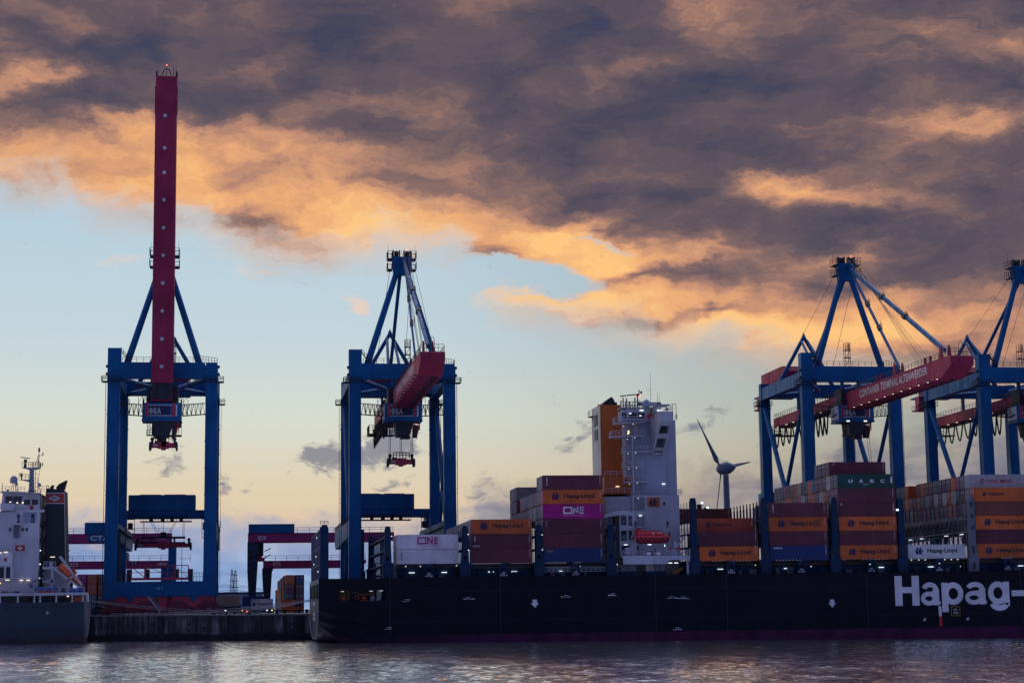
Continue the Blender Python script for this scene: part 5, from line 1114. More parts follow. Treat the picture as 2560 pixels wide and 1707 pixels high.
# lifeboat deck
k = MB(); k.prism([(77.15, 16.0), (91.3, 15.9), (91.0, 15.05), (86.9, 15.02), (86.45, 14.7), (86.35, 14.25), (77.4, 14.25), (77.35, 15.0)], 'xz', 362.9, 363.1); k.box(77.3, 91.1, 363.11, 371, 15.7, 15.95); k.box(90.4, 90.8, 362.95, 363.35, DK, 15.04); ld = k.build('boat_deck', WHITE, ship)
k = MB(); k.rail([(77.2, 363.0, 16.0), (91.2, 363.0, 15.92)], 1.0, 1.1, .04); k.build('railing', WHITE, ld)
for a, z in ((78.2, 18.2), (83.1, 18.2)): lampbar(a, a+.75, 366, z, ship)
for a in (87.2, 88.4): lampbar(a, a+.75, 365.5, 14.45, ship)
k = MB(); k.box(86.95, 87.15, 367.5, 367.7, 17.9, 18.3); k.build('lamp', LAMPW, ship)
k = MB(); k.box(75.9, 76.5, 364.6, 364.8, 14.2, 14.45); k.build('lamp', LAMPY, ship)
for a, b in ((82.2, 83.0), (84.2, 85.0)): k = MB(); k.box(a, b, 362.82, 362.89, 16.1, 16.6); k.build('notice_panel', SIGNW, ld)
k = MB(); k.box(81.0, 86.9, 369.9, 369.99, 16, 18.4); opening(k, 81.2, 82.0, 16, 18.1, 369.9, .1); k.build('boat_deck_wall', WHITE, low)
k = MB(); opening(k, 81.3, 82.1, 16, 18.1, 369.86, .1); opening(k, 85.3, 85.7, 16.9, 17.5, 369.86, .05); k.build('door', BLACK, low)
k = MB(); k.box(82.6, 83.2, 369.8, 369.85, 17.1, 17.5); k.build('notice_panel', YELLOW, low)
k = MB(); k.lathe([(.6,-.5),(.6,.5)], (83.6, 366, 16.6), 12, (1,0,0)); k.box(83.0, 84.2, 365.5, 366.5, 15.96, 16.2); k.build('winch', LASHG, ship)
k = MB()
for x in (78.0, 78.6, 79.2): k.tube((x, 364.2, 16), (x, 364.2, 17.4), .05, n=4)
for i in range(2): k.lathe([(.33,-.6),(.4,-.45),(.4,.45),(.33,.6)], (78.7, 364.6, 16.5+i*.8), 12, (1,0,0))
k.build('raft_canister', WHITE, ship)
for s, x in ((0, 80.3), (1, 86.95)):
    k = MB(); k.beam((x-.6 if s == 0 else x-.2, 364.6, 16.0), (x-.45 if s == 0 else x-.3, 365.5, 19.5), .3, .45); k.beam((x-.45 if s == 0 else x-.3, 365.5, 19.5), (x, 364.4, 22.2), .3, .45); dv = k.build('davit', WHITE, ship)
    k = MB(); k.box(x-.17, x+.17, 364.0, 364.5, 21.6, 22.8); k.build('davit_head', BLACK, dv)
    k = MB(); k.box(x-.12, x+.12, 363.9, 363.98, 21.6, 22.1); k.build('fall_block', YELLOW, dv)
    k = MB(); k.tube((x, 364.2, 21.7), (x, 364.4, 20.6), .05, n=4); k.build('boat_fall', GREY, dv)
k = MB(); ladder(k, (79.9, 363.6, 19.5), (80.3, 363.6, 16.0), .6, 10); k.build('stair', WHITE, ship)
k = MB(); k.hexa((88.2, 89.0, 364.5, 365.3, 15.95), (88.3, 88.8, 364.6, 365.2, 18.8)); k.beam((88.8, 364.9, 17.6), (91.45, 364.9, 20.8), .3, .35, w2=.18, h2=.2); k.tube((88.3, 364.9, 18.9), (91.3, 364.9, 20.9), .04, n=4); k.box(87.5, 88.2, 364.5, 365.5, 15.96, 17.2); k.box(89.1, 90.0, 364.5, 365.4, 15.96, 16.6); k.build('provision_crane', WHITE, ship)
k = MB(); k.box(88.6, 89.3, 364.2, 364.45, 17.0, 17.5); k.box(87.3, 87.5, 364, 364.2, 16.8, 17.6); k.build('hose_box', BOATRED, ship)
k = MB(); k.rail([(89.6, 363.3, 15.95), (91.1, 363.3, 15.95), (91.1, 366, 15.95)], 1.2, .7, .06); k.build('railing', LASHG, ld)
# under the boat deck
for a, b, m_ in ((77.0, 78.6, LASHG), (78.7, 80.2, LASHG), (82.2, 83.0, BOATORANGE), (83.1, 83.9, BOATORANGE), (84.0, 85.0, LASHG), (85.1, 86.0, LASHG)):
    k = MB(); k.box(a, b, 364, 365.5, 12.9, 14.15); k.build('deck_locker', m_ if m_ is LASHG else mat('locker_beige', (.35, .30, .28), .6, .4), ship)
k = MB(); k.box(76.9, 80.4, 363.8, 365.7, DK, 12.85); k.box(82.0, 86.2, 363.8, 365.7, DK, 12.85); k.box(90.0, 91.0, 366, 368, DK, 14.4); k.build('locker_plinth', LASH, ship)
k = MB(); k.beam((88.0, 366, 12.4), (90.2, 366, 13.4), .9, .7); k.build('gangway_reel', YELLOW, ship)
k = MB(); k.truss((61.5, 364.0, 13.0), (76.6, 364.0, 13.0), .9, .7, 16, .05); gw = k.build('accommodation_ladder', GREY, ship)
# lifeboat
lbt = thing('lifeboat', 'bright red enclosed lifeboat hanging in davits on the white deckhouse', 'lifeboat', (83.5, 364.6, 18.4))
k = MB(); secs = [(79.75, .15, 19.2, 19.75), (80.2, .85, 18.6, 19.8), (81.5, 1.3, 18.4, 19.8), (85.5, 1.35, 18.4, 19.8), (86.7, 1.0, 18.55, 19.8), (87.25, .3, 19.0, 19.75)]
def loft(mb, rings):
    n = len(rings[0])
    for a, b in zip(rings[:-1], rings[1:]): mb.add(a+b, [(i, (i+1) % n, n+(i+1) % n, n+i) for i in range(n)])
    mb.add(rings[0], [tuple(range(n))[::-1]]); mb.add(rings[-1], [tuple(range(n))])
loft(k, [[(x, 364.6+w_*a, z0+(z1-z0)*b) for a, b in ((-1, 1), (-1.02, .72), (-.8, .3), (-.35, 0), (.35, 0), (.8, .3), (1.02, .72), (1, 1))] for x, w_, z0, z1 in secs])
k.build('hull', mat('boat_hull_red', (.22, .008, .014), .4, .2), lbt, True)
k = MB(); secs = [(80.1, .75, 20.2), (80.45, .95, 20.95), (82.9, 1.15, 21.0), (84.6, 1.15, 20.95), (86.0, .95, 20.6), (87.05, .45, 19.95)]
loft(k, [[(x, 364.6+w_*a*1.02, 19.84+(z1-19.84)*b) for a, b in ((-1.1, 0), (-1.0, .45), (-.72, .85), (-.3, 1), (.3, 1), (.72, .85), (1.0, .45), (1.1, 0))] for x, w_, z1 in secs]); k.build('canopy', BOATRED, lbt, True)
k = MB(); k.prism([(79.7, 19.62), (80.1, 19.9), (86.9, 19.9), (87.35, 19.62), (86.9, 19.55), (80.2, 19.55)], 'xz', 363.2, 366); k.build('fender_rail', BOATRED, lbt)
k = MB(); loft(k, [[(x, 364.6+w_*a, 20.6+(z1-20.6)*b) for a, b in ((-1, 0), (-.9, .7), (-.5, 1), (.5, 1), (.9, .7), (1, 0))] for x, w_, z1 in ((80.25, .6, 21.0), (80.6, .75, 21.35), (81.5, .75, 21.35), (81.9, .7, 20.8))]); cn = k.build('conning_turret', BOATRED, lbt, True)
k = MB()
for x in (80.8, 81.5, 82.4, 84.6, 85.3): k.box(x, x+.28, 363.28, 363.36, 20.42, 20.5)
for x in (80.6, 81.4, 82.1, 82.9, 83.7, 84.5, 85.2, 86.0): k.box(x, x+.35, 363.15, 363.19, 19.72, 19.78)
k.box(83.65, 83.75, 363.3, 363.36, 20.15, 20.7); k.box(83.42, 83.98, 363.3, 363.36, 20.38, 20.48); k.build('reflector_tape', SIGNW, lbt)

# ---------------------------------------------------------------- the smaller ship on the left, seen by its stern half
fs = thing('feeder_ship', 'smaller ship with blue-grey rusty hull and black funnel at the left edge', 'cargo ship', (-50, 388, 0))
FH = mat('feeder_hull', (0.015, 0.038, 0.062), 0.5, 0.55, scale=0.35, dirtcol=(0.05, 0.028, 0.02)); t_ = FH.node_tree; b_ = t_.nodes['Principled BSDF']
g__ = nd(t_, 'ShaderNodeNewGeometry').outputs['Position']; s__ = nd(t_, 'ShaderNodeSeparateXYZ'); t_.links.new(g__, s__.inputs[0])
n__, _ = noise(VM('MULTIPLY', g__, (.3, .3, .8), tree=t_), 1.0, 5.0, .6, tree=t_)
zz_ = M('ADD', s__.outputs[2], M('MULTIPLY', M('SUBTRACT', n__, .5, tree=t_), 1.6, tree=t_), tree=t_)
bs_ = b_.inputs['Base Color'].links[0].from_socket
c1_ = mixc(smooth(zz_, 2.2, 4.2, .78, 0, tree=t_), bs_, (.014, .020, .034, 1), tree=t_)
t_.links.new(mixc(smooth(zz_, .9, 1.3, .9, 0, tree=t_), c1_, (.03, .010, .012, 1), tree=t_), b_.inputs['Base Color'])
h = MB()
def fsec(x, k, f=411.0):   # half hull section, k = how far the counter is cut away
    return [(x, 388, 8.5), (x, 388, 5.0), (x, 388+.4*k, 2.0+1.2*k), (x, 388+3*k, -.5+2.2*k), (x, (391+f)/2, -1.5+2.0*k), (x, f-3*k, -.5+2.2*k), (x, f, 5.0), (x, f, 8.5)]
loft(h, [fsec(-110, 0), fsec(-45, 0), fsec(-38, .0), fsec(-34, .1, 409), fsec(-31.5, .2, 405), fsec(-29.9, .35, 399.5)]); h.build('hull', FH, fs)
h = MB(); h.prism([(388.1, 8.5), (399.3, 8.5), (399.0, 4.5), (396.5, 2.2), (394, 1.4), (391.5, 2.2), (388.5, 4.5)], 'yz', -29.88, -29.5); h.build('transom', mat('feeder_transom', (.16, .17, .2), .4, .4), fs)
FW = mat('feeder_white', (.56, .57, .62), .5, .45, scale=.5, dirtcol=(.33, .2, .12))
h = MB(); h.box(-110, -29.85, 388, 399.5, 9.85, 10.4); dkp = h.build('upper_deck', FW, fs)
for x in (-50, -46.5, -43.0, -39.75, -38.6, -35.4, -32.2, -30.1):
    h = MB(); h.prism([(x-.14, 9.3), (x+.14, 9.3), (x+.16, 8.7), (x+.35, 8.51), (x-.35, 8.51), (x-.16, 8.7)], 'xz', 388.02, 388.35); h.box(x-.14, x+.14, 388.02, 388.35, 9.31, 9.84); h.build('deck_post', FW, fs)
h = MB(); h.box(-29.84, -29.5, 392, 396, 8.51, 10.0); h.build('stern_gallow', FW, fs)
h = MB(); h.box(-110, -30.2, 392, 392.2, 8.5, 9.84)
for i in range(40): h.box(-48+i*.32, -47.9+i*.32, 391.9, 391.99, 8.5, 9.8) if i < 28 else None
h.build('inner_bulkhead', mat('bulkhead_grey', (.18, .18, .19), .6, .3), fs)
for x in (-37.9, -36.8, -34.7, -33.9, -31.6, -30.9, -41.0): h = MB(); h.lathe([(.42,-.4),(.42,.4)], (x, 390.5, 9.0), 10, (0,1,0)); h.box(x-.4, x+.5, 390, 391, 8.51, 8.8); h.build('mooring_winch', DARK if x < -32 else BOATORANGE, fs)
h = MB(); h.beam((-41.8, 390, 8.6), (-40.4, 390, 9.8), .5, .12); h.build('stair', DARK, fs)
h = MB(); h.lathe([(.15, 0), (.2, .1), (.15, .2)], (-33.15, 388.8, 9.55), 8); h.build('lamp', LAMPY, fs)
text('IMO 9477335', (-42.05, 387.98, 10.0), (1,0,0), (0,0,1), 2.3, .3, .0).build('lettering', SIGNR, fs)
h = flat([[(-.15,-1), (.15,-1), (.15,1), (-.15,1)], [(-1,-.15), (-.15,-.15), (-.15,.15), (-1,.15)], [(.15,-.15), (1,-.15), (1,.15), (.15,.15)]], (-37.05, 387.97, 6.35), (1,0,0), (0,0,1), .36, .36); h.build('draught_mark', SIGNW, fs)
h = MB(); h.lathe([(.42, 0), (.55, .06), (.42, .12)], (-44.95, 387.99, 7.6), 16, (0,-1,0)); h.build('fairlead', BLACK, fs)
h = MB(); h.box(-43, -37.3, 387.93, 387.99, 7.35, 7.5); h.box(-36.2, -31.3, 387.93, 387.99, 7.35, 7.5); h.box(-36, -35.5, 387.93, 387.99, 7.6, 8.4); h.build('rubbing_strake', BLACK, fs)
# tiers of the accommodation
h = MB(); h.box(-60, -39.5, 392, 408, 10.4, 27.2); acc = h.build('accommodation', FW, fs)
h = MB(); h.box(-60, -39.0, 391.99, 391.995, 21.65, 21.7); h.box(-44.3, -39.5, 391.98, 391.995, 18.68, 18.74); h.box(-44.3, -39.5, 391.98, 391.995, 15.8, 15.86); h.box(-44.3, -39.5, 391.85, 391.995, 13.05, 13.12); h.build('weld_seam', GREY, acc)
h = MB(); h.prism([(-47.2, 27.0), (-47.2, 28.9), (-47.0, 30.9), (-39.6, 30.7), (-39.6, 27.3)], 'xz', 392, 407); h.prism([(-47.2, 27.4), (-44.5, 27.4), (-44.4, 28.7), (-47.2, 28.75)], 'xz', 390.2, 391.99); h.prism([(-44.5, 27.45), (-38.4, 27.45), (-38.6, 26.9), (-42.6, 26.9), (-43.0, 26.0)], 'xz', 391.4, 391.99); wh = h.build('wheelhouse', FW, fs)
h = MB(); h.prism([(-47.4, 31.0), (-47.0, 31.25), (-43, 31.1), (-39.4, 30.85), (-39.4, 30.71), (-47.0, 30.91)], 'xz', 390.2, 407); h.rail([(-47, 390.4, 31.2), (-42.4, 390.4, 31.1)], 1.0, .8, .04); h.rail([(-39.5, 391, 30.9), (-38.6, 391, 30.9)], 1.4, .5, .04); h.build('wheelhouse_roof', FW, wh)
for a, b in ((-46.4, -45.0), (-44.85, -44.0), (-43.9, -43.1), (-42.75, -41.45), (-41.1, -39.85)):
    h = MB(); h.box(a, b, 391.9, 391.996, 28.75 if a < -43.5 else 28.5, 30.25 if a < -43.5 else 29.55); h.build('window', GLASS, wh)
h = MB(); h.box(-41.4, -40.8, 391.7, 391.99, 27.5, 28.3); h.build('fire_box', SIGNR, wh)
for x, z in ((-45.6, 29.0), (-44.2, 28.85), (-43.1, 28.85)): h = MB(); h.box(x, x+.35, 391.7, 391.88, z, z+.14); h.build('lamp', LAMPY, fs)
h = MB(); opening(h, -42.65, -40.1, 24.75, 27.1, 392, .35); h.build('side_recess', mat('recess_blue_shade', (.32, .36, .46), .6, .2), acc)  # flat panel, its darker blue-grey stands in for shade in the recess
h = MB(); opening(h, -41.2, -40.5, 24.75, 26.6, 391.96, .3); opening(h, -44.0, -43.4, 24.7, 26.6, 392, .25); h.build('door', NAVY, acc)
h = MB(); h.box(-44.6, -42.6, 389.6, 391.99, 24.3, 24.6); h.rail([(-43.7, 389.7, 24.6), (-42.7, 389.7, 24.6)], 1.1, .5, .04); h.box(-44.5, -44.0, 389.8, 390.2, 24.6, 25.5); h.rail([(-42.6, 391.9, 24.75), (-40.1, 391.9, 24.75)], 1.0, .8, .03); h.build('balcony', FW, acc)
h = MB(); h.prism([(-44.5, 21.7), (-43.5, 21.7), (-43.4, 24.2), (-44.6, 24.2)], 'xz', 391.2, 391.99); h.build('duct', LASHG, acc)
for a in (-45.6, -43.05, -42.25): h = MB(); opening(h, a, a+.5, 23.05, 23.75, 392, .12); h.build('porthole', GLASS, acc)
h = MB(); h.box(-44.2, -42.3, 391.9, 391.994, 19.0, 20.2); sgn = h.build('funnel_flag', SIGNR, acc)
h = MB(); h.box(-44.2, -42.3, 391.88, 391.9, 20.21, 20.28); h.box(-44.2, -42.3, 391.88, 391.9, 18.92, 18.99); flat([[(-1, 0), (0, -1), (1, 0), (0, 1)]], (-43.25, 391.88, 19.6), (1,0,0), (0,0,1), .62, .38, h); h.build('diamond', SIGNW, sgn)
text('PD', (-43.5, 391.86, 19.48), (1,0,0), (0,0,1), .5, .24, .02).build('lettering', BLACK, sgn)
h = MB(); h.box(-60, -44.5, 389.5, 391.99, 15.9, 18.65); h.box(-60, -44.3, 389.4, 391.99, 13.2, 15.85); db = h.build('deck_house', FW, acc)
h = MB(); opening(h, -46.1, -45.5, 16.8, 17.6, 389.5, .3); h.build('porthole', SIGNR, acc)
for a, b in ((-46.85, -46.05), (-45.6, -44.8)): h = MB(); h.box(a, b, 389.33, 389.39, 13.5, 15.7); h.build('vent_grille', BLACK, acc)
for a, b, z, y in ((-46.2, -45.3, 18.7, 389.4), (-47.2, -46.6, 18.6, 389.4), (-45.7, -44.9, 13.0, 389.4), (-43.2, -42.5, 13.0, 391.8), (-41.8, -41.1, 13.0, 391.8), (-37.5, -36.6, 17.8, 395.9)): lampbar(a, b, y, z, fs, LAMPY, .1)
h = MB(); h.lathe([(.15, 0), (.15, .3)], (-46.8, 389.2, 12.3), 8); h.build('lamp', LAMPO, fs)
h = MB()
for z in (10.45, 14.0, 17.4, 20.8, 24.2, 27.2):
    h.box(-39.48, -38.75, 392.5, 396, z, z+.15); h.rail([(-38.8, 392.5, z+.15), (-38.8, 396, z+.15)], 1.0, .8, .045)
for i, z in enumerate((14, 17.4, 20.8, 24.2, 27.2)): h.beam((-39.2, 392.8, z-3.2), (-39.0, 395.5, z), .5, .1)
h.tube((-38.75, 392.5, 10.4), (-38.75, 392.5, 30.5), .07, n=5); h.tube((-39.4, 392.5, 27), (-39.4, 392.5, 31.5), .06, n=5); h.build('stair_tower', DARK, fs)
for z in (13.3, 16.2, 19.0): h = MB(); h.box(-39.3, -39.1, 392.2, 392.4, z, z+.2); h.build('lamp', LAMPW, fs)
# mast, scanners and domes
h = MB(); h.hexa((-42.1, -41.0, 394.5, 395.5, 31.0), (-42.0, -41.2, 394.6, 395.4, 36.2)); h.prism([(-43.6, 36.35), (-39.8, 36.35), (-40.4, 36.05), (-42.0, 35.9), (-43.0, 36.2)], 'xz', 394, 396); h.prism([(-44.1, 33.85), (-42, 33.85), (-42, 33.4), (-43.2, 33.7)], 'xz', 394.2, 395.8)
for i in range(9): h.box(-41.7, -41.45, 394.4, 394.5, 31.3+i*.5, 31.36+i*.5)
mst = h.build('mast', mat('mast_grey', (.30, .33, .42), .5, .3), fs)
h = MB(); h.rail([(-43.5, 394, 36.35), (-39.9, 394, 36.35), (-39.9, 396, 36.35)], 1.1, .45, .045); h.rail([(-44.1, 394.2, 33.85), (-42.1, 394.2, 33.85)], 1.1, .7, .045); h.tube((-40.2, 395, 36.4), (-40.2, 395, 40.6), .1, .05, 6); h.tube((-41.0, 395, 36.4), (-40.3, 395, 39.0), .07, n=5); h.tube((-40.6, 395, 36.4), (-40.2, 395, 38.4), .06, n=5)
h.beam((-40.2, 395, 38.9), (-39.3, 395, 38.95), .1, .1); h.box(-39.5, -39.3, 394.9, 395.1, 39, 39.6); h.beam((-40.0, 395, 36.8), (-39.3, 395, 36.85), .1, .1); h.box(-39.55, -39.35, 394.9, 395.1, 36.9, 37.4); h.box(-40.35, -40.0, 394.8, 395.2, 39.7, 40.5)
for x in (-41.2, -41.5, -41.8): h.tube((x, 395, 36.3), (x, 395, 37.6), .05, n=4)
h.tube((-40.9, 395.8, 31), (-40.9, 395.8, 36), .06, n=4); h.tube((-40.4, 395.8, 31), (-40.4, 395.8, 34), .06, n=4); h.tube((-40.0, 395, 36), (-40.3, 395, 33), .04, n=4)
for i in range(5): h.box(-41.0, -40.3, 395.7, 395.9, 31.5+i*.9, 31.56+i*.9)
h.build('mast_rigging', DARK, mst)
h = MB(); h.beam((-43.9, 394.8, 38.55), (-42.0, 394.8, 38.3), .22, .16); h.box(-43.2, -42.6, 394.5, 395.1, 37.5, 38.1); h.hexa((-43.3, -42.7, 394.6, 395, 36.4), (-43.0, -42.85, 394.7, 394.9, 37.6)); h.beam((-44.1, 394.8, 35.15), (-43.4, 394.8, 35.2), .18, .12); h.box(-43.9, -43.4, 394.6, 395, 34.6, 35.05); h.tube((-43.65, 394.8, 33.9), (-43.65, 394.8, 34.7), .1, n=6); h.build('radar_scanner', DARK, mst)
def dome(x, y, z, r, n_legs=3):
    k = MB(); k.lathe([(r*.92, 0), (r, r*.25), (r, r*1.0), (r*.87, r*1.5), (r*.5, r*1.87), (.02, r*2.0)], (x, y, z), 16); d_ = k.build('radome', mat('radome_grey', (.38, .40, .46), .5, .2), fs, True)
    k = MB()
    for i in range(n_legs): a = 2*math.pi*i/n_legs+.5; k.tube((x+r*.9*math.cos(a), y+r*.9*math.sin(a), 31.05), (x+r*.3*math.cos(a), y+r*.3*math.sin(a), z), .06, n=5)
    k.build('radome_stand', FW, d_)
dome(-45.1, 394, 33.1, .78); dome(-44.45, 393.5, 32.6, .3, 2); dome(-39.9, 394, 32.4, .38, 2)
for x, zt in ((-47.0, 32.9), (-43.8, 32.0)): h = MB(); h.tube((x, 391, 31.1), (x, 391, zt), .06, n=5); h.build('aerial', DARK, fs)
h = MB(); h.box(-46.1, -45.7, 391, 391.4, 31.26, 31.6); h.build('antenna_box', DARK, fs)
text('JAN', (-41.95, 391.2, 31.0), (1,0,0), (0,0,1), 1.75, .5, .03).build('lettering', BLACK, fs)
# funnel
h = MB(); h.hexa((-38.75, -34.2, 396, 404, 10.4), (-38.75, -35.0, 396, 404, 31.6)); h.prism([(-38.75, 31.61), (-35.0, 31.61), (-35.3, 31.9), (-37, 32.0), (-38.75, 32.2)], 'xz', 396.2, 403.8); fnl = h.build('funnel', mat('funnel_black', (.012, .018, .024), .45, .15), fs)
h = MB(); h.prism([(-38.15, 32.0), (-38.1, 32.5), (-37.7, 33.0), (-37.3, 32.85), (-37.5, 32.5), (-37.4, 32.0)], 'xz', 398, 399.5); h.prism([(-36.8, 31.95), (-36.8, 32.5), (-36.3, 33.1), (-34.7, 33.95), (-35.2, 31.95)], 'xz', 397.5, 400); h.rail([(-38.7, 396.4, 32.2), (-38.2, 396.4, 32.1)], .6, .5, .05); h.build('exhaust', BLACK, fnl)
h = MB(); h.box(-38.8, -34.98, 395.93, 395.996, 29.05, 31.05); bd_ = h.build('funnel_band', mat('band_red', (.42, .05, .04), .5, .15), fnl)
h = MB(); h.box(-38.8, -34.95, 395.9, 395.99, 31.06, 31.2); h.box(-38.8, -34.9, 395.9, 395.99, 28.9, 29.04); flat([[(-1, 0), (0, -1), (1, 0), (0, 1)]], (-36.95, 395.92, 30.05), (1,0,0), (0,0,1), 1.2, .64, h); h.build('diamond', SIGNW, bd_)
text('PD', (-37.5, 395.9, 29.78), (1,0,0), (0,0,1), 1.1, .56, .03).build('lettering', BLACK, bd_)
h = MB(); h.beam((-34.95, 395.98, 31), (-34.2, 395.98, 10.6), .12, .12); h.build('funnel_pipe', GREY, fnl)
# aft platform with ramp
h = MB(); h.box(-38.6, -34.2, 391.5, 396, 15.2, 15.75); h.box(-36.9, -36.4, 391.4, 391.9, 10.41, 15.19); h.box(-38.6, -36.2, 391.4, 392, 12.5, 13.1); h.box(-38.7, -33.5, 395.2, 395.9, 10.41, 15.19); h.box(-33.9, -33.4, 392, 392.4, 10.41, 14); h.rail([(-38.4, 391.5, 15.75), (-36.0, 391.5, 15.75)], 1.0, .6, .05); h.box(-37.2, -36.6, 391.6, 392.2, 15.75, 16.8); h.build('aft_platform', FW, fs)
h = MB(); h.beam((-38.5, 390.5, 13.5), (-41.5, 390.5, 12.1), .2, .2); h.box(-41.0, -40.4, 390.2, 390.8, 11.3, 12.2); h.box(-38.6, -37.9, 390.2, 390.9, 12.9, 13.7); h.lathe([(.35,-.3),(.35,.3)], (-38.2, 390.5, 14.3), 10, (0,1,0)); h.build('boat_crane', LASHG, fs)
h = MB()
for a, b in (((-35.2, 390.8, 17.8), (-30.7, 390.8, 11.95)), ((-36.2, 390.8, 15.25), (-30.9, 390.8, 11.35))): h.beam(a, b, .25, .38)
for a, b in (((-35.2, 393.4, 17.8), (-30.7, 393.4, 11.95)), ((-36.2, 393.4, 15.25), (-30.9, 393.4, 11.35))): h.beam(a, b, .25, .38)
h.beam((-32.3, 390.8, 13.9), (-33.3, 390.8, 12.9), .25, .35); h.beam((-32.9, 390.8, 12.5), (-33.6, 390.8, 11.5), .25, .35); h.beam((-33.3, 390.8, 13.1), (-33.3, 393.4, 13.1), .2, .2); h.beam((-30.8, 390.8, 11.7), (-30.8, 393.4, 11.7), .2, .2); h.build('launch_ramp', FW, fs)
h = MB(); h.rail([(-47, 388.2, 10.4), (-29.9, 388.2, 10.4)], 1.0, 1.5, .035); h.tube((-29.9, 388.2, 10.4), (-29.9, 388.2, 11.5), .08, n=5); h.tube((-42.8, 389.5, 10.4), (-42.8, 389.5, 13), .05, n=5); h.build('deck_railing', FW, fs)
# free-fall boat on the ramp
ffb = thing('free_fall_lifeboat', 'orange free-fall lifeboat tilted on its white ramp at the left ship stern', 'lifeboat', (-33.5, 392.1, 13))
ax = (V((-30.75, 0, 12.15))-V((-35.1, 0, 16.2))).normalized(); nz = V((-ax.z, 0, ax.x))
def bp(t, w_, hgt): p = V((-35.3, 392.1, 15.9))+ax*t+nz*hgt; return (p.x, 392.1+w_, p.z)
h = MB(); secs = [(0, .9, -.5, .75), (.6, 1.05, -.75, .95), (2.2, 1.1, -.8, 1.0), (4.2, 1.0, -.7, .85), (5.6, .65, -.45, .5), (6.3, .12, -.1, .15)]
loft(h, [[bp(t, w_*a, z0+(z1-z0)*b) for a, b in ((-1, .5), (-.95, .8), (-.5, 1), (.5, 1), (.95, .8), (1, .5), (.75, .12), (.3, 0), (-.3, 0), (-.75, .12))] for t, w_, z0, z1 in secs]); h.build('hull', BOATORANGE, ffb, True)
h = MB(); loft(h, [[bp(t, w_*a, .8+(z1-.8)*b) for a, b in ((-1, 0), (-.9, 1), (.9, 1), (1, 0))] for t, w_, z1 in ((2.2, .7, .95), (2.5, .7, 1.55), (3.5, .65, 1.5), (3.7, .6, .9))]); h.build('cabin', BOATORANGE, ffb)
h = MB(); p0 = bp(2.8, -.69, 1.2); h.box(p0[0]-.25, p0[0]+.25, p0[1]-.05, p0[1]+.0, p0[2]-.15, p0[2]+.15); h.build('window', GLASS, ffb)
h = MB()
for t in (.8, 1.7, 2.6, 3.5, 4.4): p0 = V(bp(t, -1.1, .15)); h.beam(p0-ax*.2, p0+ax*.2, .05, .08)
h.build('reflector_tape', SIGNW, ffb)
rb = thing('rescue_boat', 'small rescue boat under a blue tarpaulin on the left ship deck', 'boat', (-37.5, 389.2, 10.4))
h = MB(); loft(h, [[(x, 389.2+w_*a, 10.75+(zt-10.75)*b) for a, b in ((-1, 0), (-.9, .75), (-.3, 1), (.3, 1), (.9, .75), (1, 0))] for x, w_, zt in ((-39.85, .5, 11.5), (-39.3, .85, 11.75), (-38.0, .9, 11.45), (-36.6, .9, 11.45), (-35.8, .85, 11.8), (-35.3, .5, 11.6))]); h.build('tarpaulin', TARP, rb)
h = MB(); loft(h, [[(x, 389.2+w_*a, 10.42+.35*b) for a, b in ((-1, 1), (-.6, 0), (.6, 0), (1, 1))] for x, w_ in ((-39.4, .5), (-38.8, .8), (-36.2, .8), (-35.7, .5))]); h.build('hull', BOATORANGE, rb)
for x, lab in ((-45.7, 'white life raft canister, left one of the pair on the left ship'), (-43.55, 'white life raft canister, right one of the pair on the left ship')):
    rt = thing('life_raft', lab, 'life raft', (x, 389.3, 10.4), 'life raft canisters on the left ship')
    h = MB(); h.lathe([(.28,-.72),(.36,-.6),(.36,.6),(.28,.72)], (x, 389.3, 10.98), 14, (1,0,0)); h.build('canister', WHITE, rt)
    h = MB(); h.box(x-.7, x+.7, 388.95, 389.65, 10.42, 10.6)
    for s in (-.45, 0, .45): h.tube((x+s, 388.92, 10.5), (x+s, 388.92, 11.3), .03, n=4)
    h.build('cradle', DARK, rt)
h = MB(); h.box(-33.0, -30.4, 390, 392, 10.41, 11.3); tag(h.build('deck_crate', TARP), 'blue covered crate under the orange free-fall boat on the left ship', 'crate')
h = MB(); h.box(-34.6, -33.8, 389.5, 390.3, 10.41, 11.35); h.box(-34.65, -33.75, 389.45, 390.35, 11.36, 11.42); tag(h.build('deck_locker', DARK), 'dark upright locker between rescue boat and blue crate on the left ship', 'locker')

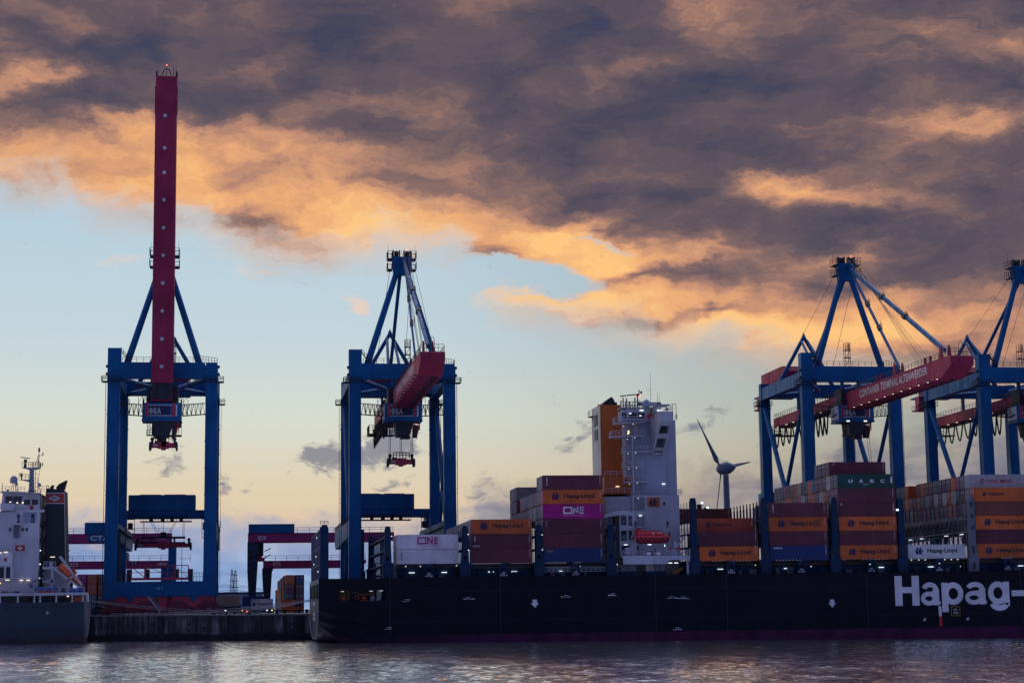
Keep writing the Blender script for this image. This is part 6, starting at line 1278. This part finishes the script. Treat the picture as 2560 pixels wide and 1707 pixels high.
# ---------------------------------------------------------------- yard behind the quay
def yard_crane(x0, x1, y, zb, zt, leg_l, leg_r, label, logo, number, house=None, cta=None, tip=False):
    t = thing('yard_gantry', label, 'gantry crane', ((x0+x1)/2, y, 5.6), 'magenta rail gantry cranes in the yard')
    b = MB()
    if tip: b.prism([(x0, zb), (x0, zt), (x1, zt), (x1, zb+1.4), (x1-1.4, zb)], 'xz', y, y+1.6)
    else: b.box(x0, x1, y, y+1.6, zb, zt)
    b.box(x0+.2, x1-2, y+9, y+10.6, zb, zt); bm = b.build('girder', MAGENTA, t)
    b = MB(); b.rail([(x0+.3, y+.1, zt), (x1-.3, y+.1, zt)], 1.5, 3.4, .07); b.build('railing', GREY, bm)
    b = MB(); b.box(x0+3.0, x0+5.2, y-.06, y-.01, zb+.6, zb+1.7); b.build('maker_plate', SIGNW, bm); text('ABB', (x0+3.25, y-.08, zb+.75), (1,0,0), (0,0,1), 1.7, .75, .03).build('plate_lettering', SIGNR, bm) if logo else None
    if number:
        nx = x1-13.4 if not tip else x1-12.6
        b = MB(); b.box(nx, nx+2.2, y-.06, y-.01, zb+.75, zt-.4); b.build('number_plate', NAVY, bm); text('11', (nx+.5, y-.09, zb+1.1), (1,0,0), (0,0,1), 1.2, 1.1, .03).build('number', SIGNW, bm); text('kalmar', (x1-4.6, y-.09, zb+.8), (1,0,0), (0,0,1), 3.0, .9, .04).build('lettering', SIGNW, bm)
    if cta:
        b = MB(); b.box(cta, cta+7, y-.06, y-.01, zb+.1, zt-.1); b.build('logo_plate', BLUE2, bm); text('CTA', (cta+.6, y-.09, zb+.55), (1,0,0), (0,0,1), 5.6, zt-zb-1.1, .04).build('logo', SIGNW, bm)
    for x, w_, taper in ((leg_l, 3.4, True), (leg_r, 2.0, False)):
        if x is None: continue
        for yy in (y+.1, y+9.1):
            b = MB(); 
            if taper: b.prism([(x, zb+.0), (x+w_, zb+.0), (x+w_-.5, 18), (x+w_-1.1, 7), (x+.6, 7), (x, 18)], 'xz', yy, yy+1.3)
            else: b.box(x, x+w_, yy, yy+1.3, 7, zb)
            b.build('leg', DARK if taper else BLUE, t)
        b = MB(); b.box(x-.2, x+w_+.2, y-1, y+12, 5.7, 7); b.build('bogie', BLUE, t)
        if taper:
            b = MB()
            for i in range(9): b.beam((x+.6, y+.05, 9+i*1.9), (x+w_-.9, y+.05, 10+i*1.9), .12, .3)
            b.build('leg_stair', BLUE, t)
    if house:
        b = MB(); b.box(house[0], house[1], y-.5, y+10, zt+.02, house[2]); b.build('trolley_house', BLUE2, t)
    return t
from_px = None
yard_crane(4.4, 47.5, 550, 26.4, 29.0, 4.3, 44.0, 'large magenta yard gantry between left crane and black ship', True, False, house=(4.6, 18.0, 31.6))
yard_crane(9.1, 40.5, 570, 19.2, 21.4, 8.9, 37.5, 'smaller magenta yard gantry between left crane and black ship', True, False, tip=True)
yard_crane(-60, -17.6, 550, 26.6, 29.2, -60, -18.6, 'large magenta yard gantry seen through the left crane legs', False, True, house=(-42.6, -33.0, 32.4), cta=-41.6)
yard_crane(-51.3, -18.0, 570, 19.6, 21.8, -51.0, -21.5, 'smaller magenta yard gantry behind the left ship funnel', True, True, house=(-36.0, -31.5, 24.4), tip=True)
k = MB(); k.box(6.8, 9.0, 553, 556, 22.4, 26.3); tr_ = thing('spreader', 'small dark spreader hanging under the right yard gantry', 'spreader', (7.9, 554, 20)); k.build('trolley', DARK, tr_)
k = MB(); k.box(6.4, 9.4, 553.5, 560, 20.9, 21.9); k.box(6.3, 6.7, 553.3, 560.2, 20.0, 20.89); k.box(9.1, 9.5, 553.3, 560.2, 20.0, 20.89); k.box(7.2, 8.6, 553.7, 555.3, 21.91, 22.39); k.build('frame', BOGIE, tr_)
for x, z, lab in ((45.0, 28, ''),): pass
# yard stacks: ends toward the water
YL = 'containers stacked in the yard'
def yardbox(x, y, z, colour, label, doors=True):
    o = bpy.data.objects.new('shipping_container', base_mesh('dry')); C.objects.link(o); c = PAL[colour]; j = random.uniform(.85, 1.1); o.color = (c[0]*j, c[1]*j, c[2]*j, 1)
    o.location = (x, y, z); o.rotation_euler = (0, 0, math.pi/2); ORG[o.name] = V((x, y, z)); tag(o, label, 'container', YL)
    for dy in (.17, 1.222) if doors else ():
        d = bpy.data.objects.new('door', door_mesh()); C.objects.link(d); d.parent = o; d.location = (-.001, dy, .17); d.color = o.color
    return o
cols = {0: ['orange', 'maroon', 'green', 'orange'], 1: ['navy', 'brown', 'maroon', 'magenta']}
for cx_, lst in cols.items():
    for t in range(4):
        yardbox(17.5+cx_*2.75, 530, 5.6+(3-t)*2.62, lst[t], '%s yard container end-on, %s tier down, %s column left of the ship stern' % (lst[t], ONAMES[t], 'left' if cx_ == 0 else 'right'))
for s in range(1, 13):
    for t in range(4):
        if s > 9 and t == 0: continue
        c = RR.choice(['maroon', 'blue', 'teal', 'red_orange', 'orange', 'navy', 'green', 'brown', 'grey'])
        yardbox(17.5-(.25 if s % 3 else 0), 530+s*13.2, 5.6+(3-t)*2.62, c, '%s yard container, %s tier down, %s behind the end column near the ship stern' % (c.replace('_', '-'), ONAMES[t], ONAMES[s-1]))
for i, (xc, lst) in enumerate(((-37.7, ['magenta', 'maroon', 'brown', 'teal']), (-35.1, ['orange', 'orange', 'teal', 'teal']), (-32.4, ['maroon', 'brown', 'maroon', 'brown']), (-29.7, ['maroon', 'brown', 'grey', 'maroon']))):
    for t in range(4): yardbox(xc, 500, 5.6+(3-t)*2.68, lst[t], '%s yard container, %s tier down, %s column right of the orange free-fall boat' % (lst[t], ONAMES[t], ONAMES[i]))
def short_box(x, y, z, colour, label):
    o = bpy.data.objects.new('shipping_container', base_mesh('short')); C.objects.link(o); o.location = (x, y, z); c = PAL[colour]; o.color = c+(1,); ORG[o.name] = V((x, y, z)); return tag(o, label, 'container')
o = short_box(5.3, 520, 6.75, 'white', 'short white container with dark lettering carried on a flat vehicle')
p_ = ORG[o.name]; flat(EMBLEM, (p_.x+.4, p_.y-.02, p_.z+.95), (1,0,0), (0,0,1), .75, .9).build('emblem', NAVY, o); text('Hapag-Lloyd', (p_.x+1.8, p_.y-.02, p_.z+.9), (1,0,0), (0,0,1), 3.9, 1.0, .014).build('lettering', BLACK, o)
o = short_box(-3.9, 522, 7.75, 'beige', 'short beige container right of the left crane bogies')
o = short_box(2.9, 530, 7.6, 'navy', 'short dark container between the beige and the white ones')
o = short_box(13.4, 512, 6.4, 'orange', 'short orange container low behind the ship stern, by the yard stack')
flat(EMBLEM, (17.0, 511.98, 7.2), (1,0,0), (0,0,1), 2.0, 1.9).build('emblem', NAVY, o)
for x, y, lab in ((5.0, 519.8, 'flat yard vehicle under the short white container'), (-4.6, 521.8, 'flat yard vehicle under the short beige container'), (13.0, 511.8, 'flat yard vehicle under the short orange container')):
    v = thing('yard_vehicle', lab, 'transport vehicle', (x+3.5, y+1.3, 5.55), 'driverless container vehicles on the quay')
    k = MB(); zt = 6.7 if y > 519 and x > 0 else (7.7 if x < 0 else 6.35)
    k.box(x-1.5, x+8.5, y, y+2.8, 6.15, min(zt, 6.6)); 
    if zt > 7: k.box(x, x+7, y+.2, y+2.6, 6.61, zt)
    k.box(x-2.2, x-1.51, y+.2, y+2.6, 6.0, 6.9); k.build('chassis', DARK, v)
    for u in (-.6, 1.4, 5.4, 7.4): k = MB(); k.lathe([(.5,-.2),(.55,0),(.5,.2)], (x+u, y+.1, 6.08), 14, (0,1,0)); k.build('wheel', RUBBER, v)
    k = MB(); k.box(x-2.25, x-1.9, y-.05, y, 6.3, 6.5); k.build('lamp', LAMPO, v)
# quay clutter: lights low on the apron
for x, y, z, m_, lb_ in ((-1.5, 500, 6.4, LAMPW, 'white lamp post low on the quay, left of the beige container'), (-2.6, 500, 6.6, LAMPR, 'red lamp post low on the quay in front of the beige container'),
        (4.2, 505, 6.1, LAMPR, 'red lamp post low on the quay left of the short white container'), (9.5, 505, 6.3, LAMPW, 'white lamp post low on the quay in front of the short white container'), (12.3, 500, 6.1, LAMPW, 'white lamp post low on the quay nearest the black ship stern')):
    p = thing('bollard_light', lb_, 'bollard light', (x, y, 5.55), 'low lamps on the quay apron')
    k = MB(); k.tube((x, y, 5.55), (x, y, z), .09, n=6); k.build('post', DARK, p); k = MB(); k.box(x-.18, x+.18, y-.15, y+.15, z, z+.22); k.build('lamp', m_, p)
shed = thing('warehouse', 'long low grey shed far behind the quay by the two pylons', 'warehouse', (-3, 900, 5.55)); k = MB(); k.box(-115, 18, 900, 930, 5.55, 15.2); k.build('wall', mat('shed_grey', (.30, .32, .40), .6, .2), shed); k = MB(); k.prism([(-115.6, 15.21), (18.6, 15.21), (18.6, 16.0), (-115.6, 16.0)], 'xz', 899.5, 930.5); k.build('roof', DARK, shed)
for x in (-36, -26, -16, -6, 4): k = MB(); k.box(x, x+4, 899.9, 899.99, 5.6, 10); k.build('door', LASHG, shed)
for x in (-22, 32.6): pass
def pylon(x, y, z, w_, label):
    t = thing('power_pylon', label, 'pylon', (x, y, 5.55), 'lattice pylons on the horizon'); k = MB()
    for s in (-1, 1):
        for q_ in (-1, 1): k.tube((x+s*w_, y+q_*w_, 5.55), (x+s*w_*.25, y+q_*w_*.25, z), .28, .2, 4)
    n = 13
    for i in range(n):
        a, b = i/n, (i+1)/n; wa, wb = w_*(1-.75*a), w_*(1-.75*b); za, zb = 5.55+(z-5.55)*a, 5.55+(z-5.55)*b
        k.tube((x-wa, y, za), (x+wb, y, zb), .16, n=4); k.tube((x+wa, y, za), (x-wb, y, zb), .16, n=4); k.tube((x-wa, y, za), (x+wa, y, za), .14, n=4)
    k.build('lattice', mat('pylon_grey', (.18, .22, .28), .6, .1), t)
    for zz, L in ((z-14, 2.6), (z-9, 2.2), (z-4, 1.6)): k = MB(); k.beam((x-L, y, zz), (x+L, y, zz), .4, .5); k.build('crossarm', GREY, t)
    return t
pylon(-.2, 1500, 40.5, 2.3, 'thin lattice pylon on the horizon, left one of the pair'); pylon(2.5, 1500, 40.0, 2.3, 'thin lattice pylon on the horizon, right one of the pair')
k = MB()
for z0_, z1_ in ((27.5, 23.8), (23.5, 21.5)):
    for u in (-.6, .6): k.path([(-60, 1480, z0_-8+u), (-20, 1490, z0_-1.5+u), (-.2, 1500, z0_+u), (14, 1500, z0_-1.5+u), (30, 1500, z1_-.5+u)], .11, 4)
tag(k.build('power_line', DARK), 'pair of power cables running past the two distant pylons', 'power line')
# light mast and small mast beside the first crane
t = thing('light_mast', 'tall thin mast with a small platform at the right of the left crane', 'mast', (-4.0, 480, 5.55)); k = MB(); k.tube((-4.0, 480, 5.55), (-4.1, 480, 33.5), .22, .12, 8); k.build('pole', DARK, t)
k = MB(); k.box(-4.3, -2.7, 479.4, 480.6, 27.6, 27.75); k.rail([(-4.0, 479.4, 27.75), (-2.7, 479.4, 27.75), (-2.7, 480.6, 27.75)], 1.4, .6, .05); k.box(-4.6, -4.2, 479.6, 480, 28.4, 29.6); k.tube((-4.7, 480, 18.4), (-2.9, 480, 18.6), .07, n=4); k.build('platform', DARK, t)
t = thing('aerial_mast', 'small aerial mast right of the lower spreader inside the left crane legs', 'mast', (-16.3, 600, 5.55)); k = MB(); k.tube((-16.3, 600, 5.55), (-16.3, 600, 27.5), .14, .07, 6); k.tube((-17.3, 600, 23.2), (-13.6, 600, 23.2), .06, n=4); k.tube((-13.6, 600, 22.6), (-13.6, 600, 24.4), .06, n=4); k.build('pole', DARK, t)
# car on the quay
t = thing('parked_car', 'dark car with a pale roof line parked on the quay beside the left ship stern', 'car', (-29.3, 424, 5.55))
k = MB(); cx_ = -29.8; k.prism([(cx_-1.2, 6.0), (cx_-1.2, 6.55), (cx_-.9, 7.0), (cx_+1.3, 6.75), (cx_+2.9, 6.62), (cx_+3.2, 6.4), (cx_+3.2, 6.0)], 'xz', 423.2, 424.9); k.prism([(cx_-.9, 7.01), (cx_-.5, 7.55), (cx_+1.0, 7.6), (cx_+1.9, 7.1), (cx_+1.3, 6.95)], 'xz', 423.35, 424.75); bd2 = k.build('body', mat('car_blue', (.02, .035, .10), .25, .1), t)
k = MB(); k.prism([(cx_-.6, 7.05), (cx_-.4, 7.45), (cx_+.9, 7.5), (cx_+1.6, 7.1), (cx_+1.0, 7.02)], 'xz', 423.31, 423.34); k.build('window', GLASS, t)
k = MB(); k.box(cx_-.4, cx_+1.0, 423.4, 424.7, 7.61, 7.66); k.beam((cx_+1.0, 423.33, 7.6), (cx_+2.2, 423.33, 6.95), .04, .08); k.build('roof_rail', SIGNW, t)
for x in (-.4, 2.3): k = MB(); k.lathe([(.25,-.12),(.34,-.08),(.34,.08),(.25,.12)], (cx_+x, 423.3, 5.9), 14, (0,1,0)); k.build('wheel', RUBBER, t)
k = MB(); k.box(cx_+3.21, cx_+3.25, 423.3, 423.7, 6.3, 6.5); k.build('headlight', SIGNW, t)
# wind turbine
TX, TY, TZ = 336.6, 1250.0, 101.0
wt = thing('wind_turbine', 'grey three-bladed wind turbine with egg-shaped nacelle far behind the ship', 'wind turbine', (340.2, TY, 5.55))
TG = mat('turbine_grey', (.10, .145, .21), .5, .15, scale=.05)
k = MB(); k.lathe([(3.6, -4), (2.9, 30), (2.35, 60), (1.95, 91)], (340.6, TY, 5.55), 24); k.build('tower', TG, wt, True)
axr = V((math.cos(math.radians(-45)), math.sin(math.radians(-45)), .06)).normalized(); c0 = V((340.2, TY, TZ))
k = MB(); k.lathe([(.05, -6.6), (2.1, -6.1), (3.6, -4.6), (4.1, -2.6), (4.05, -1.6), (4.2, -1.5), (4.35, 1.0), (4.1, 2.8), (3.9, 3.0), (3.2, 4.9), (1.9, 6.8), (.9, 8.0), (.3, 8.5), (.02, 8.6)], c0, 28, axr); k.build('nacelle', TG, wt, True)
k = MB(); 
for dx in (.4, 1.8, 2.4): k.tube((340.0+dx, TY, 105), (340.0+dx, TY, 107), .12, .05, 4)
k.rail([(338.9, TY, 105), (341.5, TY, 105)], .9, .8, .08); k.build('nacelle_sensor', GREY, wt)
hub = c0-axr*3.2; hx = V((axr.y, -axr.x, 0)).normalized(); vz = axr.cross(hx).normalized()
if vz.z < 0: vz = -vz
BL = 43.5
for ang in (-50.5+180-0, 9.5, -110.5):
    a = math.radians(ang); e = V((math.sin(math.radians(-62))*0, 0, 0))
    hxs = hx if hx.x > 0 else -hx
    d_ = hxs*math.cos(a)+vz*math.sin(a); ch = d_.cross(axr).normalized()
    k = MB(); rings = []
    for s_, w1, th, tw in ((0.0, 1.1, 1.1, 0), (.06, 1.3, 1.0, 20), (.14, 2.6, .7, 30), (.3, 2.0, .5, 22), (.55, 1.35, .32, 14), (.8, .85, .2, 8), (.95, .55, .12, 4), (1.0, .2, .06, 2)):
        c = hub+d_*(3.0+s_*(BL-3.0)); t1 = ch*math.cos(math.radians(tw))+axr*math.sin(math.radians(tw)); t2 = d_.cross(t1).normalized()
        rings.append([c+t1*(w1*.75*u-w1*.12)+t2*(th*.5*v_) for u, v_ in ((-1, 0), (-.5, 1), (.3, .8), (1, 0), (.3, -.8), (-.5, -1))])
    loft(k, rings); k.build('blade', TG, wt, True)
# mooring ropes
def rope(a, b, sag, label):
    a, b = V(a), V(b); pts = [a.lerp(b, i/16)-V((0, 0, sag*4*(i/16)*(1-i/16))) for i in range(17)]
    k = MB(); k.path(pts, .075, 5); tag(k.build('mooring_rope', ROPE), label, 'mooring rope', 'mooring ropes along the quay')
rope((16.6, 366, 8.4), (-26.5, 414.5, 5.9), .8, 'pale mooring rope, upper of the two long ones from the ship stern')
rope((16.6, 369, 8.2), (-25.0, 414.5, 5.85), 1.0, 'pale mooring rope, lower of the two long ones from the ship stern')
rope((16.6, 380, 8.4), (2.0, 414.4, 5.8), .3, 'pale mooring rope, shortest one, from the ship stern steeply to the quay')
rope((16.6, 377, 8.3), (-4.0, 414.4, 5.8), .4, 'pale mooring rope, second shortest, from the ship stern to the quay')
rope((-29.2, 392, 8.7), (8.0, 414.5, 5.85), .6, 'grey mooring rope slanting down to the right from the left ship stern')
rope((-29.2, 394, 8.5), (-2.0, 414.5, 5.85), .5, 'grey mooring rope, shorter one, from the left ship stern')
for i, x in enumerate((-26.0, -3.5, 1.5, 7.5)):
    k = MB(); k.lathe([(.35, 0), (.28, .25), (.28, .45), (.45, .6), (.3, .75)], (x, 414.2, 5.7), 12); tag(k.build('mooring_bollard', DARK), 'dark mooring bollard on the quay edge, %s from the left' % ONAMES[i], 'bollard', 'bollards along the quay edge')

# ---------------------------------------------------------------- final stand of each group: the ship trims a little by the stern, the yard follows the quay's slight fall
bpy.context.view_layer.update()
def settle(objs, piv, d, rot):
    m = Matrix.Translation(V(piv)+V(d)) @ Matrix.Rotation(-math.radians(rot), 4, 'Y') @ Matrix.Translation(-V(piv))
    for o in objs: o.matrix_world = m @ o.matrix_world
TOP = [o for o in bpy.data.objects if o.parent is None and o.type in ('EMPTY', 'MESH')]
bins = {k: [] for k in ('ship', 'c1', 'c2', 'c3', 'c4', 'feeder', 'yard', 'turbine', 'pylon', 'rope', 'car')}
for o in TOP:
    n, g, lab = o.name.split('.')[0], o.get('group', ''), o.get('label', '')
    if n in ('container_ship', 'lifeboat') or g == SG: bins['ship'].append(o)
    elif n == 'gantry_crane' or n == 'headblock' or n == 'spreader' and o.location.y < 500:
        x = o.location.x; bins['c1' if x < 0 else 'c2' if x < 90 else 'c3' if x < 170 else 'c4'].append(o)
    elif n in ('feeder_ship', 'free_fall_lifeboat', 'rescue_boat', 'life_raft', 'deck_crate', 'deck_locker'): bins['feeder'].append(o)
    elif n == 'wind_turbine': bins['turbine'].append(o)
    elif n in ('power_pylon', 'power_line', 'warehouse'): bins['pylon'].append(o)
    elif n == 'mooring_rope': bins['rope'].append(o)
    elif n == 'parked_car': bins['car'].append(o)
    elif n in ('yard_gantry', 'spreader', 'yard_vehicle', 'shipping_container', 'bollard_light', 'light_mast', 'aerial_mast'): bins['yard'].append(o)
settle(bins['ship'], (16.7, 362.2, 0), (-1.99, 0.9, 0.33), 0.475)
settle(bins['c1'], (-15.6, 417, 5.7), (-2.44, 0, 0.03), 0.43); settle(bins['c2'], (38.2, 417, 5.7), (-2.44, 0, 0.45), 0.39)
settle(bins['c3'], (145, 417, 5.7), (-2.65, 0, 1.2), 0.40); settle(bins['c4'], (189.2, 417, 5.7), (-2.77, 0, 1.5), 0.405)
settle(bins['feeder'], (-38, 388, 0), (-2.12, -0.27, -0.14), 0.468); settle(bins['turbine'], (340, 1250, 5.5), (-7.4, 0, 2.45), 0.478)
settle(bins['pylon'], (1, 1500, 5.5), (-8.4, 0, -0.33), 0.47); settle(bins['yard'], (0, 540, 5.6), (-3.0, 0, 0.1), 0.47)
settle(bins['rope'], (0, 390, 6), (-2.1, 0.3, 0.15), 0.2); settle(bins['car'], (0, 420, 5.6), (-2.4, 0, 0), 0.0)
